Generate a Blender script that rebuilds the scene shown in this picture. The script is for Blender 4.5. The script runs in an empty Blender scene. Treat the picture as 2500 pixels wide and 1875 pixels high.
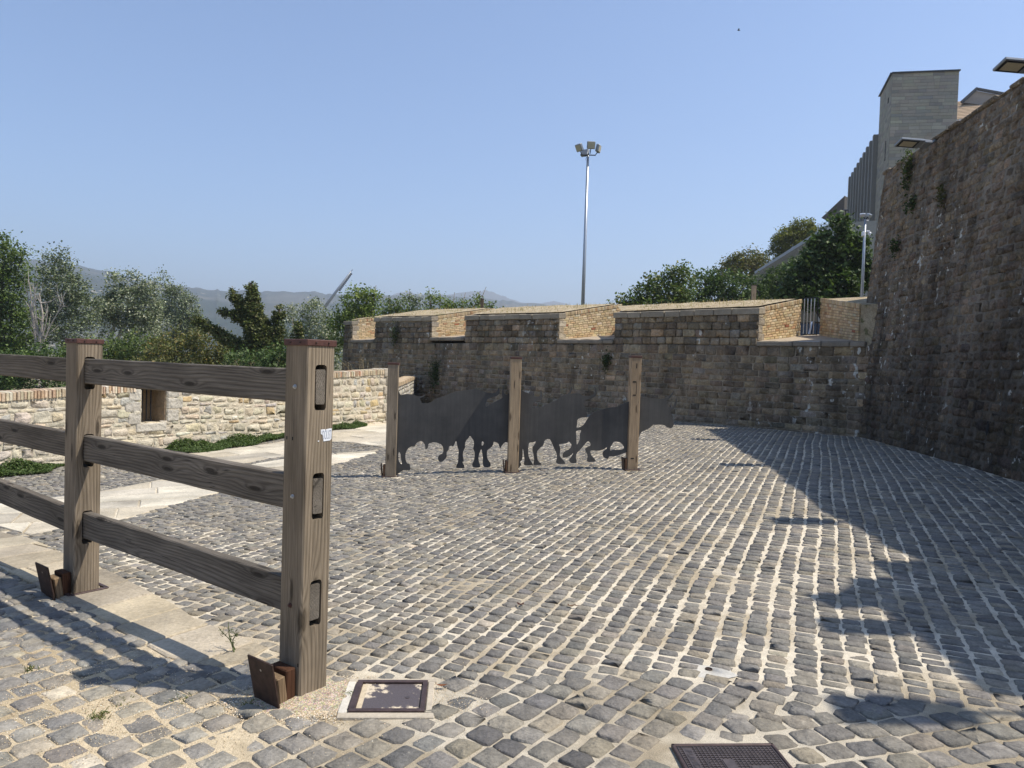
import bpy, math, random
import numpy as np
from mathutils import Vector, Matrix
from mathutils.geometry import tessellate_polygon

rng = np.random.default_rng(7)
random.seed(7)
R = math.radians
scene = bpy.context.scene
COL = scene.collection

# ------------------------------------------------------------------ camera
CAM_H = 1.575
cam_data = bpy.data.cameras.new('camera')
cam_data.sensor_width = 36.0
cam_data.lens = 25.92
cam_data.clip_start = 0.05
cam_data.clip_end = 30000
cam = bpy.data.objects.new('camera', cam_data)
COL.objects.link(cam)
cam.matrix_world = (Matrix.Translation((0, 0, CAM_H)) @ Matrix.Rotation(R(90 - 1.66), 4, 'X')
                    @ Matrix.Rotation(R(1.83), 4, 'Z'))
scene.camera = cam
CR = np.array(cam.matrix_world.to_3x3())

# ------------------------------------------------------------------ sky and sun
SUN_EL, SUN_AZ = R(58.0), R(-4.5)          # azimuth measured from +X towards +Y
world = bpy.data.worlds.new('World')
scene.world = world
world.use_nodes = True
wn = world.node_tree
bg = wn.nodes['Background']
sky = wn.nodes.new('ShaderNodeTexSky')
sky.sky_type = 'NISHITA'
sky.sun_disc = False
sky.sun_elevation = SUN_EL
sky.sun_rotation = math.pi / 2 - SUN_AZ
sky.altitude = 450
sky.air_density = 1.0
sky.dust_density = 0.5
sky.ozone_density = 6.0
wn.links.new(sky.outputs[0], bg.inputs[0])
bg.inputs[1].default_value = 0.15
sun_data = bpy.data.lights.new('sun', 'SUN')
sun_data.energy = 5.0
sun_data.angle = R(0.55)
sun_data.color = (1.0, 0.93, 0.82)
sun = bpy.data.objects.new('sun', sun_data)
COL.objects.link(sun)
sdir = Vector((math.cos(SUN_EL) * math.cos(SUN_AZ), math.cos(SUN_EL) * math.sin(SUN_AZ), math.sin(SUN_EL)))
sun.rotation_euler = sdir.to_track_quat('Z', 'Y').to_euler()
sun.location = (30, 0, 40)

vs = scene.view_settings
vs.view_transform = 'Standard'
vs.look = 'None'
vs.exposure = 0.4
vs.gamma = 1.0
vs.use_curve_mapping = False
cy = scene.cycles
cy.use_denoising = True
try:
    cy.denoiser = 'OPENIMAGEDENOISE'
except Exception:
    pass
cy.max_bounces = 6
cy.diffuse_bounces = 3
cy.glossy_bounces = 2
cy.transmission_bounces = 3
cy.transparent_max_bounces = 6
cy.volume_bounces = 0
cy.caustics_reflective = False
cy.caustics_refractive = False


# ------------------------------------------------------------------ helpers
def loc_of(o):
    return np.array(o.location) if o is not None else np.zeros(3)


def mesh_data(name, V, F, col=None, smooth=False):
    """V (n,3); F list of (m,k) index arrays of equal k each"""
    me = bpy.data.meshes.new(name)
    if not isinstance(F, (list, tuple)):
        F = [F]
    if np.ndim(F[0]) == 1:
        F = [F]
    F = [np.asarray(f, dtype=np.int32) for f in F if len(f)]
    V = np.asarray(V, dtype=np.float32)
    me.vertices.add(len(V))
    me.vertices.foreach_set('co', V.ravel())
    loops = np.concatenate([f.ravel() for f in F])
    tot = np.concatenate([np.full(len(f), f.shape[1], np.int32) for f in F])
    start = np.concatenate([[0], np.cumsum(tot)[:-1]]).astype(np.int32)
    me.loops.add(len(loops))
    me.loops.foreach_set('vertex_index', loops)
    me.polygons.add(len(tot))
    me.polygons.foreach_set('loop_start', start)
    me.polygons.foreach_set('loop_total', tot)
    me.polygons.foreach_set('use_smooth', np.full(len(tot), bool(smooth)))
    if col is not None:
        a = me.color_attributes.new('Col', 'FLOAT_COLOR', 'POINT')
        c = np.ones((len(V), 4), np.float32)
        c[:, :3] = col
        a.data.foreach_set('color', c.ravel())
    me.update(calc_edges=True)
    me.validate()
    return me


def obj(name, V, F, mat, parent=None, col=None, smooth=False, kind=None):
    """world-space vertices; parents are never rotated or scaled"""
    V = np.asarray(V, dtype=np.float64) - root_loc(parent)
    me = mesh_data(name, V, F, col, smooth)
    if mat is not None:
        me.materials.append(mat)
    o = bpy.data.objects.new(name, me)
    COL.objects.link(o)
    if parent is not None:
        o.parent = parent
    if kind:
        o['kind'] = kind
    return o


def root_loc(p):
    l = np.zeros(3)
    while p is not None:
        l = l + np.array(p.location)
        p = p.parent
    return l


def tag(o, label, cat, group=None, kind=None):
    if label: o['label'] = label
    if cat: o['category'] = cat
    if group: o['group'] = group
    if kind: o['kind'] = kind
    return o


def thing(name, label, cat, loc=(0, 0, 0), group=None):
    o = bpy.data.objects.new(name, None)
    o.empty_display_size = 0.2
    o.location = loc
    COL.objects.link(o)
    return tag(o, label, cat, group)


class MB:
    """collects shapes into one mesh"""
    def __init__(s):
        s.v = []; s.f = {}; s.n = 0; s.c = []
    def add(s, V, faces, col=(1, 1, 1)):
        V = np.asarray(V, float)
        for f in faces:
            s.f.setdefault(len(f), []).append([i + s.n for i in f])
        s.v.append(V); s.n += len(V)
        c = np.empty((len(V), 3)); c[:] = col
        s.c.append(c)
        return s
    def box(s, c, h, M=None, col=(1, 1, 1), bev=0.0):
        """centre c, half sizes h, rotation M (3x3 columns are axes)"""
        h = np.asarray(h, float)
        if bev <= 0:
            P = np.array([[x, y, z] for z in (-1, 1) for y in (-1, 1) for x in (-1, 1)], float) * h
            F = [(0, 2, 3, 1), (4, 5, 7, 6), (0, 1, 5, 4), (2, 6, 7, 3), (0, 4, 6, 2), (1, 3, 7, 5)]
        else:
            P = []; idx = {}
            for z in (-1, 1):
                for y in (-1, 1):
                    for x in (-1, 1):
                        for a in range(3):
                            q = np.array([x, y, z], float) * h
                            for k in range(3):
                                if k != a:
                                    q[k] -= bev * (x, y, z)[k]
                            idx[(x, y, z, a)] = len(P); P.append(q)
            P = np.array(P); F = []
            for a in range(3):
                b, c2 = (a + 1) % 3, (a + 2) % 3
                for sg in (-1, 1):
                    q = []
                    for (sb, sc) in ((-1, -1), (1, -1), (1, 1), (-1, 1)):
                        t = [0, 0, 0]; t[a] = sg; t[b] = sb; t[c2] = sc
                        q.append(idx[(t[0], t[1], t[2], a)])
                    F.append(tuple(q if sg > 0 else q[::-1]))
                # edges parallel to axis a
                for sb in (-1, 1):
                    for sc in (-1, 1):
                        q = []
                        for (sa, ax) in ((-1, b), (1, b), (1, c2), (-1, c2)):
                            t = [0, 0, 0]; t[a] = sa; t[b] = sb; t[c2] = sc
                            q.append(idx[(t[0], t[1], t[2], ax)])
                        F.append(tuple(q if sb * sc > 0 else q[::-1]))
            for z in (-1, 1):
                for y in (-1, 1):
                    for x in (-1, 1):
                        q = [idx[(x, y, z, a)] for a in range(3)]
                        F.append(tuple(q if x * y * z > 0 else q[::-1]))
        if M is not None:
            P = P @ np.asarray(M, float).T
        return s.add(P + np.asarray(c, float), F, col)
    def prism(s, poly, z0, z1, col=(1, 1, 1)):
        """vertical prism over plan polygon; z0, z1 scalars or per-vertex lists"""
        n = len(poly)
        z0 = np.broadcast_to(z0, n); z1 = np.broadcast_to(z1, n)
        V = [(p[0], p[1], a) for p, a in zip(poly, z0)] + [(p[0], p[1], a) for p, a in zip(poly, z1)]
        F = [tuple(range(n))[::-1], tuple(range(n, 2 * n))]
        F += [(i, (i + 1) % n, n + (i + 1) % n, n + i) for i in range(n)]
        return s.add(V, F, col)
    def tube(s, pts, rad, seg=8, col=(1, 1, 1), cap=True):
        pts = [np.asarray(p, float) for p in pts]
        n = len(pts); rad = np.broadcast_to(rad, n)
        V = []; prev = None
        for i in range(n):
            t = pts[min(i + 1, n - 1)] - pts[max(i - 1, 0)]
            t = t / (np.linalg.norm(t) + 1e-9)
            ref = prev if prev is not None else (np.array([1.0, 0, 0]) if abs(t[2]) > .8 else np.array([0, 0, 1.0]))
            u = ref - t * (ref @ t); u /= (np.linalg.norm(u) + 1e-9)
            w = np.cross(t, u); prev = u
            for k in range(seg):
                a = 2 * math.pi * k / seg
                V.append(pts[i] + rad[i] * (math.cos(a) * u + math.sin(a) * w))
        F = [(i * seg + k, i * seg + (k + 1) % seg, (i + 1) * seg + (k + 1) % seg, (i + 1) * seg + k)
             for i in range(n - 1) for k in range(seg)]
        if cap:
            F += [tuple(range(seg))[::-1], tuple(range((n - 1) * seg, n * seg))]
        return s.add(V, F, col)
    def lathe(s, c, prof, seg=16, col=(1, 1, 1), axis=2):
        V = []
        for r, z in prof:
            for k in range(seg):
                a = 2 * math.pi * k / seg
                p = [r * math.cos(a), r * math.sin(a), z]
                if axis == 0: p = [z, p[0], p[1]]
                if axis == 1: p = [p[1], z, p[0]]
                V.append(np.array(p) + c)
        n = len(prof)
        F = [(i * seg + k, i * seg + (k + 1) % seg, (i + 1) * seg + (k + 1) % seg, (i + 1) * seg + k)
             for i in range(n - 1) for k in range(seg)]
        F += [tuple(range(seg))[::-1], tuple(range((n - 1) * seg, n * seg))]
        return s.add(V, F, col)
    def build(s, name, mat, parent=None, smooth=False, kind=None):
        return obj(name, np.concatenate(s.v), list(s.f.values()), mat, parent, np.concatenate(s.c), smooth, kind)


def local_obj(name, mb, mat, parent, M, smooth=False):
    """mesh in its own local frame placed by the world matrix M (grain follows local Z)"""
    me = mesh_data(name, np.concatenate(mb.v), list(mb.f.values()), np.concatenate(mb.c), smooth)
    me.materials.append(mat)
    o = bpy.data.objects.new(name, me)
    COL.objects.link(o)
    if parent is not None:
        o.parent = parent
        M = Matrix.Translation(Vector(-root_loc(parent))) @ M
    o.matrix_basis = M
    return o


def frame(x, y, z, origin):
    """4x4 from axis columns"""
    M = Matrix.Identity(4)
    for i, a in enumerate((x, y, z)):
        for k in range(3):
            M[k][i] = a[k]
    for k in range(3):
        M[k][3] = origin[k]
    return M


def project(P):
    q = (np.asarray(P) - np.array([0, 0, CAM_H])) @ CR
    return q[:, 0] / -q[:, 2], q[:, 1] / -q[:, 2], -q[:, 2]


def view_score(P, size):
    """how large each piece shows; 0 outside the frame"""
    u, v, d = project(P)
    ok = (d > .3) & (abs(u) < .70) & (abs(v) < .525)
    return np.where(ok, np.asarray(size) / np.maximum(d, .3) ** 2, 0) * 1.0


# one stone / cobble / brick: eight-cornered slab with worn edges, 25 points, 40 triangles
_T8 = [(1, .0), (1, 1), (.0, 1), (-1, 1)]


def pieces_geo(C, U, W, N, a, b, depth, cut=.22, jit=.05, edge=.012, bulge=.006, inset=.012, rg=rng):
    n = len(C)
    a = np.broadcast_to(np.asarray(a, float), n)[:, None]
    b = np.broadcast_to(np.asarray(b, float), n)[:, None]
    m = np.minimum(a, b)
    cu = m * np.clip(cut * (1 + .6 * rg.standard_normal((n, 4))), .04, .6)
    sx = np.array([1, 1, -1, -1, -1, -1, 1, 1.0]); sy = np.array([-1, 1, 1, 1, 1, -1, -1, -1.0])
    # order round the outline: right side, top, left, bottom
    px = np.stack([a[:, 0], a[:, 0], a[:, 0] - cu[:, 0], -(a[:, 0] - cu[:, 1]), -a[:, 0], -a[:, 0],
                   -(a[:, 0] - cu[:, 2]), a[:, 0] - cu[:, 3]], 1)
    py = np.stack([-(b[:, 0] - cu[:, 3]), b[:, 0] - cu[:, 0], b[:, 0], b[:, 0], b[:, 0] - cu[:, 1],
                   -(b[:, 0] - cu[:, 2]), -b[:, 0], -b[:, 0]], 1)
    px = px + jit * m * rg.standard_normal((n, 8))
    py = py + jit * m * rg.standard_normal((n, 8))
    ins = 1 - np.minimum(np.asarray(inset) / m, .45)
    depth = np.broadcast_to(np.asarray(depth, float), n)[:, None]
    rings = [(px, py, -depth * np.ones((1, 8))),
             (px, py, -edge * (1 + .5 * rg.standard_normal((n, 8)))),
             (px * ins, py * ins, bulge * .35 * rg.standard_normal((n, 8)))]
    P = []
    for x, y, z in rings:
        z = np.broadcast_to(z, (n, 8))
        P.append(C[:, None] + x[..., None] * U[:, None] + y[..., None] * W[:, None] + z[..., None] * N[:, None])
    P.append((C + (bulge * (1 + .5 * rg.standard_normal(n)))[:, None] * N)[:, None])
    V = np.concatenate(P, 1)                                     # n,25,3
    q = np.array([(r * 8 + k, r * 8 + (k + 1) % 8, (r + 1) * 8 + (k + 1) % 8, (r + 1) * 8 + k)
                  for r in range(2) for k in range(8)])
    t = np.array([(16 + k, 16 + (k + 1) % 8, 24) for k in range(8)])
    return V, q, t


def emit(parent, name, many, geo, cols, mat, score, n=300, smooth=True, minscore=0.0):
    """the n largest in view become objects of their own, the rest one mesh of stuff"""
    V, q, t = geo
    order = np.argsort(-score)
    top = [i for i in order[:n] if score[i] > minscore]
    mask = np.ones(len(V), bool)
    mask[top] = False
    base = root_loc(parent)
    for i in top:
        o = bpy.data.objects.new(name, mesh_data(name, V[i] - V[i][24] , [q, t], np.tile(cols[i], (25, 1)), smooth))
        o.data.materials.append(mat)
        o.location = V[i][24] - base
        COL.objects.link(o)
        o.parent = parent
    rest = V[mask]
    if len(rest):
        off = (np.arange(len(rest)) * 25)[:, None, None]
        obj(many, rest.reshape(-1, 3), [(q[None] + off).reshape(-1, 4), (t[None] + off).reshape(-1, 3)],
            mat, parent, np.repeat(cols[mask], 25, 0), smooth, kind='stuff')


def pick_cols(n, table, spread=.12, rg=rng, tint=.02):
    """table: (weight, rgb)"""
    w = np.array([t[0] for t in table], float); w /= w.sum()
    k = rg.choice(len(table), n, p=w)
    c = np.array([t[1] for t in table])[k]
    return np.clip(c * (1 + spread * rg.standard_normal((n, 1))) * (1 + tint * rg.standard_normal((n, 3))), .01, .95)


def vnoise(x, y, seed=0):
    """smooth value noise, vectorised"""
    x = np.asarray(x, float); y = np.asarray(y, float)
    xi = np.floor(x).astype(int); yi = np.floor(y).astype(int)
    fx = x - xi; fy = y - yi
    fx = fx * fx * (3 - 2 * fx); fy = fy * fy * (3 - 2 * fy)
    def h(i, j):
        k = (i * 374761393 + j * 668265263 + seed * 974634777) & 0x7fffffff
        k = ((k ^ (k >> 13)) * 1274126177) & 0x7fffffff
        return ((k ^ (k >> 16)) & 0xffff) / 65535.0
    return (h(xi, yi) * (1 - fx) + h(xi + 1, yi) * fx) * (1 - fy) + (h(xi, yi + 1) * (1 - fx) + h(xi + 1, yi + 1) * fx) * fy


# ------------------------------------------------------------------ materials
class NT:
    def __init__(s, name):
        s.m = bpy.data.materials.new(name)
        s.m.use_nodes = True
        s.t = s.m.node_tree
        s.b = s.t.nodes['Principled BSDF']
    def n(s, typ, ins=None, **kw):
        nd = s.t.nodes.new('ShaderNode' + typ)
        for k, v in kw.items():
            setattr(nd, k, v)
        for k, v in (ins or {}).items():
            s.put(nd.inputs[k], v)
        return nd
    def put(s, sock, v):
        if hasattr(v, 'outputs'):
            v = v.outputs[0]
        if isinstance(v, bpy.types.NodeSocket):
            s.t.links.new(v, sock)
        else:
            sock.default_value = v
    def coords(s, kind='Object', scale=(1, 1, 1), rnd=False):
        tc = s.n('TexCoord')
        v = tc.outputs[kind]
        if rnd:
            oi = s.n('ObjectInfo')
            add = s.n('VectorMath', {0: v}, operation='ADD')
            mul = s.n('VectorMath', {0: (37.3, 17.1, 53.7)}, operation='SCALE')
            s.put(mul.inputs['Scale'], oi.outputs['Random'])
            s.put(add.inputs[1], mul.outputs[0])
            v = add.outputs[0]
        mp = s.n('Mapping', {'Vector': v, 'Scale': scale})
        return mp.outputs[0]
    def noise(s, vec, scale, detail=4, rough=.6, dist=0):
        return s.n('TexNoise', {'Vector': vec, 'Scale': scale, 'Detail': detail, 'Roughness': rough, 'Distortion': dist}).outputs['Fac']
    def ramp(s, fac, stops, interp='LINEAR'):
        r = s.n('ValToRGB', {'Fac': fac})
        r.color_ramp.interpolation = interp
        e = r.color_ramp.elements
        while len(e) < len(stops):
            e.new(.5)
        for el, (p, c) in zip(e, stops):
            el.position = p
            el.color = (c, c, c, 1) if not hasattr(c, '__len__') else (*c, 1)
        return r.outputs[0]
    def mix(s, a, b, fac, mode='MIX'):
        m = s.n('MixRGB', blend_type=mode)
        s.put(m.inputs[0], fac); 
        for i, v in ((1, a), (2, b)):
            if isinstance(v, tuple) and len(v) == 3: v = (*v, 1)
            s.put(m.inputs[i], v)
        return m.outputs[0]
    def math(s, op, a, b=0.0):
        m = s.n('Math', operation=op)
        s.put(m.inputs[0], a); s.put(m.inputs[1], b)
        return m.outputs[0]
    def col(s):
        return s.n('VertexColor', layer_name='Col').outputs[0]
    def bump(s, h, strength, dist, prev=None):
        b = s.n('Bump', {'Height': h, 'Strength': strength, 'Distance': dist})
        if prev is not None:
            s.put(b.inputs['Normal'], prev)
        return b.outputs[0]
    def done(s, color, rough=.8, normal=None, metal=0.0, spec=.3, **kw):
        if isinstance(color, tuple) and len(color) == 3: color = (*color, 1)
        s.put(s.b.inputs['Base Color'], color)
        s.put(s.b.inputs['Roughness'], rough)
        s.put(s.b.inputs['Metallic'], metal)
        s.put(s.b.inputs['Specular IOR Level'], spec)
        if normal is not None:
            s.put(s.b.inputs['Normal'], normal)
        for k, v in kw.items():
            s.put(s.b.inputs[k], v)
        return s.m


def stone_mat(name, grain=30, blot=4, contrast=.5, bump=.5, bdist=.02, rough=.85, world=True, spec=.25, extra=None):
    t = NT(name)
    g = t.n('NewGeometry').outputs['Position'] if world else t.coords('Object')
    n1 = t.noise(g, grain, 6, .7)
    n2 = t.noise(g, blot, 4, .6)
    f1 = t.ramp(n1, [(.25, 1 - contrast), (.75, 1 + contrast * .6)])
    f2 = t.ramp(n2, [(.3, 1 - contrast * .7), (.7, 1 + contrast * .5)])
    c = t.mix(t.col(), f1, 1.0, 'MULTIPLY')
    c = t.mix(c, f2, 1.0, 'MULTIPLY')
    if extra:
        c = extra(t, g, c)
    nb = t.bump(n1, bump, bdist)
    nb = t.bump(t.noise(g, grain * .3, 3, .5), bump, bdist * 2.5, nb)
    return t.done(c, rough, nb, spec=spec)


def flat_mat(name, color, rough=.6, metal=0.0, noise=.15, scale=8, bump=0.0, spec=.4):
    t = NT(name)
    g = t.coords('Object')
    n = t.noise(g, scale, 5, .65)
    c = t.mix(color, t.ramp(n, [(.3, 1 - noise), (.7, 1 + noise)]), 1.0, 'MULTIPLY')
    nb = t.bump(n, bump, .004) if bump else None
    return t.done(c, rough, nb, metal, spec)


MAT = {}

def _dirt(t, g, c):
    """pale mortar smears and dust on the cobbles"""
    m = t.noise(g, 9, 5, .75)
    f = t.ramp(m, [(.60, 0.0), (.70, .55)])
    m2 = t.noise(g, 1.3, 3, .6)
    f = t.math('MULTIPLY', f, t.ramp(m2, [(.42, .0), (.62, 1.0)]))
    c = t.mix(c, (.52, .47, .38), f)
    return c


MAT['cobble'] = stone_mat('cobble', grain=70, blot=13, contrast=.40, bump=.9, bdist=.007, rough=.78, spec=.3, extra=_dirt)


def _mortar():
    t = NT('mortar')
    g = t.n('NewGeometry').outputs['Position']
    n1 = t.noise(g, 260, 4, .75)
    n2 = t.noise(g, 1.1, 4, .6)
    n3 = t.noise(g, 14, 4, .6)
    c = t.mix((.44, .375, .275), (.68, .615, .50), t.ramp(n2, [(.40, 0.0), (.54, 1.0)]))
    c = t.mix(c, (.30, .26, .20), t.ramp(t.noise(g, 2.7, 5, .7), [(.60, 0.0), (.72, .5)]))
    c = t.mix(c, t.col(), 1.0, 'MULTIPLY')
    c = t.mix(c, t.ramp(n1, [(.3, .50), (.68, 1.28)]), 1.0, 'MULTIPLY')
    c = t.mix(c, t.ramp(n3, [(.3, .82), (.7, 1.08)]), 1.0, 'MULTIPLY')
    nb = t.bump(n1, .8, .004)
    nb = t.bump(n3, .5, .012, nb)
    return t.done(c, .95, nb, spec=.1)


MAT['mortar'] = _mortar()
def _flag_wear(t, g, c):
    w = t.noise(g, .9, 5, .7)
    c = t.mix(c, t.ramp(w, [(.35, .78), (.6, 1.08)]), 1.0, 'MULTIPLY')
    k = t.noise(t.n('Mapping', {'Vector': g, 'Scale': (3.0, 8.0, 3.0)}).outputs[0], 1.0, 5, .65, .8)
    return t.mix(c, (.20, .16, .11), t.math('MULTIPLY', t.ramp(k, [(.492, 0.0), (.5, 1.0), (.508, 0.0)]), t.ramp(w, [(.48, 0.0), (.56, .7)])))


MAT['flag'] = stone_mat('flagstone', grain=45, blot=2.2, contrast=.32, bump=.7, bdist=.008, rough=.88, extra=_flag_wear)


def _wet_wall(t, g, c, lo=.618):
    """dark vertical run-off stains and pale lichen, with a shape of their own"""
    mp = t.n('Mapping', {'Vector': g, 'Scale': (1.6, 1.6, .22)}).outputs[0]
    n = t.noise(mp, 1.4, 5, .65)
    c = t.mix(c, t.ramp(n, [(.32, .58), (.58, 1.10)]), 1.0, 'MULTIPLY')
    mp2 = t.n('Mapping', {'Vector': g, 'Scale': (1.0, 1.0, .7)}).outputs[0]
    l1 = t.noise(mp2, 7.5, 4, .55)
    l2 = t.noise(g, .55, 2, .5)
    f = t.math('MULTIPLY', t.ramp(l1, [(lo, 0.0), (lo + .024, 1.0)]), t.ramp(l2, [(.47, 0.0), (.56, 1.0)]))
    c = t.mix(c, (.62, .60, .53), f)
    return c


MAT['bastion'] = stone_mat('bastion_stone', grain=24, blot=4.5, contrast=.45, bump=.9, bdist=.03, rough=.92, spec=.12, extra=_wet_wall)
MAT['rampart'] = stone_mat('rampart_stone', grain=22, blot=6.0, contrast=.50, bump=1.0, bdist=.05, rough=.92, spec=.12, extra=lambda t, g, c: _wet_wall(t, g, c, .655))
MAT['joint_dark'] = stone_mat('old_mortar', grain=40, blot=3.0, contrast=.4, bump=.8, bdist=.02, rough=.95, spec=.08, extra=_wet_wall)
MAT['rubble'] = stone_mat('rubble_stone', grain=26, blot=6.0, contrast=.28, bump=.8, bdist=.02, rough=.9, spec=.15)
MAT['lime'] = stone_mat('lime_mortar', grain=60, blot=4.0, contrast=.18, bump=.8, bdist=.012, rough=.95, spec=.1)
MAT['brick'] = stone_mat('brick', grain=45, blot=7.0, contrast=.28, bump=.5, bdist=.008, rough=.9, spec=.15)
MAT['ashlar'] = stone_mat('museum_stone', grain=6, blot=.5, contrast=.12, bump=.2, bdist=.02, rough=.8, spec=.2)


def wood_mat(name, light, dark, rough=.85, wild=.05):
    t = NT(name)
    tc = t.coords('Object', (1, 1, 1), rnd=True)
    low = t.n('Mapping', {'Vector': tc, 'Scale': (1, 1, .22)}).outputs[0]
    # knots: bend the rings round scattered points
    sx = t.n('SeparateXYZ', {0: tc})
    kv = t.n('CombineXYZ', {0: t.math('MULTIPLY', sx.outputs[2], 1.5), 1: t.math('MULTIPLY', t.math('ADD', sx.outputs[0], sx.outputs[1]), 7.0), 2: 0.0})
    vor = t.n('TexVoronoi', {'Vector': kv.outputs[0], 'Scale': 1.0, 'Randomness': 1.0}, voronoi_dimensions='2D')
    kd = vor.outputs['Distance']
    knot = t.ramp(kd, [(.05, 1.0), (.085, .55), (.10, .15), (.14, 0.0)])
    nz = t.n('TexNoise', {'Vector': low, 'Scale': 2.2, 'Detail': 2.0, 'Roughness': .45})
    off = t.n('VectorMath', {0: nz.outputs['Color'], 1: (wild * 2.2, wild * 2.2, 0)}, operation='MULTIPLY')
    p = t.n('VectorMath', {0: tc, 1: off.outputs[0]}, operation='ADD')
    flat = t.n('VectorMath', {0: p.outputs[0], 1: (1, 1, 0)}, operation='MULTIPLY')
    ln = t.n('VectorMath', {0: flat.outputs[0]}, operation='LENGTH').outputs['Value']
    kn = t.math('MULTIPLY', t.math('POWER', t.math('SUBTRACT', 1.0, t.math('MINIMUM', kd, 1.0)), 8.0), .035)
    ring = t.math('SINE', t.math('MULTIPLY', t.math('ADD', ln, kn), 760.0))
    ring = t.n('MapRange', {'Value': ring, 'From Min': -1.0, 'From Max': 1.0}).outputs[0]
    fib = t.noise(t.n('Mapping', {'Vector': tc, 'Scale': (170, 170, 3.0)}).outputs[0], 1.0, 4, .7)
    blot = t.noise(t.n('Mapping', {'Vector': tc, 'Scale': (9, 9, 1.6)}).outputs[0], 1.0, 5, .62)
    crack = t.noise(t.n('Mapping', {'Vector': tc, 'Scale': (30, 30, .5)}).outputs[0], 1.0, 2, .5)
    cf = t.ramp(crack, [(.490, 0.0), (.5, 1.0), (.510, 0.0)])
    cf = t.math('MULTIPLY', cf, t.ramp(blot, [(.50, 0.0), (.60, .9)]))
    rf_ = t.ramp(ring, [(.0, .38), (.35, .75), (1.0, 1.0)])
    c = t.mix(dark, light, rf_)
    c = t.mix(c, t.ramp(fib, [(.25, .55), (.72, 1.3)]), 1.0, 'MULTIPLY')
    c = t.mix(c, t.ramp(blot, [(.28, .60), (.72, 1.3)]), 1.0, 'MULTIPLY')
    c = t.mix(c, tuple(x * .35 for x in dark), t.math('MULTIPLY', knot, .8))
    c = t.mix(c, (.012, .010, .008), cf)
    c = t.mix(c, t.col(), 1.0, 'MULTIPLY')
    nb = t.bump(fib, .55, .002)
    nb = t.bump(ring, .45, .0016, nb)
    nb = t.bump(cf, -.8, .006, nb)
    return t.done(c, rough, nb, spec=.15)


MAT['wood'] = wood_mat('weathered_wood', (.265, .218, .160), (.115, .089, .063), wild=.03)
MAT['wood_rail'] = wood_mat('weathered_rail_wood', (.180, .156, .126), (.075, .063, .050), wild=.045)
MAT['wood_warm'] = wood_mat('weathered_post_wood', (.33, .25, .165), (.17, .12, .078), wild=.03)
MAT['endgrain'] = wood_mat('end_grain', (.24, .19, .13), (.11, .08, .05))
MAT['cap'] = flat_mat('red_oxide_steel', (.080, .034, .026), .6, .0, .35, 30, .2)
MAT['rust'] = flat_mat('rusty_plate', (.050, .030, .022), .65, .3, .45, 22, .4)
MAT['iron'] = flat_mat('cast_iron', (.095, .078, .075), .5, .4, .3, 30, .3)
def _coarse():
    t = NT('coarse_sand')
    g = t.n('NewGeometry').outputs['Position']
    v = t.n('TexVoronoi', {'Vector': g, 'Scale': 150.0})
    c = t.mix((.62, .50, .335), v.outputs['Color'], .16)
    c = t.mix(c, t.ramp(v.outputs['Distance'], [(.1, 1.15), (.7, .45)]), 1.0, 'MULTIPLY')
    c = t.mix(c, t.ramp(t.noise(g, 30, 4, .7), [(.3, .7), (.7, 1.2)]), 1.0, 'MULTIPLY')
    return t.done(c, .95, t.bump(v.outputs['Distance'], -1.0, .006), spec=.1)


MAT['coarse'] = _coarse()


def _lid():
    t = NT('sanded_lid')
    g = t.n('NewGeometry').outputs['Position']
    n = t.noise(g, 16, 6, .72)
    m_ = t.noise(g, 5.5, 2, .5)
    f = t.ramp(t.math('ADD', t.math('MULTIPLY', n, .55), t.math('MULTIPLY', m_, .55)), [(.575, 0.0), (.62, .95)])
    c = t.mix((.085, .070, .070), (.58, .49, .36), f)
    c = t.mix(c, t.ramp(t.noise(g, 180, 3, .7), [(.3, .7), (.7, 1.25)]), 1.0, 'MULTIPLY')
    return t.done(c, t.n('MapRange', {'Value': f, 'To Min': .5, 'To Max': .95}).outputs[0], t.bump(n, .4, .004), metal=.0, spec=.4)


MAT['lid'] = _lid()
MAT['iron_frame'] = flat_mat('iron_frame', (.075, .050, .046), .55, .4, .35, 25, .3)
MAT['steel_grey'] = flat_mat('galvanised_steel', (.42, .44, .46), .4, .6, .12, 10)
MAT['dark_steel'] = flat_mat('dark_steel', (.03, .032, .036), .45, .5, .2, 10)
MAT['lamp_grey'] = flat_mat('lamp_housing', (.26, .28, .30), .4, .3, .06, 6)
MAT['lamp_lens'] = flat_mat('lamp_lens', (.50, .45, .33), .25, 0, .15, 60)
MAT['white_paint'] = flat_mat('white_paint', (.72, .73, .74), .4, 0, .04, 5)
MAT['concrete'] = stone_mat('concrete', grain=70, blot=5, contrast=.18, bump=.5, bdist=.004, rough=.9)
MAT['black'] = flat_mat('dark_hole', (.012, .011, .010), .9, 0, .1, 10)
MAT['sticker'] = flat_mat('sticker_paper', (.78, .80, .82), .5, 0, .06, 80)
MAT['ink'] = flat_mat('faded_ink', (.28, .31, .38), .6, 0, .2, 120)
MAT['grain'] = stone_mat('sand_grain', grain=200, blot=30, contrast=.2, bump=.1, bdist=.001, rough=.9)


def _bull():
    t = NT('bull_steel')
    g = t.coords('Object')
    n1 = t.noise(g, 1.1, 6, .65)
    n2 = t.noise(t.n('Mapping', {'Vector': g, 'Scale': (30, 30, 1.6)}).outputs[0], 1.0, 4, .6)
    n3 = t.noise(g, 60, 3, .6)
    c = t.mix((.052, .052, .052), (.105, .102, .096), t.ramp(n1, [(.35, 0.0), (.65, 1.0)]))
    c = t.mix(c, t.ramp(n2, [(.3, .85), (.7, 1.12)]), 1.0, 'MULTIPLY')
    return t.done(c, .72, t.bump(n3, .08, .002), metal=.35, spec=.5)


MAT['bull'] = _bull()


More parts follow.
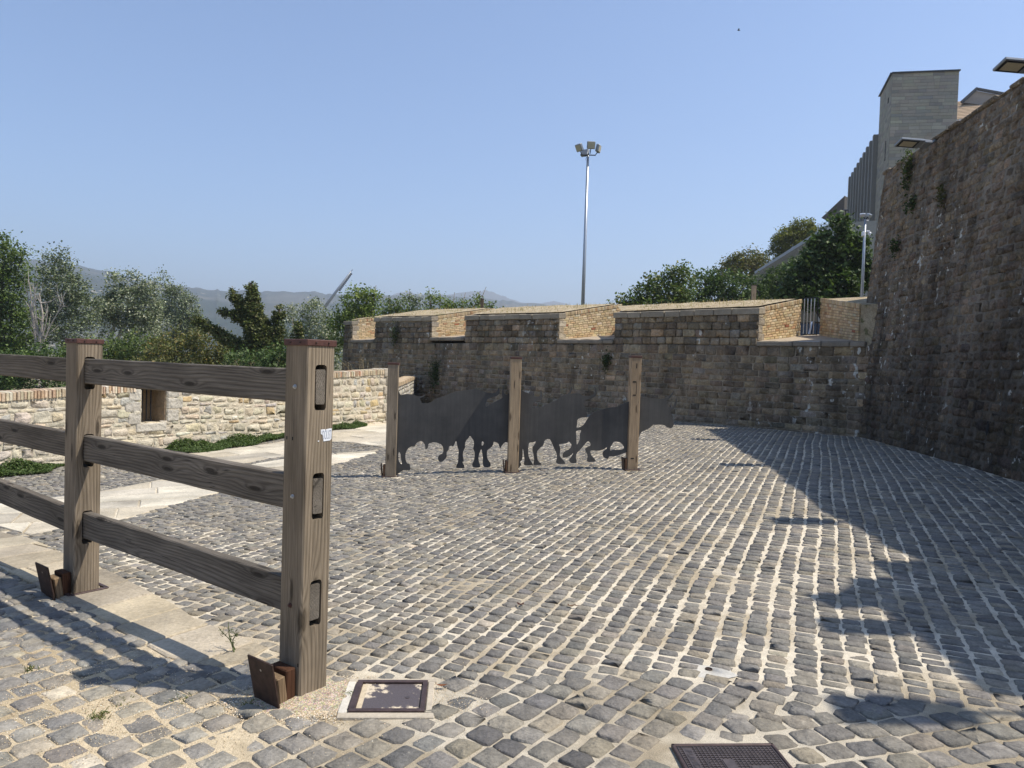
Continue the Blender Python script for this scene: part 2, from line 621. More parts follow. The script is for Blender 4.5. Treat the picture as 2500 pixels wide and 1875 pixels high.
def leaf_mat(name, trans=.35, rough=.5, spec=.35):
    t = NT(name)
    c = t.col()
    oi = t.n('NewGeometry')
    back = t.mix(c, (1.25, 1.2, 1.05), oi.outputs['Backfacing'], 'MULTIPLY')
    t.done(back, rough, None, spec=spec)
    tr = t.n('BsdfTranslucent', {'Color': t.mix(c, (1.25, 1.4, .6), 1.0, 'MULTIPLY')})
    mx = t.n('MixShader', {0: trans, 1: t.b.outputs[0], 2: tr.outputs[0]})
    t.put(t.t.nodes['Material Output'].inputs[0], mx.outputs[0])
    return t.m


MAT['leaf'] = leaf_mat('leaf', .30, .55, .25)
MAT['leaf_silver'] = leaf_mat('silver_leaf', .22, .55, .25)
MAT['leaf_glossy'] = leaf_mat('glossy_leaf', .24, .55, .25)
MAT['bark'] = stone_mat('bark', grain=18, blot=4, contrast=.4, bump=.8, bdist=.02, rough=.95, world=False, spec=.1)


def _soil():
    t = NT('soil')
    g = t.n('NewGeometry').outputs['Position']
    n = t.noise(g, .35, 6, .65)
    n2 = t.noise(g, 9, 5, .7)
    c = t.mix((.06, .075, .03), (.20, .165, .10), t.ramp(n, [(.4, 0.0), (.6, 1.0)]))
    c = t.mix(c, t.ramp(n2, [(.3, .7), (.7, 1.25)]), 1.0, 'MULTIPLY')
    return t.done(c, .95, t.bump(n2, .6, .03), spec=.05)


MAT['soil'] = _soil()


def _dry():
    t = NT('dry_grass_soil')
    g = t.n('NewGeometry').outputs['Position']
    n = t.noise(g, 3.0, 5, .7)
    n2 = t.noise(g, 30, 4, .7)
    c = t.mix((.36, .28, .175), (.50, .42, .29), t.ramp(n, [(.35, 0.0), (.65, 1.0)]))
    c = t.mix(c, (.12, .13, .05), t.ramp(t.noise(g, 5.5, 3, .5), [(.60, 0.0), (.68, .8)]))
    c = t.mix(c, t.ramp(n2, [(.3, .65), (.7, 1.2)]), 1.0, 'MULTIPLY')
    return t.done(c, .95, t.bump(n2, .9, .03), spec=.05)


MAT['dry'] = _dry()


def _hill(name, forest, bare, sc, lo, hi):
    t = NT(name)
    g = t.n('NewGeometry').outputs['Position']
    n = t.noise(t.n('Mapping', {'Vector': g, 'Scale': (1, .35, 2.4)}).outputs[0], sc, 5, .6, .6)
    n2 = t.noise(g, .09, 4, .7)
    c = t.mix(forest, bare, t.ramp(n, [(lo, 0.0), (hi, 1.0)]))
    c = t.mix(c, t.ramp(n2, [(.3, .6), (.7, 1.3)]), 1.0, 'MULTIPLY')
    cl = t.noise(g, .028, 2, .5)
    c = t.mix(c, (.42, .37, .29), t.ramp(cl, [(.70, 0.0), (.72, .8)]))
    return t.done(c, .95, t.bump(n2, 1.0, 6.0), spec=.05)


MAT['hill'] = _hill('hill_near', (.028, .046, .030), (.105, .105, .080), .006, .47, .62)
MAT['hill_far'] = _hill('hill_far', (.035, .05, .028), (.09, .085, .05), .003, .5, .7)


# ------------------------------------------------------------------ ground heights
def sstep(a, b, x):
    t = np.clip((np.asarray(x, float) - a) / (b - a), 0, 1)
    return t * t * (3 - 2 * t)


def ground(x, y):
    x = np.asarray(x, float); y = np.asarray(y, float)
    neg = .047 * np.clip(x, -9, 0) * (1 - .55 * sstep(13, 20, y))
    pos = .16 * (1 - np.exp(-np.clip(x, 0, 30) / 3.2))
    g = (neg + pos) * sstep(4.2, 10, y)
    g = g + .018 * (vnoise(x * 1.1, y * 1.1, 3) - .5) + .03 * (vnoise(x * .4, y * .4, 5) - .5)
    return g


# valley floor: one sheet out to the horizon
N = 49
gx = np.sign(np.linspace(-1, 1, N)) * np.abs(np.linspace(-1, 1, N)) ** 3 * 9000
X, Y = np.meshgrid(gx, gx)
Z = np.full_like(X, -4.6)
V = np.stack([X.ravel(), Y.ravel(), Z.ravel()], 1)
idx = np.arange(N * N).reshape(N, N)
F = np.stack([idx[:-1, :-1], idx[:-1, 1:], idx[1:, 1:], idx[1:, :-1]], -1).reshape(-1, 4)
obj('ground', V, F, MAT['soil'], kind='structure')

# ------------------------------------------------------------------ cobbled pavement
WALL_K = 25.0                                   # the bastion stands on x + y = 25
RB_Y = [2.86, 5.48, 5.54, 7.8, 8.8, 10.6, 12.9, 17.6]
RB_X = [5.85, 5.94, 6.77, 6.76, 6.90, 7.22, 7.50, 8.04]


def ramp_x(y):
    return np.interp(y, RB_Y, RB_X)


LW0, LW1 = np.array([-7.71, 11.1]), np.array([-3.24, 19.0])   # low wall face line
LWd = (LW1 - LW0) / np.linalg.norm(LW1 - LW0)


def left_of_lowwall(x, y):
    a = (x - LW0[0]) * LWd[1] - (y - LW0[1]) * LWd[0]          # >0 on the plaza side
    return np.where(y > 18.9, np.maximum(a, x - (-3.05 - .077 * (y - 19.5))), a)


step = .085
xs = np.arange(-14, 9.5, step); ys = np.arange(-3, 30, step)
X, Y = np.meshgrid(xs, ys)
SANDY = lambda x, y: sstep(-.3, -1.3, x) * sstep(4.6, 3.6, y + .35 * (x + 2))


def bed(x, y):
    s = SANDY(x, y)
    return (ground(x, y) - .0095 * (1 - s) - .0088 * s
            + .008 * (vnoise(x * 6, y * 6, 11) - .5) + .012 * s * (vnoise(x * 3.1, y * 3.1, 12) - .40))


Z = bed(X, Y)
keep = (X + Y < 25.3) & (X < ramp_x(Y) + .4)
lw = left_of_lowwall(X, Y)
Z = np.where(lw < -.5, -4.5, Z)
idx = np.arange(X.size).reshape(X.shape)
ok = keep[:-1, :-1] & keep[1:, 1:] & keep[:-1, 1:] & keep[1:, :-1]
F = np.stack([idx[:-1, :-1], idx[:-1, 1:], idx[1:, 1:], idx[1:, :-1]], -1)[ok]
used = np.unique(F)
remap = np.full(X.size, -1); remap[used] = np.arange(len(used))
V = np.stack([X.ravel(), Y.ravel(), Z.ravel()], 1)[used]
sc_ = SANDY(V[:, 0], V[:, 1])[:, None]
fg = sstep(3.8, 3.5, V[:, 1])[:, None]
mcol = np.array([1.0, .985, .95]) * (1 - sc_) + np.array([.92, .84, .70]) * sc_
mcol = mcol * (1 - fg * .18 * (1 - sc_))
pavement = obj('pavement', V, remap[F], MAT['mortar'], None, mcol, True, kind='structure')

# beige flagstone bands, as plan polygons
STRIP = [(-5.202, 7.107, 0), (-4.545, 6.562, 0), (-4.1, 6.271, 0), (-3.442, 5.706, 0), (-2.781, 5.226, -0), (-2.095, 4.615, 0), (-1.842, 4.346, -0), (-1.528, 4.12, 0),
         (-1.272, 3.943, 0), (-1.328, 3.763, 0), (-1.454, 3.66, 0), (-1.746, 3.782, 0), (-2.274, 4.217, 0), (-2.906, 4.715, 0), (-3.635, 5.254, 0), (-4.046, 5.533, 0)]
BAND_B = [(-5.83, 7.844, -0.1), (-5.523, 8.666, -0.1), (-5.183, 9.362, -0.12), (-4.794, 10.442, -0.12), (-4.381, 11.491, -0.12), (-3.798, 12.517, -0.1), (-3.151, 13.159, -0.1),
          (-2.407, 13.507, -0.08), (-2.459, 12.995, -0.08), (-2.779, 11.623, -0.08), (-3.301, 10.698, -0.08), (-3.655, 8.926, -0.08), (-3.808, 7.14, -0.05),
          (-4.17, 6.411, -0.02), (-5.368, 7.223, -0.02)]
BAND_A = [(-6.007, 13.397, -0.25), (-5.305, 14.235, -0.25), (-4.692, 15.167, -0.22), (-4.377, 17.618, -0.2), (-3.348, 19.291, -0.15), (-2.607, 19.767, -0.1), (-2, 15.249, -0.1),
          (-2.426, 14.046, -0.12), (-3.211, 14.959, -0.15), (-3.75, 15.112, -0.15), (-3.843, 13.146, -0.15), (-4.432, 11.8, -0.17), (-5.305, 11.913, -0.22), (-5.995, 12.591, -0.25)]


def inside(x, y, poly):
    x = np.asarray(x); y = np.asarray(y)
    r = np.zeros(x.shape, bool)
    n = len(poly)
    for i in range(n):
        x0, y0 = poly[i][:2]; x1, y1 = poly[(i + 1) % n][:2]
        c = ((y0 > y) != (y1 > y)) & (x < (x1 - x0) * (y - y0) / (y1 - y0 + 1e-12) + x0)
        r ^= c
    return r


def clip_convex(subj, quad):
    out = [np.asarray(p[:2], float) for p in subj]
    n = len(quad)
    for i in range(n):
        a = np.asarray(quad[i]); b = np.asarray(quad[(i + 1) % n])
        e = b - a
        side = lambda p: e[0] * (p[1] - a[1]) - e[1] * (p[0] - a[0])
        inp, out = out, []
        for k in range(len(inp)):
            p, q = inp[k - 1], inp[k]
            sp, sq = side(p), side(q)
            if (sp >= 0) != (sq >= 0):
                out.append(p + (q - p) * (sp / (sp - sq)))
            if sq >= 0:
                out.append(q)
        if len(out) < 3:
            return []
    return out


def area2(p):
    p = np.array(p)
    return .5 * abs(np.sum(p[:, 0] * np.roll(p[:, 1], -1) - p[:, 1] * np.roll(p[:, 0], -1)))


def flagstones(poly, ang, lw_, ll, gap, cols):
    d = np.array([math.cos(ang), math.sin(ang)]); e = np.array([-d[1], d[0]])
    P = np.array([p[:2] for p in poly])
    a0, a1 = (P @ d).min(), (P @ d).max(); b0, b1 = (P @ e).min(), (P @ e).max()
    b = b0
    while b < b1:
        hb = lw_ * random.uniform(.85, 1.15)
        a = a0 - random.random() * ll
        while a < a1:
            ha = ll * random.uniform(.75, 1.3)
            q = [(a + gap, b + gap), (a + ha - gap, b + gap), (a + ha - gap, b + hb - gap), (a + gap, b + hb - gap)]
            q = [d * x + e * y for x, y in q]
            pl = clip_convex(poly, q)
            if len(pl) >= 3 and area2(pl) > .004:
                pl = np.array(pl)
                keepers = [k for k in range(len(pl)) if np.linalg.norm(pl[k] - pl[k - 1]) > .012]
                pl = pl[keepers]
                if len(pl) >= 3:
                    cen = pl.mean(0)
                    n = len(pl)
                    top = ground(pl[:, 0], pl[:, 1])
                    dz = random.uniform(.001, .009)
                    ins = cen + (pl - cen) * (1 - .012 / np.maximum(np.linalg.norm(pl - cen, axis=1, keepdims=True), .03))
                    zt = ground(ins[:, 0], ins[:, 1]) + dz
                    V = np.concatenate([np.c_[pl, top - .05], np.c_[pl, top + dz - .008], np.c_[ins, zt]])
                    m = MB()
                    fs = [(k, (k + 1) % n, n + (k + 1) % n, n + k) for k in range(n)]
                    fs += [(n + k, n + (k + 1) % n, 2 * n + (k + 1) % n, 2 * n + k) for k in range(n)]
                    fs += [tuple(range(2 * n, 3 * n))]
                    sg = np.sum(pl[:, 0] * np.roll(pl[:, 1], -1) - pl[:, 1] * np.roll(pl[:, 0], -1))
                    if sg < 0:
                        fs = [f[::-1] for f in fs]
                    m.add(V, fs, np.array(random.choice(cols)) * random.uniform(.80, 1.14))
                    m.build('flagstone', MAT['flag'], pavement)
            a += ha
        b += hb


FLAG_C = [(.50, .42, .29), (.46, .39, .28), (.53, .46, .34), (.42, .36, .27)]
flagstones(STRIP, math.atan2(.62, -.78) + math.pi / 2 + .1, .42, .75, .0075, FLAG_C)
FLAG_P = [(.60, .53, .41), (.56, .49, .37), (.63, .57, .45), (.50, .45, .36)]
flagstones(BAND_B, .45, .62, 1.1, .009, FLAG_P)
flagstones(BAND_A, .75, .65, 1.2, .010, FLAG_P)

COVER = [(-.70, 3.555), (-.355, 3.58), (-.35, 3.265), (-.69, 3.24)]
GRID = [(.730, 3.03), (1.163, 3.062), (1.150, 2.62), (.705, 2.60)]
DRAIN = (1.078, 3.817)
NEAR_POST, FAR_POST = (-.953, 3.473), (-2.821, 4.857)
BULL_POSTS = [(-1.685, 10.45), (.046, 10.535), (1.793, 10.80)]


def zone_rows(ang, pitch, joint, lmin, lmax, lj, box, mask):
    """rows of setts running along ang (from +X), returned as plan rectangles"""
    d = np.array([math.cos(ang), math.sin(ang)]); e = np.array([-d[1], d[0]])
    cs = np.array([[box[0], box[2]], [box[1], box[2]], [box[0], box[3]], [box[1], box[3]]])
    a0, a1 = (cs @ d).min(), (cs @ d).max(); b0, b1 = (cs @ e).min(), (cs @ e).max()
    out = []
    b = b0
    while b < b1:
        w = (pitch(b) if callable(pitch) else pitch) * rng.uniform(.94, 1.06)
        n = int((a1 - a0) / ((lmin + lmax) / 2)) + 4
        L = rng.uniform(lmin, lmax, n)
        st = a0 + np.concatenate([[0], np.cumsum(L)[:-1]]) - rng.uniform(0, .1)
        ca = st + L / 2
        cb = b + w / 2 + .035 * (vnoise(ca * .5, b * .9, 21) - .5) * 2 + .004 * rng.standard_normal(n)
        x = d[0] * ca + e[0] * cb; y = d[1] * ca + e[1] * cb
        m = mask(x, y)
        if m.any():
            out.append(np.stack([x, y, (L / 2 - lj / 2 * rng.uniform(.45, 1.4, n)), np.full(n, w / 2 - joint * min(1, w / .13) / 2) * rng.uniform(.95, 1.04, n),
                                 np.full(n, ang) + .035 * rng.standard_normal(n)], 1)[m])
        b += w
    return np.concatenate(out)


def common(x, y):
    u, v, dpt = project(np.stack([x, y, np.zeros_like(x)], 1))
    m = (dpt > .5) & (abs(u) < 1.0) & (v > -.78)
    m &= (x + y < 24.55) & (x < ramp_x(y) - .03) & (left_of_lowwall(x, y) > .05)
    for poly in (STRIP, BAND_A, BAND_B):
        m &= ~inside(x, y, poly)
    for poly, g in ((COVER, .055), (GRID, .04)):
        p = np.array(poly)
        m &= ~((x > p[:, 0].min() - g) & (x < p[:, 0].max() + g) & (y > p[:, 1].min() - g) & (y < p[:, 1].max() + g))
    m &= (x - DRAIN[0]) ** 2 + (y - DRAIN[1]) ** 2 > .085 ** 2
    m &= (x - NEAR_POST[0] + .02) ** 2 + (y - NEAR_POST[1] + .03) ** 2 > .19 ** 2
    m &= (x - FAR_POST[0]) ** 2 + (y - FAR_POST[1]) ** 2 > .17 ** 2
    for p in BULL_POSTS:
        m &= (abs(x - p[0]) > .14) | (abs(y - p[1]) > .14)
    return m


zb = lambda x, y: y - (3.62 + .10 * np.sin(x * 1.9))          # <0 : foreground patch
lf = lambda x, y: (y - 3.9) + .75 * (x + 1.5)                 # <0 : left of the flagstone strip
br = lambda x, y: np.maximum(y - (3.30 + .16 * (x - 1.0)), (.99 - x))
isbr = lambda x, y: br(x, y) < .03
isfg = lambda x, y: (~isbr(x, y)) & ((zb(x, y) < 0) & (x > -1.4) | ((lf(x, y) < 0) & (x <= -1.0)))
main = lambda x, y: common(x, y) & (br(x, y) > -.02) & ~(isfg(x, y) & (zb(x, y) < -.03))
rows = [zone_rows(math.pi / 2 - math.atan(.42), lambda q: float(np.interp(q, [.4, 1.4, 2.2], [.138, .118, .103])), .026, .082, .112, .019, (-12, 9, 2, 25), main),
        zone_rows(math.pi / 2 - math.atan(.74), .136, .019, .115, .155, .012, (-5, 3, 1.2, 6), lambda x, y: common(x, y) & isfg(x, y)),
        zone_rows(math.atan(.30), .140, .020, .125, .165, .015, (.5, 7, 1.0, 5), lambda x, y: common(x, y) & isbr(x, y))]
S = np.concatenate(rows)
n = len(S)
print('cobbles', n)
cx, cyy = S[:, 0], S[:, 1]
sandy = SANDY(cx, cyy)
hz = ground(cx, cyy) + .003 * rng.standard_normal(n) - .002 * sandy
tilt = .02 * rng.standard_normal((n, 2))
U3 = np.stack([np.cos(S[:, 4]), np.sin(S[:, 4]), tilt[:, 0]], 1)
W3 = np.stack([-np.sin(S[:, 4]), np.cos(S[:, 4]), tilt[:, 1]], 1)
N3 = np.cross(U3, W3); N3 /= np.linalg.norm(N3, axis=1, keepdims=True)
Cc = np.stack([cx, cyy, hz], 1)
geo = pieces_geo(Cc, U3, W3, N3, S[:, 2], S[:, 3], .07, cut=.22, jit=.07, edge=.0065, bulge=.0030, inset=.008)
cols = pick_cols(n, [(3.2, (.186, .184, .178)), (3.2, (.206, .201, .187)), (2.0, (.228, .216, .190)), (1.6, (.160, .161, .160)),
                     (.5, (.255, .235, .195)), (.5, (.128, .130, .134)), (.10, (.40, .37, .31))], .11, tint=.008)
cols = cols * (1 + .25 * sandy[:, None]) * np.array([1.13, 1.06, .95])
far = sstep(9, 18, cyy)[:, None]
emit(pavement, 'cobblestone', 'cobblestones', geo, cols, MAT['cobble'], view_score(Cc, S[:, 2] * S[:, 3]), 300)

# ------------------------------------------------------------------ masonry walls
def courses(z0, z1, h, spread=.2, rg=rng):
    z = [z0]
    while z[-1] < z1 - h * .6:
        z.append(z[-1] + h * rg.uniform(1 - spread, 1 + spread))
    z[-1] = z1
    return list(zip(z[:-1], z[1:]))


def lay(cs, spans, lmin, lmax, surf, joint, wob=0.0, rg=rng):
    """stones course by course; spans(za, zb) gives the s intervals open at that height"""
    out = []
    for za, zb_ in cs:
        for s0, s1 in spans(za, zb_):
            s = s0
            while s < s1 - .02:
                L = rg.uniform(lmin, lmax)
                if s1 - (s + L) < lmin * .6:
                    L = s1 - s
                out.append((s + L / 2, (za + zb_) / 2, L / 2 - joint / 2, (zb_ - za) / 2 - joint / 2))
                s += L
    S = np.array(out)
    if wob:
        S[:, 1] += wob * (vnoise(S[:, 0] * .6, S[:, 1] * .4, 9) - .5)
    C, U, W, N = surf(S[:, 0], S[:, 1])
    return S, C, U, W, N


def norm(v):
    return v / np.linalg.norm(v, axis=-1, keepdims=True)


# ---- bastion: s runs along the wall from its far left corner, n runs back into it
BO = np.array([-7.431, 32.431])
BU = np.array([.70711, -.70711]); BN = np.array([.70711, .70711])
BATTER = .05
bw = lambda s, n_, z: np.array([BO[0] + BU[0] * s + BN[0] * n_, BO[1] + BU[1] * s + BN[1] * n_, z])
#            s0     s1    z top left, z top right
MERLONS = [(0.0, .62, 3.16, 3.17), (2.33, 6.08, 3.27, 3.23), (8.04, 12.54, 3.23, 3.19), (14.75, 19.29, 3.16, 3.17)]
SILLS = [(.62, 2.33, 2.34), (6.08, 8.04, 2.44), (12.54, 14.75, 2.36), (19.29, 21.95, 2.32)]
DEP = [3.3, 3.3, 3.3, 2.5]
TS, SS = .17, .10                                # slope of merlon tops and of sills
bastion = thing('bastion_wall', 'dark stone bastion wall with four brick-lined gun openings along its top', 'wall', (*bw(10.9, 0, 0)[:2], 0))


def bsurf(s, z):
    s = np.asarray(s); z = np.asarray(z)
    off = -BATTER * (3.2 - z)
    P = np.stack([BO[0] + BU[0] * s + BN[0] * off, BO[1] + BU[1] * s + BN[1] * off, z], 1)
    n = len(s)
    U = np.tile([BU[0], BU[1], 0], (n, 1))
    W = norm(np.tile([BN[0] * BATTER, BN[1] * BATTER, 1.0], (n, 1)))
    return P, U, W, np.cross(U, W)


def bspans(za, zb_):
    zc = (za + zb_) / 2
    if zc < 2.22:
        return [(0.0, 22.2)]
    return [(m[0], m[1]) for m in MERLONS if zc < min(m[2], m[3]) - .16]


S1, C1, U1, W1, N1 = lay(courses(-1.6, 2.22, .165, .16) + courses(2.22, 3.02, .20, .08), bspans, .20, .44, bsurf, .018, .05)
geo = pieces_geo(C1, U1, W1, N1, S1[:, 2], S1[:, 3], .14, cut=.18, jit=.06, edge=.014, bulge=.010, inset=.018)
bc = pick_cols(len(S1), [(3, (.175, .145, .108)), (3, (.205, .168, .122)), (2, (.15, .128, .10)), (1, (.25, .20, .14)), (.6, (.21, .19, .16))], .16)
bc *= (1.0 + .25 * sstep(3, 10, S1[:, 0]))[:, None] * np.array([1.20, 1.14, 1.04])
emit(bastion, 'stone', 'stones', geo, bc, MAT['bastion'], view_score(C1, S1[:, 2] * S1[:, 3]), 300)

# core: body below the sills plus one block per merlon
core = MB()
zb0, f0 = -4.6, -BATTER * (3.2 + 4.6)
pl = []
def quadprism(m, pts_lo, pts_hi, col):
    m.add(np.array(pts_lo + pts_hi), [(3, 2, 1, 0), (4, 5, 6, 7), (0, 1, 5, 4), (1, 2, 6, 5), (2, 3, 7, 6), (3, 0, 4, 7)], col)
JC = (.34, .285, .21)
quadprism(core, [bw(0, f0 + .013, zb0), bw(22.3, f0 + .013, zb0), bw(22.3, 6, zb0), bw(0, 6, zb0)],
          [bw(0, -BATTER * .9 + .013, 2.20), bw(22.3, -BATTER * .9 + .013, 2.20), bw(22.3, 6, 2.20), bw(0, 6, 2.20)], JC)
core.build('wall_core', MAT['joint_dark'], bastion)
prev_throat = None
for i, (s0, s1, z0, z1) in enumerate(MERLONS):
    m = MB()
    D = DEP[i]
    D0 = DEP[i - 1] if i else D
    sb = (MERLONS[i - 1][1] + .42) if i else s0
    lo = [bw(s0, .03, 2.19), bw(s1 - .03, .03, 2.19), bw(s1 - .03, D, 2.19), bw(sb, D0, 2.19)]
    hi = [bw(s0, .03, z0 - .02), bw(s1 - .03, .03, z1 - .02), bw(s1 - .03, D, z1 + TS * D - .02), bw(sb, D0, z0 + TS * D0 - .02)]
    quadprism(m, lo, hi, JC)
    m.build('merlon_core', MAT['joint_dark'], bastion)
    # weedy earth on the sloping top, behind the coping
    a = np.linspace(0, 1, 24); bgrid = np.linspace(0, 1, 12)
    A, B = np.meshgrid(a, bgrid)
    lo_s = s0 + (sb - s0) * B; hi_s = s1 - .16
    s_ = lo_s + (hi_s - lo_s) * A
    n_ = .30 + (D - .32) * B
    z_ = z0 + (z1 - z0) * A + TS * n_ + .02 + .07 * vnoise(s_ * 4, n_ * 4, 31) * (np.sin(A * math.pi) * np.sin(B * math.pi)) ** .3
    P = np.stack([BO[0] + BU[0] * s_ + BN[0] * n_, BO[1] + BU[1] * s_ + BN[1] * n_, z_], -1).reshape(-1, 3)
    ii = np.arange(A.size).reshape(A.shape)
    obj('earth_top', P, np.stack([ii[:-1, :-1], ii[:-1, 1:], ii[1:, 1:], ii[1:, :-1]], -1).reshape(-1, 4), MAT['dry'], bastion, None, True)
    nb_ = int(420 * (s1 - s0) / 4)
    gs = rng.uniform(s0 + .1, s1 - .25, nb_); gn = rng.uniform(.35, D - .1, nb_)
    gz = z0 + (z1 - z0) * (gs - s0) / (s1 - s0) + TS * gn + .02
    gp = np.stack([BO[0] + BU[0] * gs + BN[0] * gn, BO[1] + BU[1] * gs + BN[1] * gn, gz], 1)
    gh = rng.uniform(.04, .17, nb_) * (.4 + vnoise(gs * 2, gn * 2, 77))
    gd = rng.standard_normal((nb_, 3)) * [.35, .35, 0] + [0, 0, 1]
    gw = norm(rng.standard_normal((nb_, 3)) * [1, 1, .01]) * .009
    GV = np.stack([gp - gw, gp + gw, gp + gd * gh[:, None]], 1).reshape(-1, 3)
    obj('dry_grass', GV, np.arange(3 * nb_).reshape(-1, 3), MAT['leaf'], bastion, np.repeat(pick_cols(nb_, [(3, (.42, .34, .19)), (2, (.34, .27, .14)), (1, (.16, .17, .06))], .2), 3, 0), kind='stuff')
    # coping slabs along the front edge
    s = s0 - .03
    while s < s1:
        L = min(random.uniform(.45, .95), s1 + .03 - s)
        if s1 + .03 - (s + L) < .3: L = s1 + .03 - s
        zc = z0 + (z1 - z0) * (s - s0 + L / 2) / (s1 - s0)
        q = MB()
        M = np.array([[BU[0], BN[0], 0], [BU[1], BN[1], 0], [0, 0, 1]]).T.T
        M = np.column_stack([[*BU, 0], [*BN, TS * .6], [0, 0, 1]])
        q.box(bw(s + L / 2, .13 + random.uniform(-.02, .015), zc - .07 + random.uniform(-.012, .008)), (L / 2 - random.uniform(.004, .012), .175, .082), M, np.array((.33, .285, .215)) * random.uniform(.85, 1.15), .012)
        q.build('coping_slab', MAT['bastion'] if False else MAT['flag'], bastion)
        s += L

# sills and their front slabs
for i, (s0, s1, z) in enumerate(SILLS):
    D = DEP[i]
    A, B = np.meshgrid(np.linspace(0, 1, 14), np.linspace(0, 1, 10))
    e1 = s1 + ((s0 + .42) - s1) * B
    s_ = s0 - .02 + (e1 - s0 + .04) * A
    n_ = .0 + (D + .6) * B
    z_ = z + SS * n_ - .006 + .02 * vnoise(s_ * 5, n_ * 5, 33)
    P = np.stack([BO[0] + BU[0] * s_ + BN[0] * n_, BO[1] + BU[1] * s_ + BN[1] * n_, z_], -1).reshape(-1, 3)
    ii = np.arange(A.size).reshape(A.shape)
    obj('sill_paving', P, np.stack([ii[:-1, :-1], ii[:-1, 1:], ii[1:, 1:], ii[1:, :-1]], -1).reshape(-1, 4), MAT['flag'], bastion, (.44, .36, .26), True)
    s = s0 + .01
    while s < s1 - .02:
        L = min(random.uniform(.55, .95), s1 - s)
        q = MB()
        q.box(bw(s + L / 2, .06, z - .068), (L / 2 - .006, .16, .062), np.column_stack([[*BU, 0], [*BN, 0], [0, 0, 1]]), np.array((.27, .235, .185)) * random.uniform(.9, 1.1), .02)
        q.build('sill_slab', MAT['flag'], bastion)
        s += L

# brick linings: left cheek of each opening, plus the right cheek of the last one
BR_C = [(4, (.55, .42, .25)), (3, (.60, .47, .29)), (1.6, (.52, .37, .205)), (.5, (.46, .28, .155)), (.6, (.63, .53, .37)), (.10, (.38, .15, .085))]
bC, bU, bW, bN, ba, bb, bcol = [], [], [], [], [], [], []


def cheek(Pf, Pb, zlo_f, zlo_b, zhi_f, zhi_b, facing, quoin=True):
    """brickwork between plan points Pf (front) and Pb (back); facing = outward normal in plan"""
    Pf = np.array(Pf, float); Pb = np.array(Pb, float)
    L = np.linalg.norm(Pb - Pf); d = (Pb - Pf) / L
    U = np.array([*d, 0]); Nn = np.array([*facing, 0.0])
    sold = .125
    rows = int(round((zhi_f - zlo_f - sold) / .062))
    for r in range(rows):
        f = (r + .5) / rows
        s = (.0 if r % 2 else -.12) + (.34 if (quoin and (r // 3) % 2 == 0) else .22 if quoin else 0)
        while s < L - .03:
            l = random.uniform(.21, .26)
            a, b_ = max(s, 0), min(s + l, L)
            s += l
            if b_ - a < .05: continue
            t = (a + b_) / 2 / L
            lo = zlo_f + (zlo_b - zlo_f) * t; hi = zhi_f + (zhi_b - zhi_f) * t - sold
            c = np.array([*(Pf + d * (a + b_) / 2), lo + (hi - lo) * f]) + Nn * random.uniform(-.004, .004)
            sl = ((zlo_b - zlo_f) * (1 - f) + (zhi_b - zhi_f) * f) / L
            u = np.array([d[0], d[1], sl]); u /= np.linalg.norm(u)
            bC.append(c); bU.append(u); bN.append(Nn); bW.append(np.cross(Nn, u))
            ba.append((b_ - a) / 2 - .006); bb.append((hi - lo) / rows / 2 - .0055)
    k = int(L / .058)
    for j in range(k):                            # bricks on edge along the top
        t = (j + .5) / k
        hi = zhi_f + (zhi_b - zhi_f) * t
        if quoin and t * L < .30: continue
        sl = (zhi_b - zhi_f) / L
        u = np.array([d[0], d[1], sl]); u /= np.linalg.norm(u)
        bC.append(np.array([*(Pf + d * t * L), hi - sold / 2 + .004]) + Nn * random.uniform(.004, .016)); bU.append(u); bN.append(Nn); bW.append(np.cross(Nn, u))
        ba.append(.0245); bb.append(sold / 2 - .004)
    # stone quoins at the front edge
    if quoin:
        z = zlo_f
        j = 0
        while z < zhi_f - .05:
            h = min(.2, zhi_f - z - .0)
            ln = .34 if j % 2 == 0 else .24
            q = MB()
            M = np.column_stack([U, Nn, [0, 0, 1]])
            q.box(np.array([*(Pf + d * (ln / 2 + .0)), z + h / 2 + .01]) - Nn * .05, (ln / 2 - .004, .058, h / 2 - .006), M,
                  np.array(random.choice([(.44, .36, .25), (.36, .31, .24), (.48, .41, .30)])) * random.uniform(.9, 1.1), .01)
            q.build('quoin_stone', MAT['rubble'], bastion)
            z += h; j += 1


for i, (s0, s1, z0, z1) in enumerate(MERLONS):
    D = DEP[i]; zs = SILLS[i][2]
    cheek(bw(s1, .01, 0)[:2], bw(s1, D, 0)[:2], zs, zs + SS * D, z1, z1 + TS * D, BU)
# last opening: right cheek and the merlon that runs into the rampart
rf, rb = bw(21.75, .0, 0)[:2], bw(19.71, 2.75, 0)[:2]
dd = (rb - rf) / np.linalg.norm(rb - rf)
nn = np.array([-dd[1], dd[0]])
if nn @ BU > 0: nn = -nn
cheek(rf, rb, 2.32, 2.32 + SS * 2.5, 3.19, 3.19 + TS * 2.6, nn, False)
m = MB()
quadprism(m, [bw(21.79, .02, 2.19), bw(25, .02, 2.19), bw(25, 3.2, 2.19), bw(19.76, 2.78, 2.19)],
          [bw(21.79, .02, 3.165), bw(25, .02, 3.165), bw(25, 3.2, 3.165 + TS * 3.2), bw(19.76, 2.78, 3.165 + TS * 2.6)], (.42, .33, .2))
m.build('merlon_core', MAT['dry'], bastion)
bC = np.array(bC); bU = np.array(bU); bW = np.array(bW); bN = np.array(bN); ba = np.array(ba); bb = np.array(bb)
geo = pieces_geo(bC, bU, bW, bN, ba, bb, .05, cut=.10, jit=.03, edge=.006, bulge=.002, inset=.005)
emit(bastion, 'brick', 'bricks', geo, pick_cols(len(bC), BR_C, .1), MAT['brick'], view_score(bC, ba * bb), 300, smooth=False)
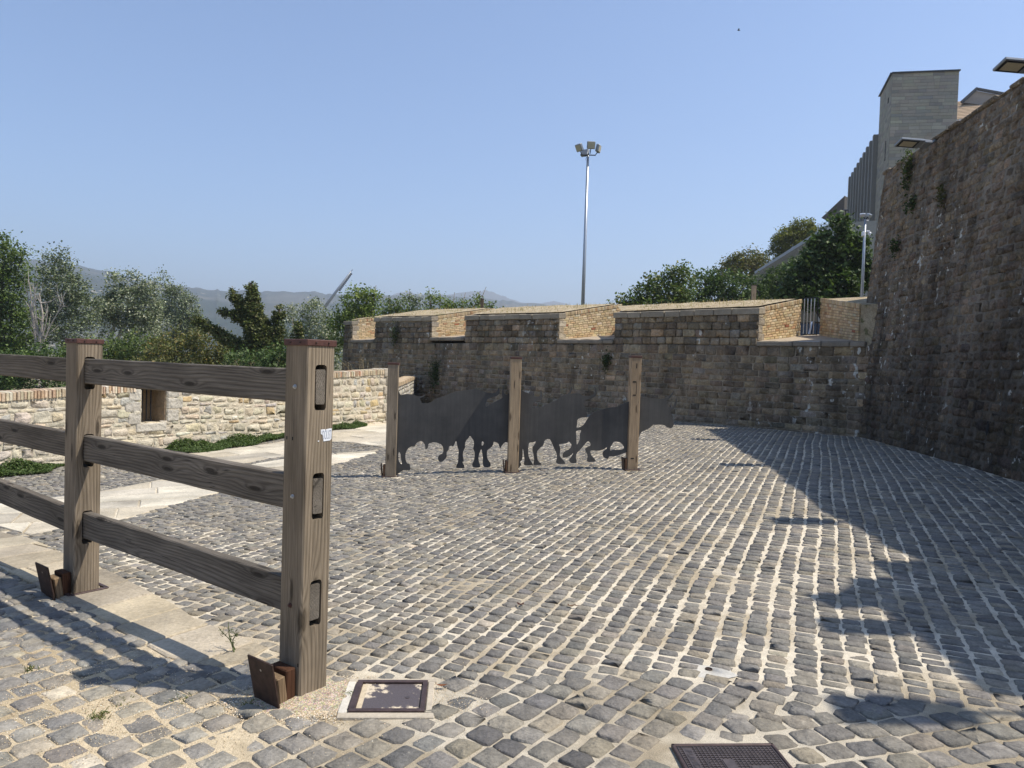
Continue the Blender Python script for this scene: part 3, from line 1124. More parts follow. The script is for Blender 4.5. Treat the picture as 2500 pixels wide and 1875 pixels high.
# mortar behind the bricks of each cheek, colour darkened to paint in joint shadow
for i, (s0, s1, z0, z1) in enumerate(MERLONS):
    D = DEP[i]; zs = SILLS[i][2]
    obj('brick_mortar', [bw(s1 - .012, .02, zs - .1), bw(s1 - .012, D, zs + SS * D - .1), bw(s1 - .012, D, z1 + TS * D - .015), bw(s1 - .012, .02, z1 - .015)],
        [(0, 1, 2, 3)], MAT['lime'], bastion, (.27, .21, .14))
P = [np.array([*(rf - nn * .012), 2.2]), np.array([*(rb - nn * .012), 2.3]), np.array([*(rb - nn * .012), 3.18 + TS * 2.6]), np.array([*(rf - nn * .012), 3.18])]
obj('brick_mortar', P, [(0, 1, 2, 3)], MAT['lime'], bastion, (.27, .21, .14))  # same darkened colour, painting in the shadow between bricks

# ---- terrace behind the bastion
m = MB()
tp = [bw(-.5, 3.1, 0), bw(24, 3.1, 0), (60, 30, 0), (70, 140, 0), (12, 140, 0), bw(-.5, 40, 0)]
m.prism([p[:2] for p in tp], -4.5, 1.75, (1, 1, 1))
m.build('terrace_ground', MAT['soil'], None, kind='structure')

# ---- rampart: tall battered wall along the right
rampart = thing('rampart_wall', 'tall leaning dark stone rampart wall filling the right side', 'wall', (7.2, 10, 0))
RH = 6.30
ry = np.concatenate([np.linspace(3.35, 5.97, 30), np.linspace(6.03, 17.6, 150)])
rx = ramp_x(ry)
rl = np.concatenate([[0], np.cumsum(np.hypot(np.diff(rx), np.diff(ry)))])
RL = rl[-1]
RBAT = .575 / 6.3
# second face turns back behind the bastion
c0 = np.array([rx[-1], ry[-1]]); c1 = np.array([19.0, 24.5])
d2 = (c1 - c0) / np.linalg.norm(c1 - c0); n2 = np.array([-d2[1], d2[0]])


def rsurf(s, z):
    s = np.asarray(s, float); z = np.asarray(z, float)
    y = np.interp(s, rl, ry); x = np.interp(s, rl, rx)
    y2 = np.interp(np.minimum(s + .15, RL), rl, ry); x2 = np.interp(np.minimum(s + .15, RL), rl, rx)
    y1 = np.interp(np.maximum(s - .15, 0), rl, ry); x1 = np.interp(np.maximum(s - .15, 0), rl, rx)
    T = norm(np.stack([x2 - x1, y2 - y1], 1))
    nrm = np.stack([-T[:, 1], T[:, 0]], 1)               # towards the plaza
    off = -RBAT * z - .02 * (vnoise(s * .7, z * .7, 41) - .5) * 2
    P = np.stack([x + nrm[:, 0] * off, y + nrm[:, 1] * off, z], 1)
    U = np.concatenate([-T, np.zeros((len(s), 1))], 1)
    W = norm(np.concatenate([-nrm * RBAT, np.ones((len(s), 1))], 1))
    return P, U, W, np.cross(U, W)


top_at = lambda s: RH + .10 * (vnoise(s * .9, 0 * s, 43) - .5)
S2, C2, U2, W2, N2 = lay(courses(-.05, RH, .150, .20), lambda a, b: [(0, RL)], .14, .36, rsurf, .016, .10)
kp = (C2[:, 1] < 5.30) | (C2[:, 1] > 5.72)                     # plain face where the wall steps out
S2, C2, U2, W2, N2 = S2[kp], C2[kp], U2[kp], W2[kp], N2[kp]
# worn ashlar: ragged joints
geo = pieces_geo(C2 + N2 * rng.uniform(-.012, .014, (len(C2), 1)), U2, W2, N2, S2[:, 2] + .003, S2[:, 3] + .003, .16, cut=.30, jit=.11, edge=.016, bulge=.016, inset=.035)
rc = pick_cols(len(S2), [(3, (.155, .126, .094)), (3, (.142, .117, .090)), (2, (.172, .138, .10)), (1, (.125, .108, .088)), (.4, (.195, .155, .11))], .12)
lowdark = 1.0 - .50 * sstep(4.6, 1.0, S2[:, 1] + 2.6 * (vnoise(S2[:, 0] * .8, S2[:, 1] * .12, 47) - .5) + 1.6 * (vnoise(S2[:, 0] * 2.4, S2[:, 1] * .2, 48) - .5))
rc *= 1.75 * lowdark[:, None] * np.array([1.22, 1.15, 1.07])                                        # streaked, darker towards the foot, with a ragged upper edge
emit(rampart, 'stone', 'stones', geo, rc, MAT['rampart'], view_score(C2, S2[:, 2] * S2[:, 3]), 300)
ns_, nz_ = 160, 30
SS_, ZZ_ = np.meshgrid(np.linspace(0, RL, ns_), np.linspace(-.4, RH - .03, nz_))
a, _, _, nn_ = rsurf(SS_.ravel(), ZZ_.ravel())
a = a - nn_ * .013
ii = np.arange(ns_ * nz_).reshape(nz_, ns_)
Fg = np.stack([ii[:-1, :-1], ii[1:, :-1], ii[1:, 1:], ii[:-1, 1:]], -1).reshape(-1, 4)
n0 = len(a)
top = a[ii[-1]]; bk = top + np.array([2.6, 0, 0]); bl_ = a[ii[0]] + np.array([3.2, 0, 0])
V = np.concatenate([a, bk, bl_, [[*c1, -.4], [*(c1 - n2 * .5), RH - .03], [*(c1 + np.array([3, -1])), RH - .03]]])
Fq = []
for k in range(ns_ - 1):
    Fq.append((ii[-1, k], n0 + k, n0 + k + 1, ii[-1, k + 1])); Fq.append((n0 + k, n0 + ns_ + k, n0 + ns_ + k + 1, n0 + k + 1))
x0 = n0 + 2 * ns_
Fq += [(ii[0, -1], ii[-1, -1], x0 + 1, x0), (ii[-1, -1], n0 + ns_ - 1, x0 + 2, x0 + 1), (ii[0, 0], n0 + ns_, n0, ii[-1, 0])]
m = MB(); m.box((8.15, 5.5, RH / 2 - .25), (1.25, .30, RH / 2 + .22), None, (.3, .25, .2)); m.build('wall_step', MAT['joint_dark'], rampart)
def foot_dark(s, z):  # tone factor: darker towards the foot, in vertical streaks
    return 1.0 - .50 * sstep(4.6, 1.0, z + 2.6 * (vnoise(s * .8, z * .12, 47) - .5) + 1.6 * (vnoise(s * 2.4, z * .2, 48) - .5))
cc = np.full((len(V), 3), 1.0) * np.array([.275, .235, .185])
cc[:n0] *= foot_dark(SS_.ravel(), ZZ_.ravel())[:, None]
obj('wall_core', V, [Fg, np.array(Fq)], MAT['joint_dark'], rampart, cc)
# stones of the return face near the corner
def rsurf2(s, z):
    s = np.asarray(s, float); z = np.asarray(z, float)
    top = rsurf(np.full(len(s), RL), z)[0]
    P = top + np.concatenate([d2[None] * s[:, None], np.zeros((len(s), 1))], 1)
    nrm = np.array([-d2[1], d2[0]])
    U = np.tile([-d2[0], -d2[1], 0], (len(s), 1)); W = np.tile([0, 0, 1.0], (len(s), 1))
    return P, U, W, np.cross(U, W)
S3, C3, U3_, W3_, N3_ = lay(courses(-.05, RH, .225, .16), lambda a, b: [(0, 5)], .26, .52, rsurf2, .02, .06)
geo = pieces_geo(C3, U3_, W3_, N3_, S3[:, 2] + .004, S3[:, 3] + .004, .16, cut=.24, jit=.09, edge=.022, bulge=.03, inset=.03)
emit(rampart, 'stone', 'return_stones', geo, pick_cols(len(S3), [(1, (.36, .28, .19))], .2), MAT['rampart'], np.zeros(len(S3)), 0)
# rough capping stones and a dark weep hole
m = MB()
for s in np.arange(.2, RL, .42):
    p, u, w, nrm = rsurf(np.array([s]), np.array([RH + .0]))
    M = np.column_stack([u[0], -nrm[0], [0, 0, 1]])
    h = random.uniform(.015, .05)
    q = MB(); q.box(p[0] - nrm[0] * random.uniform(.10, .16) + np.array([0, 0, h * .6]), (random.uniform(.18, .22), .16, h), M, np.array((.34, .275, .20)) * random.uniform(.8, 1.2), .025)
    if not 5.2 < p[0][1] < 5.9:
        q.build('capping_stone', MAT['rampart'], rampart)
hp = np.array((7.414, 11.35, 0.791))
sh = np.interp(hp[1], ry, rl)
p, u, w, nrm = rsurf(np.array([sh]), np.array([hp[2]]))
q = MB()
ang = np.linspace(0, 2 * math.pi, 12, endpoint=False)
rr = np.array([.9, 1.1, .8, 1, 1.2, .9, 1, 1.1, .85, 1, 1.1, .95])
Vh = [p[0] + u[0] * .045 * math.cos(t) * k + w[0] * .11 * math.sin(t) * k + nrm[0] * .034 for t, k in zip(ang, rr)]
q.add(Vh, [tuple(range(12))]); q.build('weep_hole', MAT['black'], rampart)

# ---- low rubble wall on the left with brick-on-edge capping and a barred slot
lowwall = thing('rubble_wall', 'sunlit low wall of pale rubble stone with upright brick capping, left', 'wall', (*((LW0 + LW1) / 2), -.1))
LN = np.array([LWd[1], -LWd[0]])                              # towards the plaza
LX0 = -4.2                                                     # wall continues left out of frame
LLEN = np.linalg.norm(LW1 - LW0) + .25
ltop = lambda s: np.interp(s, [LX0, 0, LLEN], [.68, .885, 1.325])
lbase = lambda s: np.interp(s, [LX0, 0, LLEN], [-.40, -.36, -.12])
lw = lambda s, o, z: np.array([LW0[0] + LWd[0] * s + LN[0] * o, LW0[1] + LWd[1] * s + LN[1] * o, z])
HOLE = (2.30, 2.80, .28, 1.0)                                 # s0, s1, z0, z1 of the slot


def lsurf(s, z):
    s = np.asarray(s, float); z = np.asarray(z, float)
    P = np.stack([LW0[0] + LWd[0] * s, LW0[1] + LWd[1] * s, z], 1)
    n = len(s)
    U = np.tile([LWd[0], LWd[1], 0], (n, 1)); W = np.tile([0, 0, 1.0], (n, 1))
    return P, U, W, np.cross(U, W)


def lspans(za, zb_):
    out = []
    z = (za + zb_) / 2
    lo, hi = LX0, LLEN
    while lo < hi and ltop(lo) - .10 < zb_ - .04: lo += .05
    if lo >= hi: return out
    if HOLE[2] < z < HOLE[3]:
        for a, b in ((lo, HOLE[0]), (HOLE[1], hi)):
            if b - a > .08: out.append((a, b))
    else:
        out.append((lo, hi))
    return out


S4, C4, U4, W4, N4 = lay(courses(-.42, 1.24, .13, .5), lspans, .09, .34, lsurf, .010, .12)
C4 = C4 + N4 * rng.uniform(-.006, .012, (len(C4), 1))
geo = pieces_geo(C4, U4, W4, N4, S4[:, 2] * rng.uniform(.82, 1.06, len(S4)), S4[:, 3] * rng.uniform(.72, 1.1, len(S4)), .07, cut=.34, jit=.21, edge=.010, bulge=.006, inset=.012)
lc = pick_cols(len(S4), [(3, (.57, .49, .35)), (2.4, (.53, .475, .37)), (2.4, (.60, .53, .40)), (.7, (.46, .435, .385)), (.5, (.57, .43, .25)), (.8, (.64, .58, .46))], .07)
emit(lowwall, 'rubble_stone', 'rubble_stones', geo, lc, MAT['rubble'], view_score(C4, S4[:, 2] * S4[:, 3]), 300)
T = .42
def lowcore(s0, s1, zl, zh0, zh1):
    q = MB()
    quadprism(q, [lw(s0, -.006, zl), lw(s1, -.006, zl), lw(s1, -T, zl), lw(s0, -T, zl)][::-1], [lw(s0, -.006, zh0), lw(s1, -.006, zh1), lw(s1, -T, zh1), lw(s0, -T, zh0)][::-1], (.62, .55, .42))
    q.build('mortar_core', MAT['lime'], lowwall)
lowcore(LX0, HOLE[0], -4.5, ltop(LX0) - .12, ltop(HOLE[0]) - .12)
lowcore(HOLE[1] - .0, LLEN, -4.5, ltop(HOLE[1]) - .12, ltop(LLEN) - .12)
lowcore(HOLE[0], HOLE[1], -4.5, HOLE[2], HOLE[2])
# lintel above the slot
q = MB(); q.box(lw((HOLE[0] + HOLE[1]) / 2, -.2, .955), (.40, .215, .045), np.column_stack([[*LWd, 0], [*LN, 0], [0, 0, 1]]), (.40, .37, .31), .008)
q.build('lintel', MAT['rubble'], lowwall)
# grey dressed stones framing the slot
for (s, z, a, b) in [(2.17, .37, .12, .10), (2.14, .58, .15, .09), (2.17, .79, .12, .10), (2.93, .40, .12, .11), (2.97, .62, .16, .10), (2.93, .82, .12, .09), (2.50, .20, .30, .075)]:
    q = MB(); q.box(lw(s, -.036, z), (a, .05, b), np.column_stack([[*LWd, 0], [*LN, 0], [0, 0, 1]]), np.array((.55, .51, .43)) * random.uniform(.9, 1.1), .014)
    q.build('jamb_stone', MAT['rubble'], lowwall)
q = MB(); q.box(lw(HOLE[1] - .012, -.22, .62), (.012, .19, .36), np.column_stack([[*LWd, 0], [*LN, 0], [0, 0, 1]]), (.34, .25, .16), .004); q.build('reveal', MAT['rubble'], lowwall)
q = MB(); q.box(lw((HOLE[0] + HOLE[1]) / 2 + .08, -.40, .62), (.18, .015, .36), np.column_stack([[*LWd, 0], [*LN, 0], [0, 0, 1]]), (.26, .19, .12), .004); q.build('back_stone', MAT['rubble'], lowwall)
grate = MB()
for k in range(4):
    p = lw(HOLE[0] + .03 + k * .085, -.16, 0)
    grate.box((p[0], p[1], .63), (.009, .009, .34))
grate.box(lw(HOLE[0] + .16, -.16, .30), (.14, .009, .009), np.column_stack([[*LWd, 0], [*LN, 0], [0, 0, 1]]))
grate.build('slot_grate', MAT['dark_steel'], lowwall)
# brick-on-edge capping
cC, cU, cW, cN, ca_, cb_ = [], [], [], [], [], []
s = LX0
while s < LLEN - .32:
    w_ = random.uniform(.045, .062)
    zt = ltop(s)
    if not (HOLE[0] - .15 < s < HOLE[1] + .12):
        cC.append(lw(s + w_ / 2, -T / 2 + .02, zt - random.uniform(0, .012))); cU.append([*LWd, .05]); cN.append([0, 0, 1.]); 
        ca_.append(w_ / 2 - .006); cb_.append(T / 2 + random.uniform(-.005, .012))
    s += w_
cC = np.array(cC); cU = norm(np.array(cU)); cN = np.array(cN); cW = norm(np.cross(cN, cU))
geo = pieces_geo(cC, cU, cW, cN, np.array(ca_), np.array(cb_), .13, cut=.25, jit=.06, edge=.010, bulge=.004, inset=.008)
emit(lowwall, 'capping_brick', 'capping_bricks', geo, pick_cols(len(cC), [(3, (.58, .47, .32)), (2, (.54, .38, .25)), (2, (.62, .52, .37)), (.6, (.48, .27, .17)), (.8, (.66, .58, .45))], .12),
     MAT['brick'], view_score(cC, np.array(ca_) * .1), 300, smooth=False)
# dressed end pier
for k in range(7):
    z0 = -.25 + k * .225
    ln = .30 if k % 2 else .40
    q = MB(); q.box(lw(LLEN - ln / 2 + .04, -T / 2 + .015, z0 + .112), (ln / 2, T / 2 + .015, .108), np.column_stack([[*LWd, 0], [*LN, 0], [0, 0, 1]]),
                    np.array((.52, .46, .36)) * random.uniform(.9, 1.1), .018)
    q.build('quoin_stone', MAT['rubble'], lowwall)
# short lower wall that runs on into the bastion
low2 = thing('rubble_wall', 'short lower stretch of rubble wall joining the bastion, half in shade', 'wall', (-3.3, 24, -.1))
q0, q1 = np.array([-3.05, 19.5]), np.array([-3.75, 28.6])
e1 = (q1 - q0) / np.linalg.norm(q1 - q0); n1_ = np.array([e1[1], -e1[0]]); Lq = np.linalg.norm(q1 - q0)
def l2surf(s, z):
    s = np.asarray(s, float); z = np.asarray(z, float)
    return (np.stack([q0[0] + e1[0] * s, q0[1] + e1[1] * s, z], 1), np.tile([*e1, 0], (len(s), 1)), np.tile([0, 0, 1.], (len(s), 1)), np.tile([*n1_, 0], (len(s), 1)))
S5, C5, U5, W5, N5 = lay(courses(-.4, .86, .13, .3), lambda a, b: [(0, Lq)], .15, .38, l2surf, .016, .03)
geo = pieces_geo(C5, U5, W5, N5, S5[:, 2], S5[:, 3], .07, cut=.35, jit=.1, edge=.016, bulge=.014, inset=.016)
emit(low2, 'rubble_stone', 'rubble_stones', geo, pick_cols(len(S5), [(3, (.44, .40, .32)), (2, (.37, .35, .31))], .12), MAT['rubble'], view_score(C5, S5[:, 2] * S5[:, 3]), 60)
q = MB(); A_ = lambda s, o, z: np.array([*(q0 + e1 * s + n1_ * o), z])
quadprism(q, [A_(0, -.022, -4.5), A_(Lq, -.022, -4.5), A_(Lq, -.42, -4.5), A_(0, -.42, -4.5)][::-1], [A_(0, -.022, .84), A_(Lq, -.022, .84), A_(Lq, -.42, .84), A_(0, -.42, .84)][::-1], (.46, .41, .31))
q.build('mortar_core', MAT['lime'], low2)
ss = np.arange(.1, Lq - .05, .056)
cC = np.stack([q0[0] + e1[0] * ss - n1_[0] * .2, q0[1] + e1[1] * ss - n1_[1] * .2, .935 + 0 * ss], 1)
geo = pieces_geo(cC, np.tile([*e1, 0], (len(ss), 1)), np.tile([-n1_[0], -n1_[1], 0], (len(ss), 1)), np.tile([0, 0, 1.], (len(ss), 1)), .023, .22, .11, cut=.25, jit=.06, edge=.01, bulge=.004, inset=.008)
emit(low2, 'capping_brick', 'capping_bricks', geo, pick_cols(len(ss), [(3, (.50, .40, .26)), (2, (.46, .32, .2))], .12), MAT['brick'], view_score(cC, 1 + 0 * ss), 120, smooth=False)

# ------------------------------------------------------------------ wooden barrier in the foreground
FD = np.array([-.8034, .5954, 0.0])            # along the fence, away from the near post
FW = np.array([.5954, .8034, 0.0])             # across it, away from the camera
UP = np.array([0, 0, 1.0])
fence = thing('timber_fence', 'weathered timber rail barrier with two capped posts in the left foreground', 'fence', (NEAR_POST[0], NEAR_POST[1], 0))


def slot_post(hw, H, slots, sw, z0=-.15, ch=.007, tint=(1, 1, 1)):
    """square post, local Z up; slots run through along local X, sw wide in local Y"""
    m = MB()
    zs = [z0] + [z for s in slots for z in s] + [H]
    c = hw - ch
    # corner chamfers and the two plain faces
    ring = [(hw, -c), (hw, c), (c, hw), (-c, hw), (-hw, c), (-hw, -c), (-c, -hw), (c, -hw)]
    V = [(x, y, z0) for x, y in ring] + [(x, y, H) for x, y in ring]
    F = [(k, (k + 1) % 8, 8 + (k + 1) % 8, 8 + k) for k in range(8) if k not in (0, 4)]
    F += [tuple(range(8, 16)), tuple(range(8))[::-1]]
    m.add(V, F, tint)
    h = sw / 2
    r = min(.016, h * .6)
    for sx in (1, -1):
        def q(y0, y1, a, b):
            P = [(sx * hw, y0, a), (sx * hw, y1, a), (sx * hw, y1, b), (sx * hw, y0, b)]
            m.add(P, [(0, 1, 2, 3) if sx > 0 else (3, 2, 1, 0)], tint)
        q(-c, -h, z0, H); q(h, c, z0, H)
        for k in range(0, len(zs), 2):
            q(-h, h, zs[k], zs[k + 1])
        for a, b in slots:                        # rounded slot corners
            for sy in (1, -1):
                for zc, sz in ((a, 1), (b, -1)):
                    P = [(sx * hw, sy * h, zc), (sx * hw, sy * (h - r), zc), (sx * hw, sy * (h - .29 * r), zc + sz * .29 * r), (sx * hw, sy * h, zc + sz * r)]
                    m.add(P, [(0, 1, 2, 3), (3, 2, 1, 0)], tint)
    for a, b in slots:
        for (y0, za, y1, zb_) in ((-h, a, h, a), (h, a, h, b), (h, b, -h, b), (-h, b, -h, a)):
            P = [(-hw, y0, za), (hw, y0, za), (hw, y1, zb_), (-hw, y1, zb_)]
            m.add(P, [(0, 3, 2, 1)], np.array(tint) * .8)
    return m


def beam(hx, hy, L, seed, warp=.004, tint=(1, 1, 1), ch=.006):
    """rail with local Z along its length, lightly warped and worn at the edges"""
    rg = np.random.default_rng(seed)
    n = 14
    c = ch
    ring = np.array([(hx, -hy + c), (hx, hy - c), (hx - c, hy), (-hx + c, hy), (-hx, hy - c), (-hx, -hy + c), (-hx + c, -hy), (hx - c, -hy)])
    V = []
    for i in range(n):
        t = i / (n - 1)
        off = warp * np.array([math.sin(t * 3.1 + seed), math.sin(t * 2.3 + seed * 2)])
        V += [(*(p + off + rg.normal(0, .0009, 2)), t * L) for p in ring]
    F = [(i * 8 + k, i * 8 + (k + 1) % 8, (i + 1) * 8 + (k + 1) % 8, (i + 1) * 8 + k) for i in range(n - 1) for k in range(8)]
    F += [tuple(range(8))[::-1], tuple(range((n - 1) * 8, n * 8))]
    return MB().add(V, F, tint)


RAILS = [(1.352, 1.515), (.842, 1.009), (.338, .506)]
SLOTS = [(.318, .536), (.822, 1.040), (1.332, 1.545)]


def steel_cap(parent, cx_, cy_, hw, ztop, ax, ay, h=.028, over=.006):
    m = MB(); M = np.column_stack([ax, ay, UP])
    m.box((cx_, cy_, ztop - h / 2 + .004), (hw + over, hw + over, h / 2), M, (1, 1, 1), .003)
    cap = m.build('cap', MAT['cap'], parent)
    m = MB()
    for k in (-.45, .45):
        for sg, a, b in ((-1, ax, ay), (-1, ay, ax)):
            c = np.array([cx_, cy_, ztop - h / 2 + .004]) + sg * a * (hw + over + .002) + b * hw * k
            m.box(c, (.004, .004, .004), M, (.3, .3, .3), .0015)
    m.build('cap_nail', MAT['dark_steel'], parent)
    return cap


def fence_post(cx_, cy_, tint, seed, mat=MAT['wood']):
    M = frame(FD, FW, UP, (cx_, cy_, float(ground(cx_, cy_)) - .0))
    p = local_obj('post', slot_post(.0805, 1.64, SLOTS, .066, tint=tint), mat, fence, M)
    return p


def part_post(p, fn):
    return fn


post_a = fence_post(*NEAR_POST, (1.0, .98, .95), 1)
post_b = fence_post(*FAR_POST, (1.02, 1.0, .98), 2)


def sub(parent, name, mb, mat, smooth=False):
    """world-space shapes hung under a rotated part"""
    V = np.concatenate(mb.v)
    base = fence_local(parent)
    o = bpy.data.objects.new(name, mesh_data(name, V, list(mb.f.values()), np.concatenate(mb.c), smooth))
    o.data.materials.append(mat)
    COL.objects.link(o)
    o.parent = parent
    o.matrix_parent_inverse = base.inverted()
    return o


def fence_local(o):
    M = o.matrix_basis.copy()
    p = o.parent
    while p is not None:
        M = p.matrix_basis.copy() @ M
        p = p.parent
    return M


def cap_for(post, cx_, cy_, hw, ztop, ax, ay, mat=None, h=.030, over=.006):
    m = MB(); M = np.column_stack([ax, ay, UP])
    m.box((cx_, cy_, ztop - h / 2 + .006), (hw + over, hw + over, h / 2), M, (1, 1, 1), .003)
    sub(post, 'cap', m, MAT['cap'])
    m = MB()
    for k in (-.45, .45):
        for a, b in ((ax, ay), (ay, ax)):
            c = np.array([cx_, cy_, ztop - h / 2 + .006]) - a * (hw + over + .001) + b * hw * k
            m.box(c, (.004, .004, .004), M, (.4, .3, .3), .0015)
    sub(post, 'cap_nails', m, MAT['rust'])['kind'] = 'stuff'


for post, (px_, py_), k in ((post_a, NEAR_POST, 0), (post_b, FAR_POST, 1)):
    g0 = float(ground(px_, py_))
    cap_for(post, px_, py_, .0805, g0 + 1.655, FD, FW)
    for (z, r, mt) in ((1.44, .011, 'steel_grey'), (.93, .010, 'steel_grey'), (.42, .012, 'cap')):
        m = MB()
        c = np.array([px_, py_, g0 + z]) - FW * .0805
        rot = np.column_stack([FD, UP, -FW])
        V, F = [], []
        prof = [(r, 0), (r, .004), (r * .62, .005), (r * .58, .011), (.001, .012)]
        for rr_, zz in prof:
            for a in range(10):
                V.append(c + rot @ np.array([rr_ * math.cos(a * .6283), rr_ * math.sin(a * .6283), zz]))
        for i in range(4):
            for a in range(10):
                F.append((i * 10 + a, i * 10 + (a + 1) % 10, i * 10 + 10 + (a + 1) % 10, i * 10 + 10 + a))
        m.add(V, F)
        if k == 0:
            sub(post, 'bolt', m, MAT[mt])

# rails: three between the posts, three running on to the left
span = np.linalg.norm(np.array(FAR_POST) - np.array(NEAR_POST))
for i, (za, zb_) in enumerate(RAILS):
    hx, hy = .027, (zb_ - za) / 2
    L = span + .08 + .0805 - .004 - .03
    o = np.array([*NEAR_POST, (za + zb_) / 2]) - FD * (.0805 - .004)
    # local x across the rail, local y up, local z along
    Mx = frame(-FW, UP, FD, o) if False else frame(np.cross(UP, FD), UP, FD, o)
    local_obj('rail', beam(hx, hy, L, 11 + i, .003), MAT['wood_rail'], fence, Mx)
    tilt = (0, 0, .03)[i]
    d = FD + np.array([0, 0, tilt]); d /= np.linalg.norm(d)
    xax = np.cross(UP, d); xax /= np.linalg.norm(xax)
    yax = np.cross(d, xax)
    o = np.array([*FAR_POST, (za + zb_) / 2]) + FD * .055 + FW * (.0)
    local_obj('rail', beam(hx, hy, 2.9, 31 + i, .004, (.95, .93, .9)), MAT['wood_rail'], fence, frame(xax, yax, d, o))


def foot_bracket(cx_, cy_, out, side, sc=1.0, parent=fence, tilt=.20, hh=.215):
    """leaning steel plate with two timber wedges against the post; out = plan direction away from the post"""
    g0 = float(ground(cx_, cy_))
    o3 = np.array([*out, 0.0]); s3 = np.array([*side, 0.0])
    base = np.array([cx_, cy_, g0]) + o3 * (.0805 + .115) * sc
    lean = UP * math.cos(tilt) + o3 * math.sin(tilt)
    nrm = np.cross(s3, lean)
    m = MB(); m.box(base + lean * (hh / 2 - .02) * sc, (.092 * sc, .005, (hh / 2 + .02) * sc), np.column_stack([s3, nrm, lean]), (1, 1, 1), .002)
    m.build('steel_plate', MAT['rust'], parent)
    # bolt hole through the plate
    m = MB(); ang = np.linspace(0, 2 * math.pi, 14, endpoint=False)
    for sg in (1, -1):
        V = [base + lean * .165 * sc + nrm * sg * .0056 + (s3 * math.cos(t) + lean * math.sin(t)) * .006 * sc for t in ang]
        m.add(V, [tuple(range(14)) if sg > 0 else tuple(range(14))[::-1]], (.42, .36, .28))
    m.build('plate_hole', MAT['grain'], parent)
    for k, (d0, hz_, mt, tw) in enumerate(((.0805 + .030, .160, 'cap', .0), (.0805 + .072, .140, 'wood_warm', .12))):
        l2 = UP * math.cos(tw + .03) + o3 * math.sin(tw + .03)
        n2_ = np.cross(s3, l2)
        c = np.array([cx_, cy_, g0]) + o3 * d0 * sc + l2 * (hz_ / 2 - .015) * sc - s3 * .012 * k
        w = MB(); w.box((0, 0, 0), ((.062 - .008 * k) * sc, (.026 - .004 * k) * sc, hz_ / 2 * sc), None, (.27, .165, .135) if k == 0 else (.85, .78, .7), .005)
        local_obj('wedge', w, MAT['wood_warm'], parent, frame(s3, n2_, l2, c))


foot_bracket(*NEAR_POST, (-FW[:2]), FD[:2])
foot_bracket(*FAR_POST, (-FW[:2]), FD[:2])
# socket frame let into the paving round the farther post
m = MB()
for a, b in ((FD, FW), (FW, FD)):
    for sg in (1, -1):
        m.box(np.array([*FAR_POST, float(ground(*FAR_POST)) + .004]) + a * sg * .115, (.118 if a is FW else .012, .012 if a is FW else .118, .008),
              np.column_stack([FD, FW, UP]), (1, 1, 1), .002)
m.build('socket_frame', MAT['iron_frame'], fence)

# torn sticker on the near post
face = np.array([*NEAR_POST, float(ground(*NEAR_POST))]) - FD * .0825
sk = lambda a, z, o=0.0: face + FW * a + UP * z - FD * o
m = MB()
out = [(.005, 1.243), (.030, 1.244), (.033, 1.232), (.036, 1.243), (.058, 1.246), (.070, 1.245), (.068, 1.196), (.060, 1.189), (.022, 1.187), (.019, 1.214), (.012, 1.220), (.006, 1.222)]
m.add([sk(a, z) for a, z in out], [tuple(range(len(out)))])
m.add([sk(a, z) for a, z in [(-.012, 1.189), (-.004, 1.187), (-.002, 1.192), (-.009, 1.193)]], [(0, 1, 2, 3)])
st = sub(post_a, 'sticker', m, MAT['sticker'])
st['label'] = 'torn white sticker with tall narrow grey lettering'
cu = bpy.data.curves.new('sticker_text', 'FONT')
cu.body = '"OCK.IST'
cu.size = .055
cu.space_character = 1.05
cu.align_x = 'CENTER'; cu.align_y = 'CENTER'
tmp = bpy.data.objects.new('tmp', cu); COL.objects.link(tmp)
dg = bpy.context.evaluated_depsgraph_get()
tme = bpy.data.meshes.new_from_object(tmp.evaluated_get(dg))
bpy.data.objects.remove(tmp)
tv = np.array([v.co[:] for v in tme.vertices])
tw_ = tv[:, 0].max() - tv[:, 0].min(); th_ = tv[:, 1].max() - tv[:, 1].min()
tv = np.stack([tv[:, 0] / tw_ * .056 + .038, (tv[:, 1] - tv[:, 1].mean()) / th_ * .044 + 1.216], 1)
m = MB()
m.add([sk(a, z, .0007) for a, z in tv], [tuple(p.vertices) for p in tme.polygons])
sub(post_a, 'sticker_lettering', m, MAT['ink'])['kind'] = 'stuff'
# little dark checks and nail holes in the posts
for post, (px_, py_), marks in ((post_a, NEAR_POST, [(-.055, 1.19, 0), (-.012, 1.19, 0), (.066, .145, 0)]),):
    m = MB()
    for (a, z, _) in marks:
        c = np.array([px_, py_, z]) - FW * .0808 - FD * a
        m.box(c, (.003, .0008, .008), np.column_stack([FD, FW, UP]), (1, 1, 1))
    sub(post, 'nail_holes', m, MAT['black'])['kind'] = 'stuff'

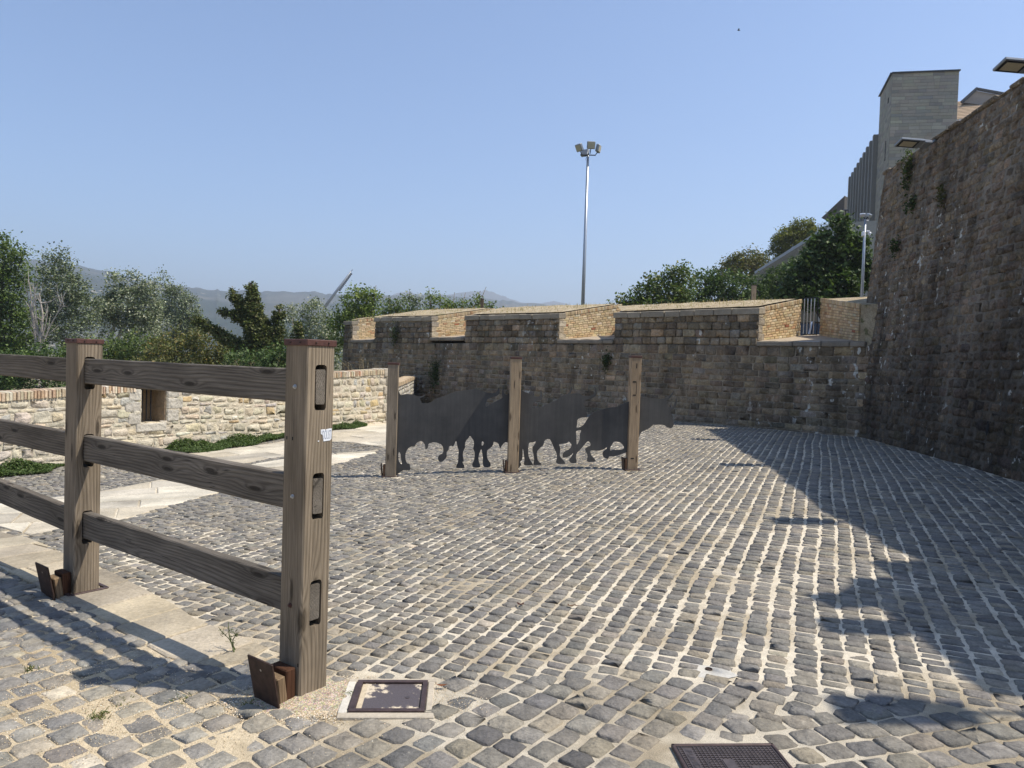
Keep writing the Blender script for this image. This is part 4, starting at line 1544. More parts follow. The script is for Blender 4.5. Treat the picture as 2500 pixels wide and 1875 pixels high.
# ------------------------------------------------------------------ bull silhouettes between three posts
bull = thing('bull_silhouette_fence', 'dark steel cut-out of running bulls held between three timber posts', 'sculpture', (BULL_POSTS[1][0], BULL_POSTS[1][1], 0))
PB = np.array([BULL_POSTS[2][0] - BULL_POSTS[0][0], BULL_POSTS[2][1] - BULL_POSTS[0][1], 0]); PB /= np.linalg.norm(PB)
PN = np.array([-PB[1], PB[0], 0])
for k, (px_, py_) in enumerate(BULL_POSTS):
    zt = (1.512, 1.648, 1.722)[k]
    g0 = zt - 1.65
    M = frame(PB, PN, UP, (px_, py_, g0))
    sl = [(.20, .42), (.72, .95), (1.22, 1.44)] if k == 2 else [(.30, .52)]
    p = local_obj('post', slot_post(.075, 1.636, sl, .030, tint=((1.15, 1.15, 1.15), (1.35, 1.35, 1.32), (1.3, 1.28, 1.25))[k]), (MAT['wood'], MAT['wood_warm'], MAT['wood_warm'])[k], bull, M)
    cap_for(p, px_, py_, .075, zt + .004, PB, PN)
    g1 = float(ground(px_ - .1, py_))
    m = MB()
    tl = .10
    lean = UP * math.cos(tl) - PB * math.sin(tl)
    m.box(np.array([px_, py_, g1]) - PB * (.075 + .045) + lean * .075, (.005, .07, .105), np.column_stack([np.cross(PN, lean), PN, lean]), (1, 1, 1), .002)
    m.build('steel_plate', MAT['rust'], bull)
    w = MB(); w.box((0, 0, 0), (.014, .062, .09), None, (.8, .6, .5), .004)
    local_obj('wedge', w, MAT['wood_warm'], bull, frame(PB, PN, UP, (px_ - PB[0] * .094, py_ - PB[1] * .094, g1 + .075)))
    m = MB()
    for a, b, sx_, sy_ in ((PB, PN, .012, .11), (PN, PB, .11, .012)):
        for sg in (1, -1):
            m.box(np.array([px_, py_, g1 + .006]) + a * sg * .105, (sx_, sy_, .007), np.column_stack([PB, PN, UP]), (1, 1, 1), .002)
    m.build('socket_frame', MAT['iron_frame'], bull)
    if k == 2:                                     # old fixing marks on the right post
        m = MB()
        for (a, z0, z1, w_) in ((.005, 1.50, 1.57, .012), (-.02, 1.29, 1.31, .05), (.012, 1.12, 1.30, .005), (-.015, 1.10, 1.115, .045), (-.012, .175, .19, .05)):
            c = np.array([px_, py_, g0 + (z0 + z1) / 2 - .02]) + PB * a - PN * .0755
            m.box(c, (w_ / 2, .0012, (z1 - z0) / 2), np.column_stack([PB, PN, UP]), (1, 1, 1))
        sub(p, 'fixing_marks', m, MAT['black'])['kind'] = 'stuff'


def smooth_loop(pts, k=4):
    P = np.array(pts, float); n = len(P); out = []
    for i in range(n):
        p0, p1, p2, p3 = P[i - 1], P[i], P[(i + 1) % n], P[(i + 2) % n]
        for j in range(k):
            t = j / k
            out.append(.5 * ((2 * p1) + (-p0 + p2) * t + (2 * p0 - 5 * p1 + 4 * p2 - p3) * t * t + (-p0 + 3 * p1 - 3 * p2 + p3) * t ** 3))
    out = np.array(out)
    return [p for i, p in enumerate(out) if np.linalg.norm(p - out[i - 1]) > .0008]


def cutout(name, loops, th=.004):
    """loops in plate coordinates (metres along the plate, height); first is the outline"""
    loops = [smooth_loop(l) for l in loops]
    flat = [Vector((p[0], p[1], 0)) for l in loops for p in l]
    tris = tessellate_polygon([[Vector((p[0], p[1], 0)) for p in l] for l in loops])
    o = np.array([BULL_POSTS[0][0], BULL_POSTS[0][1], 0])
    n = len(flat)
    A = np.array([o + PB * p.x + UP * p.y - PN * th for p in flat]); B = A + PN * 2 * th
    T = np.array(tris)
    a, b, c = A[T[:, 0]], A[T[:, 1]], A[T[:, 2]]
    flip = (np.cross(b - a, c - a) @ PN) > 0
    T[flip] = T[flip][:, ::-1]
    q = []; s = 0
    for l in loops:
        k = len(l)
        q += [(s + i, s + (i + 1) % k, n + s + (i + 1) % k, n + s + i) for i in range(k)]
        s += k
    return obj(name, np.concatenate([A, B]), [np.concatenate([T, T[:, ::-1] + n]), np.array(q)], MAT['bull'], bull)


BULL_L = [(0.054, 1.038), (0.114, 1.063), (0.188, 1.081), (0.264, 1.079), (0.321, 1.064), (0.359, 1.053), (0.406, 1.057), (0.438, 1.075), (0.457, 1.085), (0.443, 1.060), (0.414, 1.043), (0.388, 1.028), (0.388, 1.004), (0.403, 0.979), (0.412, 0.957), (0.446, 0.951), (0.493, 0.954), (0.535, 0.973), (0.586, 1.009), (0.642, 1.039), (0.727, 1.070), (0.821, 1.111), (0.915, 1.142), (1.019, 1.159), (1.124, 1.177), (1.181, 1.183), (1.248, 1.166), (1.307, 1.143), (1.355, 1.130), (1.422, 1.127), (1.462, 1.141), (1.484, 1.168), (1.501, 1.211), (1.515, 1.168), (1.515, 1.130), (1.483, 1.092), (1.434, 1.075), (1.367, 1.049), (1.335, 1.015), (1.322, 0.966), (1.332, 0.928), (1.389, 0.963), (1.465, 1.007), (1.531, 1.044), (1.561, 1.071), (1.550, 1.107), (1.553, 1.146), (1.561, 1.194), (1.569, 1.244), (1.580, 1.199), (1.579, 1.151), (1.594, 1.123), (1.620, 1.111), (1.722, 1.110), (1.744, 0.418), (1.652, 0.421), (1.626, 0.427), (1.599, 0.405), (1.573, 0.371), (1.558, 0.339), (1.540, 0.356), (1.522, 0.403), (1.493, 0.417), (1.456, 0.426), (1.446, 0.383), (1.418, 0.343), (1.371, 0.304), (1.363, 0.256), (1.375, 0.179), (1.413, 0.122), (1.422, 0.083), (1.398, 0.059), (1.350, 0.055), (1.318, 0.072), (1.305, 0.120), (1.308, 0.177), (1.296, 0.254), (1.279, 0.317), (1.257, 0.263), (1.244, 0.205), (1.251, 0.138), (1.272, 0.080), (1.263, 0.053), (1.206, 0.048), (1.167, 0.059), (1.156, 0.098), (1.179, 0.156), (1.186, 0.214), (1.185, 0.271), (1.164, 0.319), (1.172, 0.387), (1.165, 0.434), (1.135, 0.477), (1.110, 0.505), (1.088, 0.471), (1.055, 0.432), (1.043, 0.374), (1.046, 0.336), (1.022, 0.278), (1.019, 0.220), (1.030, 0.163), (1.029, 0.134), (1.014, 0.126), (1.040, 0.076), (1.043, 0.042), (0.986, 0.038), (0.933, 0.040), (0.929, 0.074), (0.950, 0.123), (0.952, 0.209), (0.955, 0.286), (0.933, 0.353), (0.915, 0.427), (0.894, 0.386), (0.876, 0.350), (0.848, 0.356), (0.817, 0.341), (0.811, 0.298), (0.784, 0.259), (0.787, 0.206), (0.763, 0.162), (0.726, 0.126), (0.688, 0.123), (0.668, 0.151), (0.663, 0.189), (0.685, 0.223), (0.722, 0.243), (0.736, 0.282), (0.729, 0.329), (0.704, 0.372), (0.671, 0.386), (0.632, 0.399), (0.599, 0.403), (0.557, 0.393), (0.523, 0.373), (0.515, 0.325), (0.498, 0.304), (0.479, 0.305), (0.475, 0.343), (0.462, 0.381), (0.433, 0.409), (0.405, 0.414), (0.363, 0.394), (0.340, 0.365), (0.327, 0.336), (0.280, 0.335), (0.229, 0.295), (0.209, 0.252), (0.200, 0.195), (0.210, 0.128), (0.233, 0.092), (0.261, 0.086), (0.275, -0.000), (0.223, -0.005), (0.171, -0.004), (0.160, -0.014), (0.002, -0.011)]
BULL_LH = [[(0.108, 0.250), (0.127, 0.232), (0.138, 0.165), (0.155, 0.080), (0.126, 0.098), (0.105, 0.145), (0.101, 0.212)], [(1.290, 0.432), (1.315, 0.404), (1.292, 0.365), (1.282, 0.394)]]
BULL_R = [(1.720, 1.151), (1.870, 1.157), (1.923, 1.141), (1.976, 1.114), (2.035, 1.098), (2.088, 1.096), (2.106, 1.123), (2.115, 1.199), (2.135, 1.153), (2.137, 1.090), (2.124, 1.047), (2.060, 1.030), (2.010, 0.988), (2.000, 0.948), (2.052, 0.928), (2.098, 0.933), (2.190, 0.976), (2.282, 1.024), (2.351, 1.055), (2.419, 1.109), (2.488, 1.134), (2.532, 1.176), (2.562, 1.244), (2.572, 1.229), (2.564, 1.177), (2.552, 1.148), (2.611, 1.157), (2.687, 1.157), (2.729, 1.129), (2.818, 1.126), (2.876, 1.141), (2.903, 1.174), (2.909, 1.215), (2.898, 1.265), (2.917, 1.250), (2.937, 1.199), (2.935, 1.158), (2.912, 1.117), (2.855, 1.086), (2.796, 1.073), (2.757, 1.031), (2.762, 0.973), (2.797, 0.893), (2.811, 0.825), (2.735, 0.809), (2.697, 0.797), (2.668, 0.773), (2.663, 0.703), (2.661, 0.657), (2.707, 0.668), (2.753, 0.697), (2.779, 0.729), (2.812, 0.788), (2.874, 0.871), (2.944, 0.908), (3.049, 0.940), (3.143, 0.965), (3.249, 0.980), (3.342, 1.029), (3.436, 1.067), (3.530, 1.110), (3.601, 1.128), (3.697, 1.129), (3.793, 1.119), (3.914, 1.114), (3.973, 1.131), (4.026, 1.161), (4.067, 1.201), (4.088, 1.233), (4.082, 1.189), (4.045, 1.138), (4.001, 1.099), (3.985, 1.078), (4.004, 1.029), (4.039, 0.989), (4.075, 1.001), (4.104, 1.031), (4.120, 1.079), (4.134, 1.124), (4.143, 1.068), (4.129, 1.008), (4.088, 0.966), (4.055, 0.942), (4.060, 0.913), (4.079, 0.878), (4.089, 0.831), (4.107, 0.772), (4.107, 0.725), (4.087, 0.692), (4.063, 0.683), (4.014, 0.694), (3.971, 0.722), (3.904, 0.732), (3.832, 0.727), (3.796, 0.724), (3.750, 0.682), (3.691, 0.648), (3.632, 0.620), (3.599, 0.555), (3.555, 0.454), (3.487, 0.347), (3.405, 0.311), (3.311, 0.274), (3.240, 0.251), (3.159, 0.247), (3.143, 0.214), (3.099, 0.220), (3.068, 0.248), (3.058, 0.298), (3.079, 0.333), (3.115, 0.360), (3.116, 0.384), (3.070, 0.351), (2.988, 0.328), (2.887, 0.330), (2.876, 0.306), (2.896, 0.254), (2.942, 0.210), (2.952, 0.173), (2.887, 0.163), (2.834, 0.169), (2.837, 0.241), (2.822, 0.285), (2.796, 0.343), (2.815, 0.371), (2.873, 0.405), (2.860, 0.448), (2.833, 0.465), (2.786, 0.417), (2.728, 0.342), (2.676, 0.287), (2.663, 0.226), (2.677, 0.170), (2.664, 0.142), (2.593, 0.141), (2.568, 0.178), (2.579, 0.213), (2.613, 0.254), (2.619, 0.289), (2.589, 0.254), (2.555, 0.234), (2.485, 0.213), (2.467, 0.234), (2.471, 0.275), (2.505, 0.314), (2.540, 0.328), (2.580, 0.364), (2.590, 0.411), (2.552, 0.454), (2.524, 0.433), (2.466, 0.418), (2.410, 0.410), (2.429, 0.349), (2.425, 0.256), (2.450, 0.210), (2.493, 0.165), (2.506, 0.128), (2.441, 0.123), (2.400, 0.126), (2.372, 0.151), (2.382, 0.197), (2.378, 0.267), (2.340, 0.348), (2.302, 0.428), (2.271, 0.480), (2.230, 0.482), (2.196, 0.458), (2.175, 0.391), (2.129, 0.349), (2.090, 0.296), (2.093, 0.227), (2.112, 0.163), (2.158, 0.124), (2.154, 0.106), (2.062, 0.101), (2.042, 0.110), (2.049, 0.180), (2.040, 0.249), (2.024, 0.307), (2.026, 0.365), (2.057, 0.411), (2.064, 0.451), (2.034, 0.432), (1.972, 0.421), (1.962, 0.340), (1.965, 0.248), (1.991, 0.179), (2.035, 0.112), (2.026, 0.096), (1.917, 0.096), (1.904, 0.125), (1.909, 0.177), (1.901, 0.235), (1.887, 0.322), (1.878, 0.318), (1.880, 0.234), (1.873, 0.176), (1.848, 0.143), (1.861, 0.116), (1.857, 0.089), (1.743, 0.084)]
BULL_RH = [[(2.657, 0.610), (2.725, 0.620), (2.708, 0.555), (2.711, 0.489), (2.673, 0.410), (2.664, 0.471), (2.656, 0.558)], [(3.226, 0.465), (3.304, 0.459), (3.357, 0.417), (3.367, 0.365), (3.284, 0.346), (3.213, 0.349), (3.173, 0.336), (3.167, 0.376), (3.196, 0.429)]]
cutout('bull_panel', [BULL_L] + BULL_LH)
cutout('bull_panel', [BULL_R] + BULL_RH)

# ------------------------------------------------------------------ covers and drain
def g_at(x, y): return float(ground(x, y))
cov = thing('inspection_cover', 'square iron inspection cover dusted with sand in a pale concrete collar', 'cover', (-.52, 3.41, g_at(-.52, 3.41)))
ax = np.array([.33, .022, 0]); ax /= np.linalg.norm(ax); ay = np.array([-ax[1], ax[0], 0])
cen = np.array([-.525, 3.41, g_at(-.525, 3.41)])
M3 = np.column_stack([ax, ay, UP])
m = MB()
for dx, dy, hx, hy in ((0, .176, .215, .016), (0, -.182, .215, .022), (-.197, 0, .020, .160), (.188, 0, .016, .160)):
    m.box(cen + ax * dx + ay * dy + UP * -.021, (hx, hy, .024), M3, (.46, .40, .31) if dx >= 0 else (.60, .56, .48), .004)
m.build('concrete_collar', MAT['concrete'], cov)
m = MB()
for dx, dy, hx, hy in ((0, .148, .170, .012), (0, -.148, .170, .012), (-.158, 0, .016, .136), (.158, 0, .012, .136)):
    m.box(cen + ax * dx + ay * dy + UP * .001, (hx, hy, .010), M3, (1, 1, 1), .002)
m.build('frame', MAT['iron_frame'], cov)
m = MB(); m.box(cen + ax * .012 + UP * -.006, (.130, .132, .008), M3, (1, 1, 1), .002)
lid = m.build('lid', MAT['lid'], cov)
m = MB(); m.box(cen - ax * .128 + UP * -.004, (.014, .130, .006), M3, (.52, .43, .30), .002)
m.build('sand_fill', MAT['grain'], cov)
m = MB(); m.lathe(cen + ax * .082 + ay * -.012 + UP * .0025, [(.011, 0), (.011, .0015), (.0085, .0015)], 18, (2.2, 2.2, 2.2)); m.build('lifting_ring', MAT['iron'], lid)

gc = thing('drain_cover', 'brown cast iron access cover with a raised square grid at the lower edge', 'cover', (.94, 2.83, g_at(.94, 2.83)))
ax = np.array([.433, .032, 0]); ax /= np.linalg.norm(ax); ay = np.array([-ax[1], ax[0], 0]); M3 = np.column_stack([ax, ay, UP])
cen = np.array([.945, 2.83, g_at(.94, 2.95) + .003])
m = MB(); m.box(cen - UP * .01, (.214, .214, .010), M3, (1, 1, 1), .003); m.build('plate', MAT['iron'], gc)
m = MB()
for dx, dy, hx, hy in ((0, .211, .219, .007), (0, -.211, .219, .007), (-.212, 0, .007, .218), (.212, 0, .007, .218)):
    m.box(cen + ax * dx + ay * dy - UP * .002, (hx, hy, .008), M3, (.8, .7, .7), .003)
m.build('rim', MAT['iron_frame'], gc)
m = MB()
blocks = [(-.175, -.145, -.10, .19), (-.045, .0, -.06, .10), (.055, .145, -.02, .05)]
def blank(x, y):
    return any(b[0] < x < b[1] and b[2] < y < b[3] for b in blocks)
K = 24
for i in range(K + 1):
    a = -.198 + i * .396 / K
    for ori in (0, 1):
        run = []
        for j in range(49):
            t = -.198 + j * .396 / 48
            x, y = (a, t) if ori == 0 else (t, a)
            if not blank(x, y): run.append(t)
            if (blank(x, y) or j == 48) and run:
                t0, t1 = run[0], run[-1]
                if t1 - t0 > .01:
                    c = (cen + ax * a + ay * (t0 + t1) / 2) if ori == 0 else (cen + ax * (t0 + t1) / 2 + ay * a)
                    m.box(c + UP * .0012, (.0014, (t1 - t0) / 2, .0022) if ori == 0 else ((t1 - t0) / 2, .0014, .0021), M3, (4.2, 3.9, 3.7))
                run = []
m.build('raised_grid', MAT['iron'], gc, kind='stuff')
m = MB(); m.box(cen + ax * .10 + ay * .015 + UP * .0012, (.044, .034, .0016), M3); m.box(cen + ax * -.0225 + ay * .02 + UP * .0012, (.0215, .078, .0016), M3); m.build('blank_pads', MAT['iron'], gc)
def raised_text(body, cx_, cy_, size_x, size_y, name):
    cu = bpy.data.curves.new(name, 'FONT'); cu.body = body; cu.extrude = .0
    tmp = bpy.data.objects.new('tmp', cu); COL.objects.link(tmp)
    me = bpy.data.meshes.new_from_object(tmp.evaluated_get(bpy.context.evaluated_depsgraph_get()))
    bpy.data.objects.remove(tmp)
    v = np.array([q.co[:] for q in me.vertices])
    w = v[:, 0].max() - v[:, 0].min(); h = v[:, 1].max() - v[:, 1].min()
    v = np.stack([(v[:, 0] - v[:, 0].min()) / w - .5, (v[:, 1] - v[:, 1].min()) / h - .5], 1)
    # reads downwards along the left edge
    P = [cen + ax * (cx_ + b * size_y) - ay * (cy_ + a * size_x) + UP * .0034 for a, b in v]
    m = MB(); m.add(P, [tuple(p.vertices) for p in me.polygons], (2.0, 1.6, 1.5)); m.build(name, MAT['iron'], gc, kind='stuff')
raised_text('FUNDICO', -.160, -.055, .23, .026, 'lettering')
raised_text('B125', -.105, -.05, .09, .020, 'lettering')

dr = thing('drain_hole', 'small round hole in a smooth grey mortar patch among the cobbles', 'drain', (*DRAIN, g_at(*DRAIN)))
m = MB(); k = 30
ang = np.linspace(0, 2 * math.pi, k, endpoint=False)
rr = .105 + .03 * (vnoise(np.cos(ang) * 2 + 9, np.sin(ang) * 2, 61) - .5) * 2
V = [(DRAIN[0] + 1.25 * r * math.cos(t), DRAIN[1] + .85 * r * math.sin(t), g_at(DRAIN[0], DRAIN[1]) - .006) for r, t in zip(rr, ang)]
V += [(DRAIN[0] + .017 * math.cos(t), DRAIN[1] + .017 * math.sin(t), g_at(*DRAIN) + .003) for t in ang]
V += [(DRAIN[0] + .017 * math.cos(t), DRAIN[1] + .017 * math.sin(t), g_at(*DRAIN) - .03) for t in ang]
m.add(V, [(i, (i + 1) % k, k + (i + 1) % k, k + i) for i in range(k)] + [(k + i, k + (i + 1) % k, 2 * k + (i + 1) % k, 2 * k + i) for i in range(k)], (.50, .475, .42))
m.build('mortar_patch', MAT['concrete'], dr, True)
m = MB(); m.lathe(np.array([DRAIN[0], DRAIN[1], g_at(*DRAIN)]), [(.0185, .0035), (.0185, .008), (.0165, .008), (.0165, -.02)], 20); m.build('pipe_rim', MAT['rust'], dr)
m = MB(); m.lathe(np.array([DRAIN[0], DRAIN[1], g_at(*DRAIN) - .03]), [(.0165, 0), (.0165, .018), (.008, .021), (.001, .022)], 20, (.52, .46, .34)); m.build('sand_plug', MAT['grain'], dr)

# ------------------------------------------------------------------ gate and cars seen through the last opening
gate = thing('metal_gate', 'narrow dark barred gate closing the back of the rightmost wall opening', 'gate', tuple(bw(19.5, 2.62, 2.5)))
for k in range(5):
    m = MB(); p = bw(19.315 + k * .095, 2.62, 0)
    m.box((p[0], p[1], 3.12), (.010, .010, .52), np.column_stack([[*BU, 0], [*BN, 0], UP]))
    m.build('bar', MAT['steel_grey'] if k < 4 else MAT['dark_steel'], gate)
for z in (2.62, 3.63):
    m = MB(); m.box(bw(19.505, 2.62, z), (.20, .012, .014), np.column_stack([[*BU, 0], [*BN, 0], UP])); m.build('rail', MAT['dark_steel'], gate)
m = MB(); m.box(bw(19.75, 2.62, 3.45), (.05, .01, .01), np.column_stack([[*BU, 0], [*BN, 0], UP])); m.build('hinge', MAT['dark_steel'], gate)


def car(pos, ang, paint, label):
    root = thing('parked_car', label, 'car', pos, 'cars parked behind the bastion')
    c, s = math.cos(ang), math.sin(ang)
    A = np.array([c, s, 0]); B = np.array([-s, c, 0])
    P = lambda x, y, z: np.array(pos) + A * x + B * y + UP * z
    prof = [(-2.0, .35), (-2.05, .75), (-1.9, .95), (-1.35, 1.0), (-.65, 1.02), (1.55, 1.05), (1.95, .98), (2.05, .7), (2.0, .33), (1.0, .25), (-1.0, .25)]
    m = MB()
    for sg in (1, -1):
        pass
    n = len(prof)
    V = []
    for y, k in ((-.86, .97), (-.80, 1.0), (.80, 1.0), (.86, .97)):
        V += [P(x * k, y, z if abs(y) < .82 else .3 + (z - .3) * .94) for x, z in prof]
    F = [(r * n + i, r * n + (i + 1) % n, (r + 1) * n + (i + 1) % n, (r + 1) * n + i) for r in range(3) for i in range(n)]
    F += [tuple(range(n))[::-1], tuple(range(3 * n, 4 * n))]
    m.add(V, F); m.build('body', paint, root, True)
    cab = [(-1.2, 1.0), (-.55, 1.42), (.1, 1.5), (1.2, 1.46), (1.75, 1.03)]
    k = len(cab)
    m = MB()
    V = [P(x, (-.80 if z < 1.1 else -.62), z) for x, z in cab] + [P(x, (.80 if z < 1.1 else .62), z) for x, z in cab]
    m.add(V, [(0, 1, k + 1, k), (3, 4, 2 * k - 1, k + 3), tuple(range(k)), tuple(range(2 * k - 1, k - 1, -1))]); m.build('windows', MAT['car_glass'], root)
    m = MB()
    V = [P(x, y, z + .012) for y in (-.64, .64) for x, z in cab[1:4]]
    m.add(V, [(0, 1, 4, 3), (1, 2, 5, 4)]);
    for sg in (-1, 1):
        for (x0, z0, x1, z1) in ((-1.2, 1.0, -.55, 1.42), (.25, 1.02, .3, 1.49), (1.75, 1.03, 1.2, 1.46)):
            m.tube([P(x0, sg * (.81), z0), P(x1, sg * .635, z1)], .035, 6)
    m.build('roof', paint, root)
    for x in (-1.3, 1.3):
        for y in (-.80, .80):
            m = MB()
            cc = P(x, y, .32)
            rot = np.column_stack([A, UP, B])
            for r0, w in ((.32, .10),):
                V = [cc + rot @ np.array([r0 * math.cos(t), r0 * math.sin(t), z]) for z in (-w, w) for t in np.linspace(0, 2 * math.pi, 18, endpoint=False)]
                m.add(V, [(i, (i + 1) % 18, 18 + (i + 1) % 18, 18 + i) for i in range(18)] + [tuple(range(18))[::-1], tuple(range(18, 36))])
            w_ = m.build('wheel', MAT['dark_steel'], root)
    return root


MAT['car_glass'] = NT('car_glass').done((.02, .025, .03), .08, spec=.6)
MAT['car_silver'] = NT('car_paint_silver').done((.55, .60, .68), .3, metal=.3, spec=.5)
MAT['car_white'] = NT('car_paint_white').done((.75, .76, .78), .3, spec=.5)
car((10.6, 24.6, 1.75), R(118), MAT['car_silver'], 'silver blue hatchback glimpsed behind the gate bars')
car((10.4, 27.6, 1.75), R(30), MAT['car_white'], 'white car parked beyond the silver blue one')

# ------------------------------------------------------------------ street lamps on the rampart
def street_lamp(tip, y, z, label):
    wx = float(ramp_x(y)) + .575
    root = thing('street_lamp', label, 'lamp', (wx + .25, y, RH), 'street lamps along the rampart top')
    M = np.array(Matrix.Rotation(R(3.0), 3, 'Y') @ Matrix.Rotation(R(-13.0), 3, 'X'))
    xa, ya, za = M[:, 0], M[:, 1], M[:, 2]
    o = np.array([tip, y, z])
    m = MB()
    m.box(o + xa * .24, (.24, .15, .024), M, (1, 1, 1), .010)
    m.box(o + xa * .55 + za * .004, (.085, .115, .036), M, (1, 1, 1), .012)
    m.build('housing', MAT['lamp_grey'], root)
    m = MB(); m.box(o + xa * .20 - za * .0245, (.175, .125, .004), M); m.build('bezel', MAT['dark_steel'], root)
    m = MB(); m.box(o + xa * .20 - za * .0288, (.135, .092, .003), M); m.build('lens', MAT['lamp_lens'], root)
    m = MB(); e = np.array([wx + .25, y, RH + .10])
    m.tube([o + xa * .62, (o + xa * .62) * .4 + e * .6 + UP * .03, e], .026, 8)
    m.tube([e + UP * .1, np.array([wx + .25, y, RH - .3])], .032, 8)
    m.build('pole', MAT['lamp_grey'], root)


street_lamp(7.54, 14.85, 6.22, 'grey flat lamp head jutting over the rampart in front of the tower')
street_lamp(7.08, 11.1, 6.24, 'grey flat lamp head cut off by the upper right picture edge')
for tp, y, lab in ((6.48, 7.15, 'lamp out of frame casting the slim shadow bar midway along the wall shadow'),
                   (5.82, 4.28, 'lamp out of frame casting the shadow tongue beside the mortar patch'), (5.40, 3.13, 'lamp out of frame casting the shadow patch nearest the drain cover')):
    street_lamp(tp, y, 6.15, lab)

# ------------------------------------------------------------------ masts and posts beyond the wall
mast = thing('floodlight_mast', 'tall slim grey mast with a cluster of floodlights against the sky', 'lamp post', (5.459, 60, 7.907))
b0 = np.array((5.485, 60, 6.184)); b1 = np.array((5.539, 60, 18.454))
b0[2] = 1.7
m = MB(); m.tube([np.array([b1[0], 60., 1.7]), b1], [.17, .10], 12); m.build('pole', MAT['steel_grey'], mast, True)
m = MB()
m.tube([b1 + np.array([-.62, 0, .05]), b1 + np.array([.62, 0, .05])], .045, 6)
m.tube([b1 + np.array([0, -.5, .05]), b1 + np.array([0, .5, .05])], .045, 6)
m.tube([b1 + np.array([-.1, 0, -.1]), b1 + np.array([-.2, 0, -.35]), b1 + np.array([-.1, 0, -.42]), b1 + np.array([0, 0, -.3])], .012, 5)
m.build('cross_arm', MAT['dark_steel'], mast)
for (dx, dy, dz, yaw, pit) in ((-.72, 0, .62, -.9, .5), (.18, -.45, .72, .05, .35), (.82, .1, .62, 1.2, .2), (-.2, .5, .35, 2.6, .4)):
    o = b1 + np.array([dx, dy, dz])
    f = np.array([math.sin(yaw) * math.cos(pit), -math.cos(yaw) * math.cos(pit), -math.sin(pit)])
    r_ = np.cross(f, UP); r_ /= np.linalg.norm(r_); u_ = np.cross(r_, f)
    M = np.column_stack([r_, f, u_])
    m = MB(); m.box(o, (.33, .14, .30), M, (.8, .82, .84), .05)
    h = m.build('floodlight', MAT['lamp_grey'], mast)
    q = MB(); q.box(o + f * .142, (.27, .008, .24), M); q.build('lens', MAT['lamp_lens'], h)
    q = MB(); q.tube([o - u_ * .3, b1 + np.array([dx * .7, dy * .7, .05])], .035, 6); q.build('yoke', MAT['dark_steel'], h)

cctv = thing('camera_pole', 'slim grey pole with twin floodlights and white cameras before the dark tree', 'pole', (*(11.705, 25, 4.514)[:2], 1.75))
t0 = np.array((11.719, 25, 4.21)); t1 = np.array((11.718, 25, 6.784))
m = MB(); m.tube([np.array([t1[0], 25., 1.75]), np.array([t1[0], 25., (t0[2] + t1[2]) / 2]), t1], [.055, .045, .035], 10); m.build('pole', MAT['steel_grey'], cctv, True)
for dx, yaw in ((-.10, -.5), (.12, .6)):
    o = np.array([t1[0] + dx, 25., t1[2] + .13]); f = np.array([math.sin(yaw), -math.cos(yaw), -.5]); f /= np.linalg.norm(f)
    r_ = np.cross(f, UP); r_ /= np.linalg.norm(r_); u_ = np.cross(r_, f)
    m = MB(); m.box(o, (.085, .06, .055), np.column_stack([r_, f, u_]), (1, 1, 1), .012); m.build('floodlight', MAT['steel_grey'], cctv)
    m = MB(); m.tube([o, np.array([t1[0], 25., t1[2] - .02])], .015, 6); m.build('bracket', MAT['dark_steel'], cctv)
for dx, dz, hx, hz_ in ((.08, -.42, .06, .03), (-.07, -.50, .035, .07), (.05, -.05, .04, .012)):
    m = MB(); m.box((t1[0] + dx, 24.97, t1[2] + dz), (hx, .05, hz_), None, (1, 1, 1), .01); m.build('camera_housing', MAT['white_paint'], cctv)
m = MB(); m.lathe(np.array([t1[0] + .15, 24.97, t1[2] - .5]), [(.05, .06), (.055, .02), (.045, -.03), (.01, -.055)], 12); m.build('dome_camera', MAT['white_paint'], cctv, True)

for (a, b, Y, lab, tint) in (((9.029, 28, 3.808), (9.02, 28, 4.782), 28., 'short pale wooden post behind the bastion near the gate', (1.4, 1.35, 1.3)),
                             ((-1.448, 33, 3.548), (-1.455, 33, 4.369), 33., 'short dark wooden post standing above the middle of the bastion', (.6, .6, .6))):
    root = thing('wooden_post', lab, 'post', (a[0], a[1], a[2]))
    m = MB(); m.box((0, 0, (b[2] - a[2]) / 2 - .4), (.075, .075, (b[2] - a[2]) / 2 + .4), None, tint, .008)
    local_obj('shaft', m, MAT['wood_warm'], root, Matrix.Translation(a))
    m = MB(); m.box((a[0], a[1], b[2] + .006), (.082, .082, .014), None, (1, 1, 1), .003); m.build('cap', MAT['rust'], root)
    m = MB(); m.tube([(a[0] + .07, a[1], b[2] - .2), (a[0] + .18, a[1], b[2] - .2), (a[0] + .20, a[1], b[2] - .3)], .015, 6); m.build('hook', MAT['dark_steel'], root)

